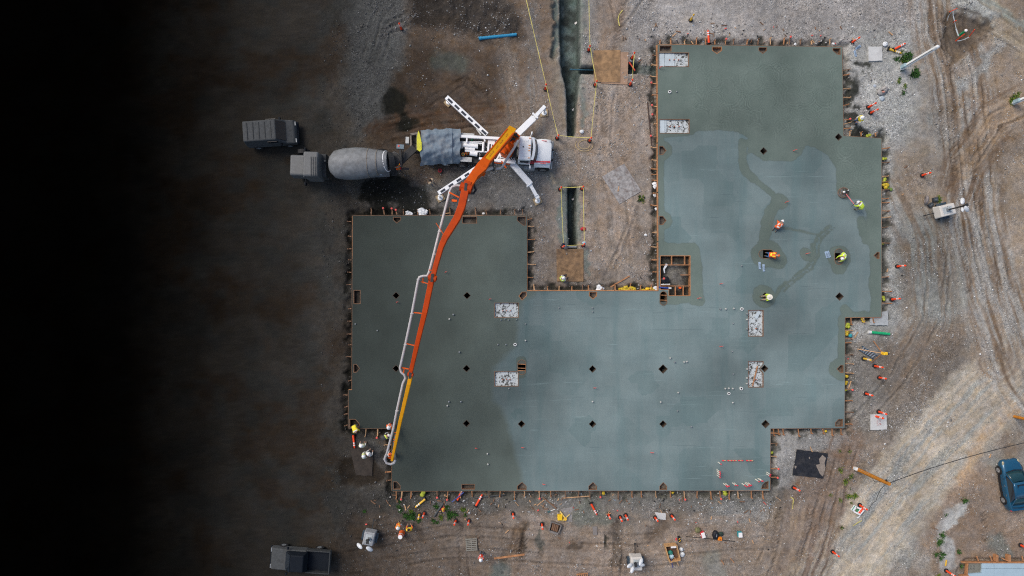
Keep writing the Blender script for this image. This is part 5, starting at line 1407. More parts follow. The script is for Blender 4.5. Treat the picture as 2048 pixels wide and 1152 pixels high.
POSES = {
 'stand': dict(pel=(0, 0, .95), che=(0, .03, 1.30), nec=(0, .05, 1.48), hea=(0, .09, 1.64), sh=(.20, .04, 1.43), el=(.27, .06, 1.14), ha=(.20, .30, 1.08), hip=(.10, 0, .90), kn=(.12, .03, .50), an=(.12, -.03, .09), to=(.14, .18, .05), look=(0, .3, -.1)),
 'stride': dict(pel=(0, 0, .93), che=(0, .06, 1.27), nec=(0, .10, 1.45), hea=(0, .16, 1.60), sh=(.20, .07, 1.40), el=(.27, .14, 1.12), ha=(.14, .42, 1.05), hip=(.10, 0, .88), kn=(.12, .08, .48), an=(.14, -.05, .09), to=(.15, .16, .05), look=(0, .3, -.15)),
 'bend': dict(pel=(0, -.18, .88), che=(0, .14, 1.06), nec=(0, .32, 1.10), hea=(0, .46, 1.12), sh=(.20, .26, 1.10), el=(.25, .34, .80), ha=(.14, .48, .56), hip=(.10, -.17, .84), kn=(.14, -.08, .46), an=(.14, -.12, .09), to=(.16, .08, .05), look=(0, .25, -.2)),
 'kneel': dict(pel=(0, -.26, .42), che=(0, .04, .62), nec=(0, .19, .72), hea=(0, .32, .78), sh=(.20, .14, .67), el=(.27, .28, .42), ha=(.17, .46, .10), hip=(.10, -.25, .38), kn=(.15, .02, .09), an=(.14, -.40, .10), to=(.14, -.56, .06), look=(0, .25, -.2)),
 'sit': dict(pel=(0, 0, .20), che=(0, .06, .52), nec=(0, .10, .70), hea=(0, .16, .85), sh=(.20, .09, .65), el=(.27, .20, .40), ha=(.13, .42, .32), hip=(.11, .02, .16), kn=(.17, .38, .40), an=(.15, .55, .09), to=(.16, .70, .05), look=(0, .3, -.15)),
}
RAD = dict(pel=.155, che=.165, nec=.062, hea=.095)
BODY = {}
def V(a): return Vector(a)
def capsule(mb, p0, p1, r0, r1, mi, n=6): mb.tube([p0, p0.lerp(p1, .12), p0.lerp(p1, .85), p1], [r0 * .6, r0, r1, r1 * .5], n, mi)
def make_bodies():
    tmp = []
    for nm, p in POSES.items():
        pts = []; rad = []; ed = []; kinds = []
        def add(q, r, par, kind):
            pts.append(V(q)); rad.append(r); kinds.append(kind)
            if par is not None: ed.append((par, len(pts) - 1))
            return len(pts) - 1
        pel = add(p['pel'], .15, None, 'hip'); mid = add(V(p['pel']).lerp(V(p['che']), .5), .145, pel, 'torso'); che = add(p['che'], .165, mid, 'torso')
        nec = add(p['nec'], .062, che, 'skin'); hea = add(p['hea'], .098, nec, 'skin')
        crown = add(V(p['hea']) + (V(p['hea']) - V(p['nec'])).normalized() * .09 + V((0, .01, .01)), .075, hea, 'skin')
        for s in (1, -1):
            f = lambda k: V((p[k][0] * s, p[k][1], p[k][2]))
            a = add(f('sh'), .072, che, 'arm'); e = add(f('el'), .050, a, 'arm'); h = add(f('el').lerp(f('ha'), .86), .034, e, 'skin')
            add(f('ha'), .042, h, 'skin')
            hp = add(f('hip'), .105, pel, 'leg'); k_ = add(f('kn'), .068, hp, 'leg'); n_ = add(f('an'), .050, k_, 'leg')
            add(f('to'), .045, n_, 'boot')
        me = bpy.data.meshes.new('skel'); me.from_pydata([tuple(q) for q in pts], ed, []); me.update()
        o = bpy.data.objects.new('skel', me); COL.objects.link(o)
        o.modifiers.new('skin', 'SKIN'); o.modifiers.new('sub', 'SUBSURF').levels = 1
        for i, r in enumerate(rad): me.skin_vertices[0].data[i].radius = (r, r)
        me.skin_vertices[0].data[0].use_root = True
        tmp.append((nm, p, o, pts, ed, kinds))
    bpy.context.view_layer.update()
    dg = bpy.context.evaluated_depsgraph_get()
    for nm, p, o, pts, ed, kinds in tmp:
        ev = bpy.data.meshes.new_from_object(o.evaluated_get(dg))
        co = [v.co.copy() for v in ev.vertices]
        order = {'skin': 0, 'torso': 1, 'arm': 1, 'hip': 2, 'leg': 2, 'boot': 3}
        mb = MB(); mids = []
        for f in ev.polygons:
            c = f.center; best = (9, 0)
            for a, b_ in ed:
                ab = pts[b_] - pts[a]; t = max(0, min(1, (c - pts[a]).dot(ab) / max(1e-9, ab.length_squared)))
                d = (c - pts[a] - ab * t).length
                if d < best[0]:
                    kd = kinds[b_]
                    if kd == 'torso' and t < .35 and kinds[a] == 'hip': kd = 'hip'
                    if kd == 'skin' and kinds[a] == 'arm' and t < .8: kd = 'arm'
                    if kd == 'skin' and kinds[a] == 'torso' and t < .6: kd = 'torso'
                    if kd == 'boot' and t < .1: kd = 'leg'
                    if kd == 'leg' and kinds[a] == 'hip' and t < .3: kd = 'hip'
                    best = (d, order[kd])
            mids.append(best[1])
        mb.v = [tuple(c) for c in co]; mb.f = [tuple(f.vertices) for f in ev.polygons]; mb.m = mids
        # five fingers on each hand, rooted in the palm
        for s in (1, -1):
            h = V((p['ha'][0] * s, p['ha'][1], p['ha'][2])); e = V((p['el'][0] * s, p['el'][1], p['el'][2]))
            d = (h - e).normalized(); sd = d.cross(Vector((0, 0, 1))).normalized(); up = sd.cross(d)
            for k in range(4):
                q = h + sd * (k - 1.5) * .019 + d * .01; ln = (.062, .076, .08, .066)[k]
                mb.tube([q, q + d * ln * .55 - up * .006, q + d * ln * .85 - up * .03, q + d * ln * .8 - up * .052], [.0095, .009, .008, .006], 5, 0)
            q = h - d * .02 - sd * s * .03
            mb.tube([q, q - sd * s * .028 + d * .025, q - sd * s * .022 + d * .055 - up * .015], [.011, .010, .007], 5, 0)
        # nose, ears, eyes, mouth
        hd = V(p['hea']); axis = (hd - V(p['nec'])).normalized(); fw = V(p['look']); fw = (fw - axis * fw.dot(axis)).normalized(); sd = fw.cross(axis)
        mb.ell(hd + fw * .098 + axis * .0, (.014, .02, .022), 6, 4, 0)
        for s in (1, -1):
            mb.ell(hd + sd * s * .094, (.014, .022, .032), 6, 4, 0); mb.ell(hd + fw * .086 + sd * s * .034 + axis * .025, (.011, .011, .009), 6, 4, 4)
        mb.ell(hd + fw * .086 - axis * .045, (.024, .012, .007), 6, 4, 4)
        # vest: the torso faces, pushed out
        nrm = {}
        for f in ev.polygons:
            for v in f.vertices: nrm[v] = nrm.get(v, Vector()) + f.normal
        pe, ce, ne = V(p['pel']), V(p['che']), V(p['nec'])
        ax = (ne - pe); L2 = ax.length_squared
        vf = []; vm = []
        for f, mi in zip(ev.polygons, mids):
            t = (f.center - pe).dot(ax) / L2
            ctr = pe + ax * t
            if mi in (1, 2) and -.02 < t < 1.02 and abs(f.center.x) < .225 and (f.center - ctr).length < .27:
                vf.append(f.vertices)
                vm.append(1 if (.28 < t < .38 or (.45 < t and .09 < abs(f.center.x) < .135)) else 0)
        used = sorted({v for f in vf for v in f}); mp = {v: i for i, v in enumerate(used)}
        vb = MB(); vb.v = [tuple(co[v] + nrm[v].normalized() * .028) for v in used]; vb.f = [tuple(mp[v] for v in f) for f in vf]; vb.m = vm
        BODY[nm] = (mb, vb, hd, axis, fw, sd)
        bpy.data.objects.remove(o, do_unlink=True)
make_bodies()
EYE = mat('dark_eye', (.02, .015, .01), .3)
GRP = 'workers on the building site'
def person(px, py, pose, head_to, label, shirt, legs, vest=None, hat=None, z=0.0, skin=SKIN, strip=SIL, hair=False):
    """head_to: direction on the photo (degrees, 0 = right, 90 = up) the figure faces"""
    p = W(px, py, z)
    o = thing('person', label, 'person', p, R(head_to - 90), GRP)
    mb, vb, hd, ax, fw, sd = BODY[pose]
    b_ = mb.build('body', [skin, shirt, legs, BOOT, EYE], o, smooth=True)
    if vest:
        v = vb.build('vest', [vest, strip], o, smooth=True)
        v.modifiers.new('thick', 'SOLIDIFY').thickness = .012
    M = Matrix((sd, fw, ax)).transposed().to_4x4()
    top = hd + ax * .03
    if hat:
        h = MB()
        if hat is STRAW:
            h.ell(top, (.115, .125, .13), 16, 6, half=True, M=M); h.tube([top + ax * .0, top + ax * .018], [.24, .20], 20)
        else:
            h.ell(top, (.135, .150, .135), 16, 7, half=True, M=M); h.tube([top + fw * .02, top + fw * .02 + ax * .014], [.165, .150], 18)
            h.beam([top + ax * .12 - fw * .11, top + ax * .146, top + ax * .12 + fw * .11], .03, .02)
        h.build('hard_hat' if hat is not STRAW else 'sun_hat', [hat], o, smooth=True)
    else:
        h = MB(); h.ell(hd + ax * .02 - fw * .02, (.108, .112, .115), 14, 8, M=M); h.build('hair', [HAIR], o, smooth=True)
    return o

person(1708, 245, 'stride', 200, 'worker in yellow vest and white hard hat holding a long float handle beside the slab', WSH, BLUEJ, YLV, HATW, 0)
person(1711, 416, 'bend', 140, 'worker in lime vest and white hard hat steering the round power trowel', LMV, KHAKI, LMV, HATW, SZ)
person(1553, 452, 'kneel', 60, 'worker in orange with white hard hat kneeling on knee boards in mid slab', ORV, JEAN, ORV, HATW, SZ)
person(1541, 511, 'kneel', -12, 'worker in orange vest and blue jeans bent over a square slab opening', ORV, BLUEJ, ORV, HATO, SZ, strip=YLV)
person(1681, 513, 'kneel', 225, 'worker in lime vest and white hard hat stooping over the round-ended opening', LMV, JEAN, LMV, HATW, SZ)
person(1535, 594, 'sit', 190, 'worker in pale wide-brimmed sun hat crouching by a diamond column opening', LMV, KHAKI, LMV, STRAW, SZ, strip=WSH)
person(1122, 559, 'sit', 30, 'worker in white hard hat and lime vest crouching on the rusty steel plate', WSH, NAVY, LMV, HATW, 0)
person(714, 852, 'bend', -60, 'worker in yellow vest stooping at the west corner of the slab edge', YLV, JEAN, YLV, None, .0)
person(785, 846, 'stand', 250, 'worker in orange vest and white hard hat standing on the slab beside the boom pipe', ORV, JEAN, ORV, HATW, SZ)
person(772, 871, 'bend', 30, 'worker in white shirt and lime-edged dark vest reaching to the placing hose', WSH, NAVY, cloth('dark_vest', (.05, .05, .05)), HATW, 0, strip=LSTRIP)
person(787, 905, 'stride', 90, 'worker in white with orange hard hat holding the hose at the boom tip', WSH, JEAN, WSH, HATO, 0)
person(731, 886, 'stand', 90, 'worker in white and pale yellow standing alone left of the boom tip', WSH, KHAKI, cloth('pale_yellow_vest', (.66, .66, .38)), HATW, 0, strip=WSH)
person(733, 904, 'stand', 0, 'worker in white hard hat with lime straps, left one of the close pair', WSH, NAVY, cloth('pale_yellow_vest', (.66, .66, .38)), HATW, 0, strip=LSTRIP)
person(743, 903, 'stride', 60, 'worker in white shirt with orange patch, right one of the close pair', WSH, JEAN, WSH, HATW, 0, strip=ORV)
person(803, 340, 'stand', 160, 'worker in orange vest standing at the rear ladder of the mixer truck', ORV, NAVY, ORV, HATO, 0, strip=YLV)
person(867, 369, 'stand', 150, 'dark-haired worker in tan jacket with an orange patch between truck and outrigger pad', TSH, JEAN, None, None, 0, skin=SKIN_D)
person(801, 1041, 'stand', -60, 'worker in orange and yellow vest standing near the weeds, left of two', WSH, KHAKI, ORV, HATW, 0, strip=YLV)
person(823, 1050, 'stride', 95, 'worker in yellow vest with orange straps bending by the weeds, right of two', ORV, NAVY, YLV, None, 0, strip=ORV)
person(964, 1103, 'stand', 250, 'worker in red-orange vest and white hard hat beside the wooden pallet', GSH, JEAN, cloth('red_orange_vest', (.75, .05, .02)), HATW, 0, strip=WSH)
# ---------------------------------------------------------------- delineator posts
def make_post(label, color, loc, fallen=None):
    o = thing('delineator_post', label, 'delineator', loc, 0, 'delineator posts round the slab')
    oct_ = [(.205 * math.cos(t), .205 * math.sin(t)) for t in np.linspace(.2, 2 * math.pi + .2, 9)[:-1]]
    mb = MB(); mb.prism(oct_, 0, .055); mb.cyl((0, 0, .055), .12, .04, 12, 0, r2=.09); mb.build('rubber_base', [BLACK], o)
    MB().tube([(0, 0, .06), (0, 0, .3), (0, 0, 1.12), (0, 0, 1.16)], [.095, .088, .078, .06], 12).build('post', [color], o, smooth=True)
    for z in (.74, .92): MB().tube([(0, 0, z), (0, 0, z + .10)], [.086, .084], 12).build('reflective_band', [REFL], o)
    mb = MB(); mb.tube([(-.03, 0, 1.15), (-.03, 0, 1.22), (.03, 0, 1.22), (.03, 0, 1.15)], .02, 6); mb.build('handle_loop', [color], o)
    return o
post_o = post_y = None
POSTS = [
 (803, 59, 'o', 'orange delineator post alone on dark gravel in the far upper west'),
 (1091, 179, 'o', 'orange delineator post carrying caution tape west of the long trench'),
 (1114, 277, 'o', 'orange delineator post at the truck-side corner of the long trench tape'),
 (1179, 282, 'o', 'leaning orange delineator post at the lower right corner of the long trench tape'),
 (1190, 171, 'o', 'orange delineator post at the lower left corner of the wooden trench cover'),
 (1177, 101, 'o', 'orange delineator post above the wooden trench cover on the tape line'),
 (1260, 170, 'o', 'orange delineator post at the lower right corner of the wooden trench cover'),
 (1264, 117, 'o', 'orange delineator post right of the wooden trench cover by the narrow side trench'),
 (1120, 379, 'o', 'orange delineator post at the upper left corner of the short taped trench'),
 (1164, 378, 'o', 'orange delineator post with a tape knot at the upper right corner of the short trench'),
 (1125, 494, 'o', 'orange delineator post with a dark bag at the lower left of the short trench'),
 (1166, 491, 'o', 'orange delineator post with a pale rag at the lower right of the short trench'),
 (1381, 41, 'y', 'yellow delineator post on grey gravel above the top edge of the slab'),
 (1704, 85, 'o', 'orange delineator post just off the top right corner of the slab'),
 (1736, 215, 'o', 'upper orange delineator post of the pair below the white sack'),
 (1741, 226, 'o', 'lower orange delineator post of the pair below the white sack'),
 (1844, 351, 'o', 'orange delineator post alone on gravel above the old tyre'),
 (1794, 533, 'o', 'orange delineator post east of the slab below the light tower'),
 (1783, 599, 'o', 'orange delineator post beside the lower right corner of the wide slab wing'),
 (1727, 717, 'y', 'yellow delineator post below the ladder lying on gravel'),
 (1749, 732, 'o', 'orange delineator post next below the yellow one by the ladder'),
 (1758, 755, 'o', 'orange delineator post second below the yellow one by the ladder'),
 (1731, 787, 'o', 'red-orange delineator post lowest of the column below the ladder'),
 (1757, 823, 'o', 'red-orange delineator post just above the white square pad'),
 (1750, 832, 'o', 'faded orange delineator post standing on the white square pad'),
 (1587, 975, 'o', 'orange delineator post below the black tarp sheet'),
 (1665, 1103, 'o', 'orange delineator post at the gravel edge of the haul road'),
 (1719, 1010, 'o', 'orange delineator post behind the striped barricade'),
 (1892, 1141, 'o', 'orange delineator post left of the small light slab'),
 (2041, 1090, 'o', 'orange delineator post at the frame edge above the small light slab'),
 (1217, 1029, 'o', 'orange delineator post leftmost of three below the slab next to the gravel mound'),
 (1240, 1034, 'o', 'orange delineator post in the middle of three below the slab'),
 (1251, 1030, 'o', 'orange delineator post rightmost of three below the slab'),
 (1310, 1035, 'o', 'orange delineator post leaning over a pale concrete patch south of the slab'),
 (1343, 1031, 'o', 'orange delineator post right of the pale concrete patch south of the slab'),
 (1084, 1048, 'o', 'short-looking orange delineator post left of the dark timber crate'),
 (1026, 1027, 'o', 'orange delineator post below the bottom edge form with no neighbour'),
 (938, 1041, 'o', 'orange delineator post right one of two above the pallet'),
 (912, 1041, 'o', 'orange delineator post left one of two above the pallet'),
 (839, 1029, 'y', 'yellow delineator post in the weeds, left of a close pair'),
 (849, 1026, 'o', 'orange delineator post with a yellow top in the weeds, right of a close pair'),
]
for px, py, k, lab in POSTS:
    loc = W(px, py, 0); tilt = (random.uniform(-.05, .05), random.uniform(-.05, .05), random.uniform(0, 1))
    src = post_o if k == 'o' else post_y
    if src is None:
        o = make_post(lab, ORANGE if k == 'o' else YEL, loc)
        if k == 'o': post_o = o
        else: post_y = o
        o.rotation_euler = tilt
    else:
        dup(src, loc, 0, lab, rot=tilt)
for px0, py0, px1, py1, k, lab in [
    (1418, 88, 1416, 63, 'o', 'orange delineator post lying with its foot on the top edge form'),
    (1776, 97, 1800, 106, 'y', 'fallen yellow delineator post beside the upper white pad'),
    (1786, 100, 1803, 91, 'o', 'fallen orange delineator post crossing the yellow one'),
    (706, 868, 709, 893, 'o', 'red delineator post lying on soil faded dark near the west slab corner'),
    (951, 1013, 961, 995, 'o', 'bright red delineator post lying just below the bottom edge form'),
    (914, 1002, 922, 985, 'o', 'red delineator post with its foot kicked up against the bottom form'),
    (852, 997, 841, 1006, 'y', 'yellow delineator tube lying on gravel above the weeds'),
    (1181, 1005, 1192, 1026, 'o', 'orange delineator post tipped over on the dark gravel mound')]:
    p, q = W(px0, py0, .12), W(px1, py1, .12)
    d = (q - p).normalized(); d.z = .02
    dup(post_o if k == 'o' else post_y, p, 0, lab, rot=d.to_track_quat('Z', 'Y').to_euler())
# small traffic cones
def cone(px, py, m, base, label, h=.5, tip=None):
    o = thing('traffic_cone', label, 'traffic cone', W(px, py, 0), random.uniform(0, 1), None)
    MB().box((0, 0, .02), (.34, .34, .04)).build('cone_foot', [base], o)
    MB().tube([(0, 0, .04), (0, 0, h)], [.13, .035], 14).build('cone_body', [m], o, smooth=True)
    MB().tube([(0, 0, h * .5), (0, 0, h * .7)], [.09, .065], 14).build('cone_band', [REFL if tip is None else tip], o)
    return o
cone(887, 1018, YEL, REDS, 'red traffic cone with a yellow upper part in the weeds', .6, YEL)
o = thing('traffic_drum', 'orange and white traffic drum standing below the two hi-vis workers', 'traffic drum', W(804, 1066, 0))
MB().tube([(0, 0, 0), (0, 0, .5), (0, 0, .95)], [.26, .23, .19], 18).build('drum_shell', [ORV], o, smooth=True)
MB().cyl((0, 0, .95), .185, .02, 18).build('drum_top', [WHITE], o)
for z in (.35, .62): MB().tube([(0, 0, z), (0, 0, z + .12)], [.248 - z * .045, .243 - z * .05], 18).build('drum_band', [REFL], o)

# ---------------------------------------------------------------- caution tape
TAPE = mat('yellow_caution_tape', (.58, .50, .13), .6, vary=.2, scale=14, dirt=.2)
def tape(label, pts, closed=False, w=.05, n=7, sag=.16, name='caution_tape', m=None):
    P = [W(x, y, z) for x, y, z in pts]
    mb = MB()
    for a, b_ in zip(P[:-1], P[1:]):
        k = max(2, int((b_ - a).length / .8)); run = []
        for i in range(k + 1):
            t = i / k; q = a.lerp(b_, t); q.z -= sag * 4 * t * (1 - t); run.append(q)
        for c, d in zip(run[:-1], run[1:]): mb.beam([c, d], w * random.uniform(.6, 1.3), .012)
    o = mb.build(name, [m or TAPE]); tag(o, label, 'caution tape' if m is None else name.replace('_', ' ')); return o
def atop(px, py): p = W(px, py, 0); return (px + (px - NX) * .019, py + (py - NY) * .019, 1.0)
tape('long yellow caution tape strung round the trench beside the pump truck', [(1046, -30, 1.0), atop(1091, 179), atop(1114, 277), atop(1179, 282), atop(1190, 171), atop(1177, 101), (1177.5, -30, 1.0)])
tape('yellow caution tape on the right of the wooden trench cover', [atop(1264, 117), atop(1260, 170)])
tape('yellow caution tape rectangle round the short trench', [atop(1120, 379), atop(1164, 378), atop(1166, 491), atop(1125, 494), atop(1120, 379)])
tape('loose lime flagging tape lying on gravel north of the cover', [(1245, 20, .04), (1238, 30, .05), (1236, 38, .05), (1239, 52, .04)], sag=0, w=.07)
tape('loose lime flagging tape below the black tarp sheet', [(1581, 994, .05), (1587, 998, .05), (1585, 1018, .05)], sag=0, w=.07)
tape('loose yellow tape trailing down-left from the barricade', [(1724, 1041, .15), (1716, 1045, .08), (1706, 1052, .05)], sag=0, w=.05)
tape('coiled tan rope around the leaning post by the trench', [(1170 + 10 * math.cos(t) * (1 + .1 * t), 290 + 7 * math.sin(t) * (1 + .1 * t), .05) for t in np.linspace(0, 10, 22)], sag=0, w=.05, m=mat('tan_rope', (.42, .32, .16), .8), name='rope_coil')

# ---------------------------------------------------------------- pipes, poles, cables
BLUEP = mat('bright_blue_pipe', (.02, .24, .42), .45, vary=.08, dirt=.12)
GREENP = mat('bright_green_pipe', (.01, .36, .14), .45, vary=.08, dirt=.12)
def lying(name, label, cat, p0, p1, r, m, endm=None, z=None):
    a, b_ = W(*p0, r if z is None else z), W(*p1, r if z is None else z)
    L0 = a.lerp(b_, .5); L0.z = 0
    o = thing(name, label, cat, L0)
    d = (b_ - a)
    MB().tube([a, a + d * .5, b_], r, 14).build('pipe_body', [m], o, origin=L0, smooth=True)
    MB().tube([a - d.normalized() * .02, a + d.normalized() * .22], r * 1.18, 14).build('pipe_socket', [endm or m], o, origin=L0, smooth=True)
    return o
lying('blue_pipe', 'bright blue plastic pipe lying across the brown soil north of the truck', 'pipe', (958, 77), (1033, 69), .13, BLUEP)
lying('green_pipe', 'bright green plastic pipe with a white end lying below the slab corner', 'pipe', (1737, 664), (1779, 668), .12, GREENP, PIPE_W)
lying('grey_pipe', 'dark grey pipe lying diagonally in the weeds below the slab', 'pipe', (886, 1007), (868, 1033), .08, mat('dark_grey_pipe', (.06, .065, .065), .6))
lying('steel_pipe', 'thin dark steel pipe lying along the bottom edge form', 'pipe', (950, 996), (1010, 989), .05, mat('dark_grey_pipe', (.06, .065, .065), .6))
lying('blue_conduit', 'thin blue conduit resting across the red post below the bottom form', 'pipe', (927, 985), (904, 1004), .035, mat('deep_blue_conduit', (.03, .06, .28), .5), z=.25)
lying('culvert_pipe', 'pale pipe end visible at the mouth of the short trench', 'pipe', (1135, 494), (1153, 494), .10, GREYP, z=-.25)
lying('water_pipe', 'dark blue pipe crossing the side branch of the long trench', 'pipe', (1140, 139), (1186, 140), .06, mat('teal_pipe', (.03, .10, .14), .5), z=-.5)
lying('iron_bar', 'long rusty bar lying on the ground left of the right wing form', 'bar', (1295, 205), (1303, 290), .05, mat('rusty_bar', (.07, .045, .035), .8), z=.06)
lying('red_pipe', 'short red pipe dropping into the narrow side trench', 'pipe', (1258, 124), (1270, 141), .06, mat('red_pipe_plastic', (.55, .06, .03), .5), z=-.1)
lying('drain_pipe', 'blue and white drain pipes crossing the lower rim of the slab pit', 'pipe', (1342, 576.5), (1318, 574.5), .06, mat('deep_blue_conduit', (.03, .06, .28), .5), PIPE_W, z=.36)
# utility poles
POLEW = mat('utility_pole_timber', (.46, .18, .028), .8, vary=.3, scale=5, bump=.2, dirt=.2, spec=.1, dirtcol=(.22, .10, .03), stretch=(6, 6, .6))
def pole(label, px, py, h, r, m, name='utility_pole', cat='utility pole', box=True):
    p = W(px, py, 0); o = thing(name, label, cat, p)
    MB().tube([(0, 0, -.1), (0, 0, h)], [r, r * .82], 14).build('pole_shaft', [m], o, smooth=True)
    return o, p
o, pp = pole('orange-brown timber utility pole with a white meter box beside the haul road', 1709, 936, 5.0, .17, POLEW)
MB().box((-.20, .09, .55), (.22, .25, .42)).build('meter_box', [WHITE], o, bevel=.02)
MB().tube([(-.13, .12, .9), (-.12, .11, 2.4)], .02, 8).build('riser_conduit', [LUM_P], o)
MB().tube([(.13, -.10, 4.7), (.22, -.16, 4.6), (.22, -.16, 4.3)], .05, 8).tube([(-.05, .16, 4.75), (-.02, .22, 4.6)], .07, 8).build('insulator', [DARK], o)
MB().box((.10, .10, 4.45), (.16, .12, .2)).build('cable_clamp', [GREYP], o)
top = pp + Vector((0, 0, 4.85))
def cable(label, pts, r=.022, n=22, sag=.5, dash=False):
    mb = MB()
    for a, b_ in zip(pts[:-1], pts[1:]):
        run = [a.lerp(b_, i / n) - Vector((0, 0, sag * 4 * (i / n) * (1 - i / n))) for i in range(n + 1)]
        mb.tube(run, r, 6)
    o = mb.build('power_cable', [HOSE]); tag(o, label, 'cable'); return o
cable('overhead power cable running east from the brown utility pole', [top, W(2056, 884, 5.2), W(2330, 815, 5.5)], .03)
cable('slack cable dropping from the utility pole to the road edge', [top - Vector((0, 0, .2)), W(1752, 1002, 1.2), W(1738, 1022, .1)], .02, sag=.2)
cable('thin drop wire looping below the utility pole', [top - Vector((0, 0, .3)), W(1750, 964, 3.2), W(1745, 955, 2.6)], .02, sag=.1)
o, p = pole('second brown timber pole entering at the right frame edge', 2028, 833, 5.0, .13, POLEW)
MB().box((0, 0, 4.9), (.2, .2, .2)).build('pole_cap', [GREYP], o)
def light_pole(label, px, py, h):
    o, p = pole(label, px, py, h, .175, mat('bright_white_pole', (.84, .85, .84), .4, vary=.03), 'light_pole', 'light pole')
    MB().box((-.20, -.02, .62), (.22, .30, .60)).build('junction_box', [mat('pale_blue_box', (.30, .42, .46), .5)], o, bevel=.02)
    MB().tube([(-.15, -.10, .9), (-.13, -.09, h - .4)], .02, 6).build('cable_run', [HOSE], o)
    MB().ell((0, 0, h), (.17, .13, .12), 12, 6).build('pole_head', [WHITE], o)
light_pole('white light pole standing among green weeds in the upper east yard', 1803, 137, 4.6)
light_pole('white light pole cut by the right frame edge', 2027, 206, 4.6)
cable('black cable on the ground running to the striped stakes', [W(1470, 1083, .03), W(1406, 1076, .03), W(1372, 1073, .03)], .03, sag=0)

# ---------------------------------------------------------------- covers, plates, sheets, pads
RUST = mat('rusty_steel_plate', (.215, .13, .066), .85, vary=.5, scale=2.6, dirt=.9, dirtcol=(.11, .075, .05), bump=.1)
PLY = mat('weathered_plywood', (.33, .215, .14), .85, vary=.25, scale=2, dirt=.4, dirtcol=(.17, .12, .085), bump=.1)
MUDP = mat('muddy_grey_board', (.30, .285, .27), .9, vary=.45, scale=4.5, dirt=1.0, dirtcol=(.13, .088, .07), bump=.35)
TARB = mat('black_tar_sheet', (.013, .014, .018), .6, vary=.5, scale=3.4, dirt=.75, dirtcol=(.055, .050, .046))
PADC = mat('pale_concrete_pad', (.52, .52, .50), .85, vary=.12, scale=2, dirt=.4, dirtcol=(.35, .32, .29), bump=.1)
def sheet(name, label, cat, corners, z0, z1, m, jag=0.0):
    pts = []
    for a, b_ in zip(corners, corners[1:] + corners[:1]):
        n = 8 if jag else 1
        for i in range(n):
            t = i / n; pts.append((a[0] + (b_[0] - a[0]) * t + random.uniform(-jag, jag), a[1] + (b_[1] - a[1]) * t + random.uniform(-jag, jag)))
    o = MB().prism([W2(x, y, z1) for x, y in pts], z0, z1).build(name, [m]); tag(o, label, cat); return o
sheet('plywood_sheet', 'pale plywood sheet showing under the right side of the trench cover', 'sheet', [(1202, 104), (1257, 104), (1255, 169), (1202, 167)], 0.0, .06, PLY)
sheet('steel_cover', 'mottled brown cover sheet laid over the trench branch near the slab', 'cover', [(1187, 101), (1241, 100), (1240, 164), (1188, 164)], .064, .10, mat('stained_brown_cover', (.30, .18, .088), .85, vary=.45, scale=2.2, dirt=.9, dirtcol=(.13, .085, .05), bump=.1))
sheet('steel_plate', 'rusty steel plate covering the end of the short trench', 'plate', [(1113, 498), (1167, 498), (1167, 563), (1114, 563)], .0, .07, RUST)
sheet('mud_board', 'muddy grey panel lying askew between the short trench and right wing', 'panel', [(1204, 353), (1248, 327), (1283, 382), (1239, 408)], -.02, .05, MUDP)
o = sheet('tar_sheet', 'black torn tar sheet lying below the slab near the haul road', 'tarp', [(1594, 899), (1656, 907), (1647, 957), (1585, 950)], .0, .05, TARB, .5)
MB().prism([W2(x, y, .06) for x, y in [(1645, 910), (1652, 916), (1649, 926), (1651, 936), (1646, 953), (1640, 948), (1634, 935), (1632, 930), (1640, 928), (1638, 918)]], .051, .06).build('dirt_patch', [mat('dry_dirt_patch', (.24, .20, .165), .9, vary=.3, scale=5)], o)
for x, y, r in ((1619, 916, 1.5), (1591, 934, 2.2)):
    MB().prism([W2(x + r * math.cos(t) * random.uniform(.6, 1.2), y + 1.4 * r * math.sin(t) * random.uniform(.6, 1.2), .06) for t in np.linspace(0, 6.28, 9)[:-1]], .051, .058).build('dirt_patch', [MATS['dry_dirt_patch']], o)
sheet('concrete_pad', 'white square concrete pad in the gravel off the top right slab corner', 'pad', [(1737, 93), (1764, 93), (1765, 121), (1738, 122)], -.02, .16, PADC, .4)
o = sheet('concrete_pad', 'white square pad with red spray marks off the lower right slab corner', 'pad', [(1742, 829), (1773, 828), (1774, 859), (1742, 860)], -.02, .16, PADC, .3)
mb = MB()
for x, y in [(1755, 842), (1760, 842), (1755, 846), (1760, 847), (1756, 850), (1761, 849), (1766, 834), (1764, 838), (1768, 837)]:
    p = W(x, y, .165); mb.box(p, (.15, .06, .006), random.uniform(-.3, .3))
mb.build('spray_mark', [mat('faint_red_spray', (.40, .20, .19), .9)], o)
sheet('concrete_blob', 'rough grey block of spilt concrete at the lower corner of the wide wing', 'concrete spill', [(1742, 633), (1777, 620), (1776, 651), (1740, 650)], -.02, .12, mat('spilt_concrete', (.36, .38, .38), .9, vary=.2, scale=4, dirt=.5, bump=.3), .9)
sheet('timber_deck', 'muddy brown board platform left of the boom tip', 'platform', [(700, 896), (747, 900), (744, 952), (712, 950)], -.02, .10, mat('muddy_faded_board', (.034, .026, .020), .9, vary=.4, scale=2.5, dirt=.6, dirtcol=(.06, .05, .04), bump=.2), .5)  # muddy board, colour darkened to match the painted fade around it
sheet('concrete_patch', 'pale square concrete patch under a leaning post south of the slab', 'concrete patch', [(1309, 1024), (1332, 1027), (1331, 1040), (1316, 1038)], -.02, .04, PADC, .5)
sheet('grey_slab_corner', 'grey poured corner beside the yellow case with one straight edge', 'concrete patch', [(1122, 1018), (1145, 1014), (1144, 1044), (1134, 1044)], -.03, .03, mat('thin_grey_screed', (.25, .235, .22), .9, vary=.2, scale=4, dirt=.5), .5)
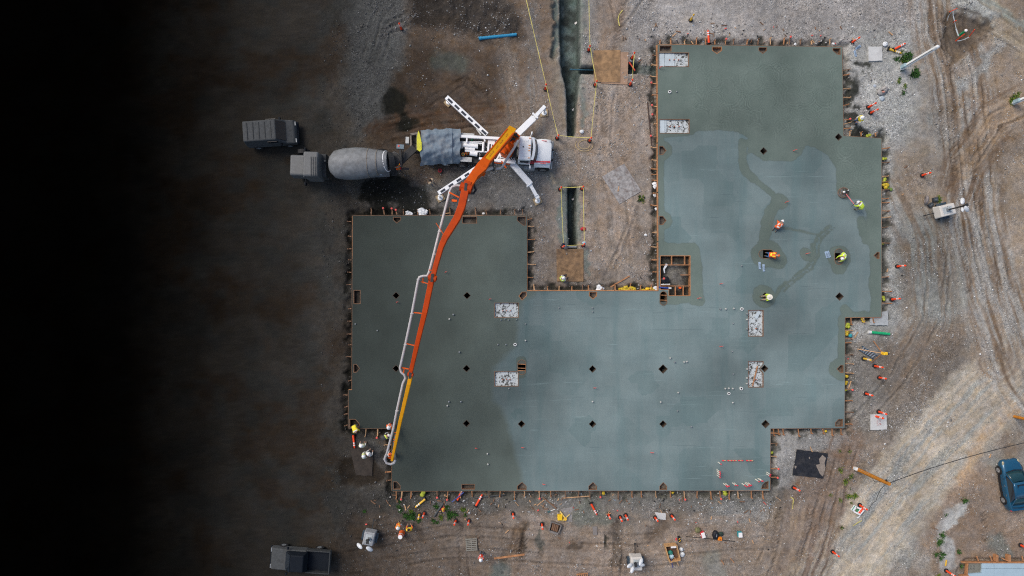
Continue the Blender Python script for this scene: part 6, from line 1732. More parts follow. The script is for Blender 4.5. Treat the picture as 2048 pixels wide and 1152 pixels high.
sheet('plank_offcut', 'short grey weathered plank lying south of the gravel mound', 'plank', [(1185, 1053), (1194, 1053), (1194, 1070), (1186, 1070)], -.01, .05, mat('grey_board', (.20, .18, .165), .85, dirt=.4), .3)
for lab, p0, p1, w in [('orange timber plank lying near the bottom left pallet', (988, 1117), (1049, 1109), .15), ('thin orange lath leaning diagonally above the middle slab edge', (1221, 574), (1259, 552), .10),
    ('long pale lath lying parallel to the bottom edge form', (1127, 996), (1180, 992), .07), ('dark brown stake lying with a spade below the bottom form', (1085, 994), (1113, 1017), .10),
    ('short pinkish lath leaning beside the tan debris below the form', (1074, 1011), (1088, 1000), .07), ('short pale lath leaning by the right edge form', (1697, 777), (1702, 762), .07),
    ('pink-tipped lath lying near the green pipe', (1709, 676), (1716, 664), .06), ('small orange striped stake left of two in the bottom dirt', (1442, 1120), (1448, 1129), .06), ('small orange striped stake right of two in the bottom dirt', (1461, 1117), (1468, 1125), .06),
    ('red-white stake lying right of the blue-lidded cooler', (1504, 1080), (1507, 1087), .06), ('pink stake lying below the lower right slab corner', (1527, 1004), (1532, 1009), .05), ('orange stake lying above the fallen post by the black tarp', (1593, 968), (1600, 973), .05),
    ('white stick lying on the road above the blue car', (1979, 916), (1982, 908), .06), ('pale stick lying in brown dirt left of the white spill', (1866, 1055), (1876, 1060), .05), ('yellow stake standing in the pale spill by the small slab', (1891, 1132), (1893, 1120), .08)]:
    a, b_ = W(*p0, .06), W(*p1, .06)
    tag(MB().beam([a, b_], w, .07).build('timber_lath', [LUM if 'orange' in lab else (LUM_D if 'brown' in lab else (YEL if 'yellow' in lab else (PINK if 'pink ' in lab else LUM_P)))]), lab, 'lath')
o = thing('spade', 'spade with a teal blade lying at the end of the brown stake', 'spade', W(1103, 1021, .05))
L0 = W(1103, 1021, .05)
MB().tube([W(1110, 1018.5, .06), W(1101, 1022, .06)], .03, 8).build('spade_handle', [PIPE_W], o, origin=L0)
MB().prism([W2(x, y, .06) for x, y in [(1094, 1023), (1101, 1020.5), (1102, 1023.5), (1096, 1026)]], .04, .06).build('spade_blade', [mat('teal_steel', (.05, .11, .11), .5)], o, origin=L0)
for k, (x0, y0, x1, y1, lab) in enumerate([(1519, 524, 1520, 538.5, 'left pale blue knee board below the square opening'), (1527, 528.5, 1528, 543, 'right pale blue knee board below the square opening'),
    (1651, 503, 1655, 516, 'left pale blue knee board beside the stooping worker'), (1655.5, 502, 1660, 515, 'right pale blue knee board beside the stooping worker'),
    (1709, 101, 1712, 113, 'pale blue board lying flat off the top right slab corner'), (1711, 98, 1721, 91, 'tilted pale blue board off the top right slab corner')]):
    z = SZ + .03 if k < 4 else .05
    a, b_ = W(x0, y0, z), W(x1, y1, z); L0 = a.lerp(b_, .5)
    o = thing('knee_board', lab, 'knee board', L0, 0, 'pale blue finishing boards')
    MB().beam([a, b_], .20, .05).build('board', [mat('pale_blue_board', (.30, .40, .52), .5, dirt=.2)], o, origin=L0, bevel=.02)
    d = (b_ - a).normalized()
    MB().beam([L0 - d * .16 + Vector((0, 0, .06)), L0 + d * .16 + Vector((0, 0, .06))], .06, .05).build('board_grip', [mat('grey_blue_grip', (.20, .26, .33), .6)], o, origin=L0)

# ---------------------------------------------------------------- power trowel
PT = W(1685, 386, SZ)
o = thing('power_trowel', 'round walk-behind power trowel with a red handle on the wet concrete', 'power trowel', PT)
CAGE = mat('brown_trowel_cage', (.20, .125, .085), .6, dirt=.4)
for z, r in ((.06, .44), (.22, .44), (.34, .36)):
    MB().tube([(r * math.cos(t), r * math.sin(t), z) for t in np.linspace(0, 2 * math.pi, 29)], .022, 6).build('guard_ring', [CAGE], o)
for k in range(8):
    t = k * math.pi / 4; MB().tube([(.44 * math.cos(t), .44 * math.sin(t), .06), (.44 * math.cos(t), .44 * math.sin(t), .22), (.36 * math.cos(t), .36 * math.sin(t), .34), (.12 * math.cos(t), .12 * math.sin(t), .36)], .014, 5).build('guard_spoke', [CAGE], o)
for k in range(4): MB().box((.22 * math.cos(k * 1.5708 + .4), .22 * math.sin(k * 1.5708 + .4), .02), (.34, .13, .015), k * 1.5708 + .4).build('trowel_blade', [GREYP], o)
MB().cyl((0, 0, .12), .13, .26, 14).build('gearbox', [CAGE], o)
MB().box((.14, .06, .48), (.26, .20, .24), .5).build('engine', [DARK], o, bevel=.03)
MB().ell((-.10, .0, .46), (.12, .1, .09), 10, 6).build('fuel_tank', [PIPE_W], o, smooth=True)
MB().box((.16, .12, .62), (.12, .05, .05), .8).build('air_cleaner', [WHITE], o)
hend = W(1708, 408, 1.25) - PT
HND = mat('pink_red_handle', (.62, .16, .17), .5)
MB().tube([(.12, -.1, .3), tuple(hend)], .035, 8).build('handle', [HND], o)
MB().tube([tuple(hend + Vector((-.2, -.2, 0))), tuple(hend + Vector((.2, .2, 0)))], .022, 8).build('handle_bar', [DARK], o)
o = tag(MB().tube([W(1703, 244, 1.2), W(1688, 248.5, .35)], .03, 8).build('float_pole', [LUM_P]), 'long pale float pole held by the worker beside the slab', 'float pole')

# ---------------------------------------------------------------- light towers
LENS = mat('floodlight_lens_white', (.62, .64, .65), .25, vary=.04, dirt=.1)
TOWW = mat('tower_cover_paint', (.60, .57, .52), .45, vary=.08, scale=2, dirt=.35, dirtcol=(.42, .33, .24))
def light_tower(label, px, py, rz, mast_h, head_px, lamps, body_m, L_=1.45, W_=1.05):
    p = W(px, py, 0); o = thing('light_tower', label, 'light tower', p, rz, 'towable light towers')
    MB().box((0, 0, .78), (L_, W_, .85), taper=.9).build('engine_cover', [body_m], o, bevel=.08, seg=3)
    MB().box((-.05, 0, 1.212), (L_ * .55, W_ * .55, .02)).build('cover_panel', [mat('tower_panel_grey', (.42, .46, .47), .5, dirt=.3)], o)
    for x, y in ((.18, .2), (.18, -.2), (.0, .27)): MB().box((x, y, 1.226), (.10, .04, .02), .3).build('cover_latch', [DARK], o)
    for s in (1, -1):
        f = MB(); f.beam([(-.42, s * (W_ / 2 + .08), .55), (-.25, s * (W_ / 2 + .08), .72), (.25, s * (W_ / 2 + .08), .72), (.42, s * (W_ / 2 + .08), .55)], .2, .05); f.build('mudguard', [mat('dark_blue_mudguard', (.025, .045, .065), .5, dirt=.3)], o)
        w = MB().tube([(0, s * (W_ / 2 - .02), .32), (0, s * (W_ / 2 + .16), .32)], .32, 18).build('wheel', [BLACK], o)
        MB().tube([(0, s * (W_ / 2 + .16), .32), (0, s * (W_ / 2 + .17), .32)], .16, 12).build('rim', [RIM], w)
    MB().beam([(-L_ / 2, 0, .45), (-L_ / 2 - .75, 0, .42)], .08, .08).box((-L_ / 2 - .78, 0, .4), (.14, .14, .14)).build('drawbar', [DARK], o)
    inv = Matrix.Rotation(-rz, 3, 'Z')
    hp = inv @ (W(*head_px, mast_h) - p)
    b0 = Vector((hp.x * .2, hp.y * .2, 1.2))
    MB().beam([b0, Vector((hp.x, hp.y, mast_h))], .10, .10).build('mast', [DARK], o)
    MB().box((b0.x, b0.y, 1.3), (.3, .16, .2)).cyl((b0.x - .1, b0.y + .1, 1.25), .05, .14, 8).build('mast_winch', [GREYP], o)
    hd = MB().box((hp.x, hp.y, mast_h + .03), (.36, .22, .14), R(15)); hd.build('lamp_bracket', [DARK], o)
    for lx, ly, a, sz in lamps:
        q = inv @ (W(lx, ly, mast_h) - p); d = (q - hp); d.z = 0
        l = MB(); l.tube([(hp.x, hp.y, mast_h), (q.x - d.x * .3, q.y - d.y * .3, mast_h)], .025, 6); ln = l.build('lamp_arm', [GREYP], o)
        Mz = Matrix.Rotation(a - rz, 3, 'Z') @ Matrix.Rotation(.5, 3, 'Y')
        MB().ell((q.x, q.y, mast_h), (.34 * sz, .17 * sz, .12 * sz), 12, 6, M=Mz).build('floodlight', [LENS], o, smooth=True)
light_tower('white light tower with a raised mast beside the old tyre east of the slab', 1877, 424, R(14), 3.5, (1931, 411), [(1925, 402, 1.0, 1.15), (1933, 418, -.5, 1.15), (1925, 419, 1.2, .75)], TOWW)
light_tower('dim grey light tower in the lower west corner below the hi-vis workers', 743, 1068, R(258), 2.2, (735, 1083), [(719, 1092, 2.6, 1.0), (739, 1098, -.8, 1.1)], mat('dim_tower_paint', (.30, .31, .32), .5, dirt=.3), 1.25, 1.0)
light_tower('cream light tower with folded lamps in the bottom yard left of the tool crate', 1268, 1117, R(-90), 1.9, (1271, 1129), [(1260, 1131, .3, 1.0), (1282, 1124, 1.0, 1.0), (1285, 1130, -.3, .8), (1265, 1139, 1.0, 1.0)], TOWW, 1.25, 1.05)

# ---------------------------------------------------------------- blue car
CARB = mat('metallic_blue_car_paint', (.008, .08, .155), .3, metal=.25, vary=.06, coat=.6, dirt=.12, dirtcol=(.08, .11, .13))
CARD = mat('dark_sill_plastic', (.012, .013, .015), .5, dirt=.25)
CP = W(2016, 965, 0); 
# the front points up the photo and slightly left
CZ = math.atan2(55, -9) - math.pi / 2
car = thing('parked_car', 'metallic blue saloon car with sunroof parked at the right frame edge', 'car', CP, CZ)
def loft(secs, n=13, pw=3.0):
    """secs: (y, half width, z bottom, z top); rounded upper section"""
    mb = MB(); vs = []; st = n + 2
    for y, hw, zb, zt, cr in secs:
        vs.append((-hw * .96, y, zb))
        for j in range(n):
            t = 2 * j / (n - 1) - 1
            s = math.copysign(abs(math.sin(t * math.pi / 2)), t)
            side = max(0, (abs(t) - .62) / .38)
            vs.append((hw * s if abs(t) > .62 else hw * s, y, zt - cr * abs(s) ** pw - (zt - zb) * .42 * side ** 2))
        vs.append((hw * .96, y, zb))
    fs = []
    for i in range(len(secs) - 1):
        for j in range(st - 1): fs.append((i * st + j, i * st + j + 1, (i + 1) * st + j + 1, (i + 1) * st + j))
    fs.append(tuple(reversed(range(st)))); fs.append(tuple((len(secs) - 1) * st + j for j in range(st)))
    mb.add(vs, [tuple(reversed(f)) for f in fs]); return mb
body = loft([(-2.18, .66, .38, .86, .08), (-2.12, .78, .30, .98, .08), (-1.85, .86, .24, 1.02, .06), (-1.2, .895, .22, 1.0, .06), (0, .90, .22, .97, .06), (.95, .895, .22, .95, .06), (1.5, .87, .24, .88, .07), (1.95, .80, .28, .78, .09), (2.14, .68, .34, .66, .09), (2.2, .52, .40, .56, .06)]).build('body', [CARB], car, smooth=True)
def panel(pts, m, nm, par=car, th=.0):
    mb = MB(); mb.add(pts, [tuple(range(len(pts)))]); o = mb.build(nm, [m], par)
    md = o.modifiers.new('thick', 'SOLIDIFY'); md.thickness = .02; return o
# greenhouse: roof, screens, side glass and pillars
RF = [(-.62, .50, 1.40), (-.62, -.50, 1.40)]
roof = MB()
rs = [(.42, .57, 1.36), (.1, .59, 1.42), (-.4, .59, 1.43), (-.95, .56, 1.38)]
n = 9; vs = []
for y, hw, z in rs:
    for j in range(n):
        t = 2 * j / (n - 1) - 1; vs.append((hw * t, y, z - .05 * abs(t) ** 3))
roof.add(vs, [(i * n + j, i * n + j + 1, (i + 1) * n + j + 1, (i + 1) * n + j) for i in range(3) for j in range(n - 1)][::1])
o = roof.build('roof', [CARB], car, smooth=True); o.modifiers.new('thick', 'SOLIDIFY').thickness = .03
MB().box((0, .02, 1.437), (.66, .42, .02)).build('sunroof', [GLASS], car, bevel=.01)
TINT = mat('teal_tinted_glass', (.012, .045, .055), .12, vary=.1, spec=.5)
def grid(a0, a1, b0, b1, bul, m, nm):
    mb = MB(); n = 9; vs = []
    for t, (l, r) in ((0, (a0, a1)), (.5, None or (Vector(a0).lerp(Vector(b0), .5), Vector(a1).lerp(Vector(b1), .5))), (1, (b0, b1))):
        l, r = Vector(l), Vector(r)
        for j in range(n):
            s = j / (n - 1); q = l.lerp(r, s); q.y += bul * (1 - (2 * s - 1) ** 2); q.z += .015 * math.sin(math.pi * t); vs.append(q)
    mb.add(vs, [(i * n + j, (i + 1) * n + j, (i + 1) * n + j + 1, i * n + j + 1) for i in range(2) for j in range(n - 1)])
    o = mb.build(nm, [m], car, smooth=True); o.modifiers.new('thick', 'SOLIDIFY').thickness = .015; return o
grid((-.74, 1.16, .95), (.74, 1.16, .95), (-.55, .40, 1.35), (.55, .40, 1.35), .12, TINT, 'windscreen')
grid((-.52, -.95, 1.37), (.52, -.95, 1.37), (-.70, -1.60, 1.03), (.70, -1.60, 1.03), -.06, TINT, 'rear_window')
for s in (1, -1):
    panel([(s * .80, 1.0, .96), (s * .60, .38, 1.33), (s * .615, -.35, 1.37), (s * .59, -.9, 1.34), (s * .80, -1.35, 1.0)], GLASS, 'side_window')
    MB().beam([(s * .80, 1.18, .95), (s * .70, .80, 1.16), (s * .585, .40, 1.36), (s * .605, -.3, 1.40), (s * .57, -.95, 1.365), (s * .76, -1.62, 1.03)], .06, .05).build('roof_rail', [CARB], car)
    MB().beam([(s * .73, -.28, .96), (s * .615, -.30, 1.36)], .07, .05).build('door_pillar', [CARD], car)
    MB().box((s * .97, .85, .98), (.20, .12, .13)).build('wing_mirror', [CARB], car, bevel=.03)
    MB().beam([(s * .885, 1.2, .30), (s * .90, 0, .28), (s * .885, -1.2, .30)], .05, .22).build('sill', [CARD], car)
    for y in (1.32, -1.30):
        w = MB().tube([(s * .72, y, .32), (s * .74, y, .32), (s * .91, y, .32), (s * .93, y, .32)], [.30, .33, .33, .30], 20).build('wheel', [BLACK], car)
        MB().tube([(s * .925, y, .32), (s * .938, y, .32)], [.22, .20], 16).build('rim', [RIM], w)
        m2 = MB()
        for k in range(5):
            t = k * 1.2566; m2.beam([(s * .942, y + .04 * math.cos(t), .32 + .04 * math.sin(t)), (s * .942, y + .2 * math.cos(t), .32 + .2 * math.sin(t))], .04, .02)
        m2.build('spokes', [GREYP], w)
        m2 = MB(); m2.tube([(s * .90, y + .38 * math.cos(t), .32 + .38 * math.sin(t)) for t in np.linspace(-.1, math.pi + .1, 12)], .03, 6); m2.build('wheel_arch', [CARD], car)
    MB().ell((s * .66, 1.93, .69), (.11, .22, .06), 12, 6).build('headlight', [mat('yellowed_headlight', (.34, .30, .19), .2)], car, smooth=True)
    MB().box((s * .62, -2.12, .82), (.30, .06, .12)).build('tail_light', [REDS], car)
    for y in (.10, -.75): MB().box((s * .90, y, .80), (.03, .16, .03)).build('door_handle', [RIM], car)
MB().box((0, 2.18, .48), (.5, .04, .10)).build('number_plate', [REFL], car)
MB().beam([(-.70, -1.80, 1.045), (0, -1.9, 1.055), (.70, -1.80, 1.045)], .05, .02).build('boot_seam', [CARD], car)
MB().beam([(-.72, 1.24, .955), (0, 1.36, .975), (.72, 1.24, .955)], .07, .02).build('wiper_cowl', [CARD], car)

# ---------------------------------------------------------------- barricade, survey tripod, ladder
B0 = W(1717, 1021, 0)
o = thing('barricade', 'white and orange striped barricade lying open beside the haul road', 'barricade', B0)
def bpx(p0, p1, w, h, z, m, nm, par=o): MB().beam([W(*p0, z), W(*p1, z)], w, h).build(nm, [m], par, origin=B0)
bpx((1704.5, 1021), (1711, 1012), .30, .05, .50, WHITE, 'barricade_board'); bpx((1707, 1022.5), (1721, 1030), .12, .05, .50, WHITE, 'barricade_rail'); bpx((1712, 1013.5), (1726, 1021), .12, .05, .50, WHITE, 'barricade_rail')
bpx((1717.5, 1028), (1726, 1018), .34, .05, .55, WHITE, 'barricade_board')
for t in (.18, .5, .82):
    a = (1717.5 + 8.5 * t, 1028 - 10 * t); bpx((a[0] - 1.6, a[1] - 2.2), (a[0] + 2.4, a[1] - .2), .16, .02, .578, ORANGE, 'barricade_stripe')
bpx((1704, 1020), (1709.5, 1012), .05, .04, .53, mat('green_cap_plastic', (.03, .25, .10), .5), 'barricade_edge')
bpx((1722, 1031), (1727, 1024), .06, .06, .2, GREYP, 'barricade_leg'); bpx((1714, 1036), (1720, 1032), .08, .05, .15, WHITE, 'barricade_leg')
MB().ell(W(1716, 1021, .12), (.18, .14, .1), 10, 6, jit=.1).build('green_bag', [mat('green_cap_plastic', (.03, .25, .10), .5)], o, origin=B0)
T1 = W(1765, 706.5, 1.55); T1.z = 0
o = thing('survey_tripod', 'yellow survey instrument on a wooden tripod beside the ladder', 'survey tripod', T1)
hp = W(1765, 706.5, 1.55)
for q in ((1747, 682), (1743, 725), (1715, 698)):
    MB().beam([W(*q, .02), hp], .06, .05).build('tripod_leg', [LUM_P if q[0] == 1715 else LUM], o, origin=T1)
MB().cyl((0, 0, 1.5), .13, .08, 14).build('tripod_head', [YEL], o)
MB().box((.12, -.02, 1.72), (.34, .24, .26), .1).build('instrument', [mat('instrument_yellow', (.80, .48, .02), .45)], o, bevel=.04)
MB().tube([(.28, -.04, 1.74), (.42, -.06, 1.74)], .06, 10).build('instrument_lens', [DARK], o)
LD = W(1737, 705, 0)
o = thing('step_ladder', 'blue and black ladder lying on gravel under the tripod legs', 'ladder', LD)
RAIL = mat('blue_black_rail', (.03, .075, .12), .5, dirt=.2)
ra = [(1724, 692), (1755, 712)]; rb = [(1718, 699.5), (1747, 717)]
for q in (ra, rb): MB().beam([W(*q[0], .12), W(*q[1], .12)], .07, .10).build('ladder_rail', [RAIL], o, origin=LD)
for k in range(6):
    t = .14 + .145 * k
    p0 = (ra[0][0] + (ra[1][0] - ra[0][0]) * t, ra[0][1] + (ra[1][1] - ra[0][1]) * t); p1 = (rb[0][0] + (rb[1][0] - rb[0][0]) * t, rb[0][1] + (rb[1][1] - rb[0][1]) * t)
    MB().beam([W(*p0, .16), W(*p1, .16)], .09, .03).build('ladder_rung', [mat('aluminium_rung', (.42, .45, .47), .4, metal=.5)], o, origin=LD)

# ---------------------------------------------------------------- pallet, crates, cases, bags
PL = W(943, 1088, 0)
o = thing('pallet', 'grey wooden pallet on brown soil near the bottom left', 'pallet', PL, R(4))
PWD = mat('grey_pallet_timber', (.22, .21, .175), .85, vary=.25, scale=5, dirt=.3)
for k in range(7): MB().box((0, -.48 + k * .16, .14), (.98, .095, .025)).build('pallet_slat', [PWD], o)
for x in (-.44, 0, .44): MB().box((x, 0, .07), (.08, 1.1, .11)).build('pallet_stringer', [PWD], o)
def crate(name, label, cat, corners, h, m, mfloor, th=.06):
    c = W(sum(p[0] for p in corners) / 4, sum(p[1] for p in corners) / 4, 0)
    o = thing(name, label, cat, c)
    P = [W(x, y, h) for x, y in corners]
    B = [Vector((c.x + (p.x - c.x) * .96, c.y + (p.y - c.y) * .96, 0)) for p in P]
    for i in range(4):
        a, b_ = P[i], P[(i + 1) % 4]
        for k in range(2):
            z = h * (.25 + .5 * k)
            MB().beam([Vector((a.x, a.y, z)), Vector((b_.x, b_.y, z))], th, h * .48).build('side_board', [m], o, origin=c)
    MB().prism([(b_.x, b_.y) for b_ in B], .02, .06).build('crate_floor', [mfloor], o, origin=c)
    return o, c
o, c = crate('tool_crate', 'open pale timber crate full of tools in the bottom yard', 'crate', [(1331, 1093), (1354, 1091), (1361, 1121), (1340, 1125)], .62, mat('fresh_crate_timber', (.52, .30, .13), .8, vary=.25, scale=4, dirt=.25), mat('dark_crate_floor', (.10, .06, .04), .9, vary=.3))
for lab, m_, px, py, s, z in [('teal green bag of tools inside the timber crate', mat('teal_green_cloth', (.03, .22, .17), .8, vary=.4, scale=8), 1341, 1105, .2, .25), ('pale blue bag inside the timber crate', mat('pale_blue_cloth', (.40, .55, .62), .8), 1343, 1113, .2, .25)]:
    tag(MB().ell(W(px, py, z), (s * 1.1, s, .15), 12, 8, jit=.12).build('tool_bag', [m_], smooth=True), lab, 'bag')
for lab, m_, p0, p1, z0, z1 in [('pale wooden tool handle sticking out of the crate', LUM_P, (1349, 1115), (1358, 1132), .45, .35), ('navy blue tool handle sticking out of the crate', mat('navy_handle', (.05, .06, .22), .6), (1342.5, 1118), (1345.5, 1135), .5, .3), ('short pale stick leaning at the crate corner', LUM_P, (1340, 1124), (1341, 1130), .5, .2)]:
    tag(MB().tube([W(*p0, z0), W(*p1, z1)], .035, 8).build('hand_tool', [m_]), lab, 'tool')
tag(MB().box(W(1347, 1094, .5), (.48, .18, .12), .05).build('paper_roll', [REFL], bevel=.04), 'white roll lying on the top rim of the timber crate', 'roll')
def sack(label, px, py, r, m, name='sack', cat='sack', flat=.5, n=1, rz=0, jit=.16):
    c = W(px, py, 0); mb = MB()
    for k in range(n):
        a = 6.28 * k / max(1, n) + rz
        off = Vector((math.cos(a), math.sin(a), 0)) * (r * .55 if n > 1 else 0)
        mb.ell(c + off + Vector((0, 0, r * flat * .8)), (r * random.uniform(.7, 1.0), r * random.uniform(.6, .9), r * flat), 12, 7, jit=jit)
    return tag(mb.build(name, [m], smooth=True), label, cat)
WBAG = mat('white_plastic_bag', (.70, .72, .72), .6, vary=.1, dirt=.2, bump=.4, bscale=12)
sack('crumpled white bag against the right side of the timber crate, upper', 1362, 1098, .26, WBAG)
sack('crumpled white bag against the right side of the timber crate, lower', 1363.5, 1108, .32, WBAG)
o, c = crate('dark_crate', 'dark weathered timber crate with old planks inside', 'crate', [(1103, 1044), (1123, 1051), (1117, 1067), (1098, 1062)], .42, mat('grey_board', (.20, .18, .165), .85, dirt=.4), mat('dark_crate_floor', (.10, .06, .04), .9))
for k in range(4):
    a = W(1106.5 + k * 3.2, 1046.5 + k * 1.3, .3); b_ = W(1103.5 + k * 3.2, 1060 + k * 1.2, .3); MB().beam([a, b_], .11, .04).build('plank', [LUM_D], o, origin=c)
MB().beam([W(1100, 1063, .44), W(1116, 1068, .44)], .16, .05).build('rim_board', [mat('grey_board', (.20, .18, .165), .85)], o, origin=c)
o = thing('yellow_case', 'bright yellow square case on the ground below the slab', 'case', W(1119.5, 1033, 0))
MB().box((0, 0, .16), (.42, .50, .32)).build('case_body', [mat('case_yellow', (.80, .50, .01), .45, dirt=.1)], o, bevel=.04); MB().box((0, -.26, .2), (.16, .04, .04)).build('case_handle', [DARK], o)
Y0 = W(1130, 1036, 0)
o = thing('yellow_tripod', 'folded pale yellow tripod lying beside the yellow case', 'tripod', Y0)
for p0, p1, w in (((1120, 1023), (1131, 1037), .10), ((1131, 1036), (1139, 1029), .06), ((1130, 1037), (1125, 1042), .08)):
    MB().beam([W(*p0, .18), W(*p1, .2)], w, .07).build('tripod_leg', [mat('pale_yellow_leg', (.75, .55, .16), .5)], o, origin=Y0)
MB().cyl((0, 0, .14), .14, .16, 12).build('tripod_head', [YEL], o)
BP = W(1429, 1068, 0)
o = thing('backpack', 'black backpack standing on the ground beside the orange box', 'backpack', BP)
MB().ell((0, 0, .22), (.27, .42, .24), 14, 9, jit=.03).build('pack_body', [mat('black_nylon', (.008, .008, .012), .6, vary=.3)], o, smooth=True); MB().ell((-.1, .05, .40), (.10, .22, .08), 10, 6).build('pack_pocket', [MATS['black_nylon']], o, smooth=True); MB().beam([(.05, .14, .46), (.02, -.1, .46)], .06, .02).build('pack_strap', [GREYP], o)
o = thing('orange_box', 'small bright orange box touching the black backpack', 'box', W(1438.5, 1076, 0)); MB().box((0, 0, .14), (.36, .30, .28)).build('box_shell', [mat('bright_orange_plastic', (.85, .24, .01), .4)], o, bevel=.06, seg=3); MB().box((0, 0, .29), (.14, .05, .03)).build('box_handle', [DARK], o)
sack('dark green bag behind the orange box and black backpack', 1441, 1067, .26, mat('dark_green_cloth', (.02, .04, .03), .8), 'bag', 'bag')
sack('olive camouflage bag left of the white red-lidded cooler', 1395, 1059, .36, mat('olive_camouflage', (.13, .13, .06), .85, vary=.8, scale=5, dirt=.6, dirtcol=(.26, .17, .05)), 'bag', 'bag')
def cooler(label, px, py, rz, lid, s):
    o = thing('cooler_box', label, 'cooler', W(px, py, 0), rz)
    MB().box((0, 0, .16), (s[0], s[1], .32)).build('cooler_body', [lid], o, bevel=.03); MB().box((.01, -.02, .345), (s[0] * .92, s[1] * .92, .05)).build('cooler_lid', [REFL], o, bevel=.02); MB().box((0, s[1] * .42, .2), (s[0] * .8, .06, .3)).build('cooler_trim', [lid], o)
cooler('white cooler with a red end next to the camouflage bag', 1404, 1067.5, R(16), REDS, (.34, .52))
cooler('white cooler with a turquoise side standing alone right of the backpack', 1478, 1067, R(2), mat('turquoise_plastic', (.03, .30, .34), .4), (.36, .46))
o = thing('jackhammer_case', 'black and yellow striped case with a red tag above the timber crate', 'case', W(1357.5, 1077, 0), .2)
MB().box((0, 0, .15), (.18, .5, .3)).build('case_body', [mat('black_nylon', (.008, .008, .012), .6)], o, bevel=.02)
for y in (-.12, .08): MB().box((0, y, .302), (.17, .06, .012), .5).build('case_stripe', [YEL], o)
MB().box((-.25, .03, .1), (.12, .22, .05), -.4).build('case_tag', [REDS], o)
o = thing('old_tyre', 'muddy old tyre standing left of the raised light tower', 'tyre', W(1847.5, 401, 0))
MB().tube(ring((0, 0, .36), (1, -.1, .35), .27, 0, 25), .115, 10).build('tyre', [mat('muddy_tyre_rubber', (.22, .195, .185), .9, vary=.4, scale=12, dirt=.4, dirtcol=(.06, .055, .055))], o, smooth=True)
MB().tube([(.0, 0, .36), (.03, -.003, .37)], .2, 14).build('tyre_hollow', [DARK], o)
for lab, px, py, rz, s, m_ in [('dark grey battery box standing nearest the green weed by the light tower', 1867.5, 400, .1, (.36, .36, .34), mat('dark_grey_box', (.045, .055, .065), .5)), ('black generator box lying tilted at the corner of the light tower', 1859.5, 410.5, .7, (.42, .30, .24), mat('dark_grey_box', (.045, .055, .065), .5))]:
    o = thing('equipment_box', lab, 'box', W(px, py, 0), rz)
    MB().box((0, 0, s[2] / 2), s).build('box_shell', [m_], o, bevel=.03); MB().box((0, 0, s[2] + .01), (s[0] * .5, .04, .03)).build('box_handle', [GREYP], o)
sack('open grey paper sack with pinkish contents on the spilt white dust', 1764, 182, .36, mat('grey_paper_sack', (.30, .285, .27), .85, vary=.3), n=2, rz=.6)
tag(MB().ell(W(1767, 183.5, .34), (.15, .09, .05), 10, 6).ell(W(1765.5, 180.5, .34), (.13, .05, .04), 10, 6, 1).build('sack_contents', [mat('pinkish_powder', (.50, .24, .18), .9), DARK]), 'pink and black rags inside the mouth of the open grey sack', 'rag')
sack('flattened blue and white sack below the open grey sack', 1763, 197, .34, mat('blue_white_sack', (.42, .48, .52), .7, vary=.4, scale=5), flat=.25)
sack('small pale blue scrap above the open grey sack', 1749, 172, .16, mat('pale_blue_scrap', (.40, .44, .48), .8), flat=.3)
sack('white bag beside the fallen yellow post off the upper pad', 1769, 89, .24, WBAG)
sack('white rag in the gravel near the trench tape corner', 1163, 264, .22, WBAG, 'rag', 'rag')
o = sack('red tool bag on the tape at the right of the short trench', 1166, 458, .26, mat('red_cloth_bag', (.42, .02, .03), .7, vary=.4, scale=5), 'bag', 'bag')
for lab, px, py, m_ in [('navy jacket hung on the lower left post of the short trench', 1127, 489, NAVY), ('pale grey shirt hung beside the navy jacket at the short trench', 1130.5, 493, GSH), ('pale blue rag hung on the lower right post of the short trench', 1168.5, 486, mat('pale_blue_cloth', (.40, .55, .62), .8))]:
    c = W(px, py, .85); tag(MB().ell(c, (.17, .15, .28), 10, 7, jit=.15).build('garment', [m_], smooth=True), lab, 'garment')
for lab, px, py in [('white scrap lying deep in the long trench, upper', 1152, 46), ('white scrap lying deep in the long trench near its end', 1147, 219), ('white paper scrap at the bottom of the short trench', 1146.5, 398), ]:
    tag(MB().box(W(px, py, -1.3), (.26, .16, .03), .6).build('litter_scrap', [REFL]), lab, 'litter')
o = tag(MB().tube(ring(W(880, 341, .25), (0, 0.05, 1), .14, 0, 17), .045, 8).tube([W(880, 341, .02), W(880, 341, .26)], [.12, .15], 14, 1).build('bucket', [mat('red_bucket_plastic', (.30, .012, .02), .5), mat('dark_red_inside', (.10, .01, .012), .7)]), 'small round red bucket on gravel below the tarpaulin', 'bucket')
sack('black plastic-wrapped plumbing bundle with a red cap inside the slab pit', 1329, 560, .42, mat('black_poly_wrap', (.010, .010, .012), .5, vary=.3), 'wrapped_bundle', 'bundle')
tag(MB().cyl(W(1327.5, 557, .42), .09, .06, 10).build('red_plug', [PINK]), 'red pipe cap on the black bundle in the slab pit', 'pipe cap')
tag(MB().cyl(W(1358.5, 575.5, -.1), .11, .3, 12).build('pipe_plug', [ORV]), 'orange round cap in the lower bay of the slab pit', 'pipe cap')
tag(MB().tube([W(1321, 569, .2), W(1340, 568.5, .22)], .05, 8).build('white_pipe', [PIPE_W]), 'short white pipe across the slab pit below the black bundle', 'pipe')
tag(MB().beam([W(1334, 528, .3), W(1328, 538, .2), W(1329, 546, .1)], [.22, .14, .08], .02).build('plastic_sheet', [WBAG]), 'torn white plastic strip in the upper left bay of the slab pit', 'plastic strip')
YB = mat('crumpled_yellow_plastic', (.52, .37, .02), .6, vary=.6, scale=9, dirt=.55, dirtcol=(.20, .17, .03), bump=.4, bscale=14)
GB = mat('crumpled_lime_plastic', (.36, .40, .03), .6, vary=.6, scale=9, dirt=.55, dirtcol=(.12, .14, .03), bump=.4, bscale=14)
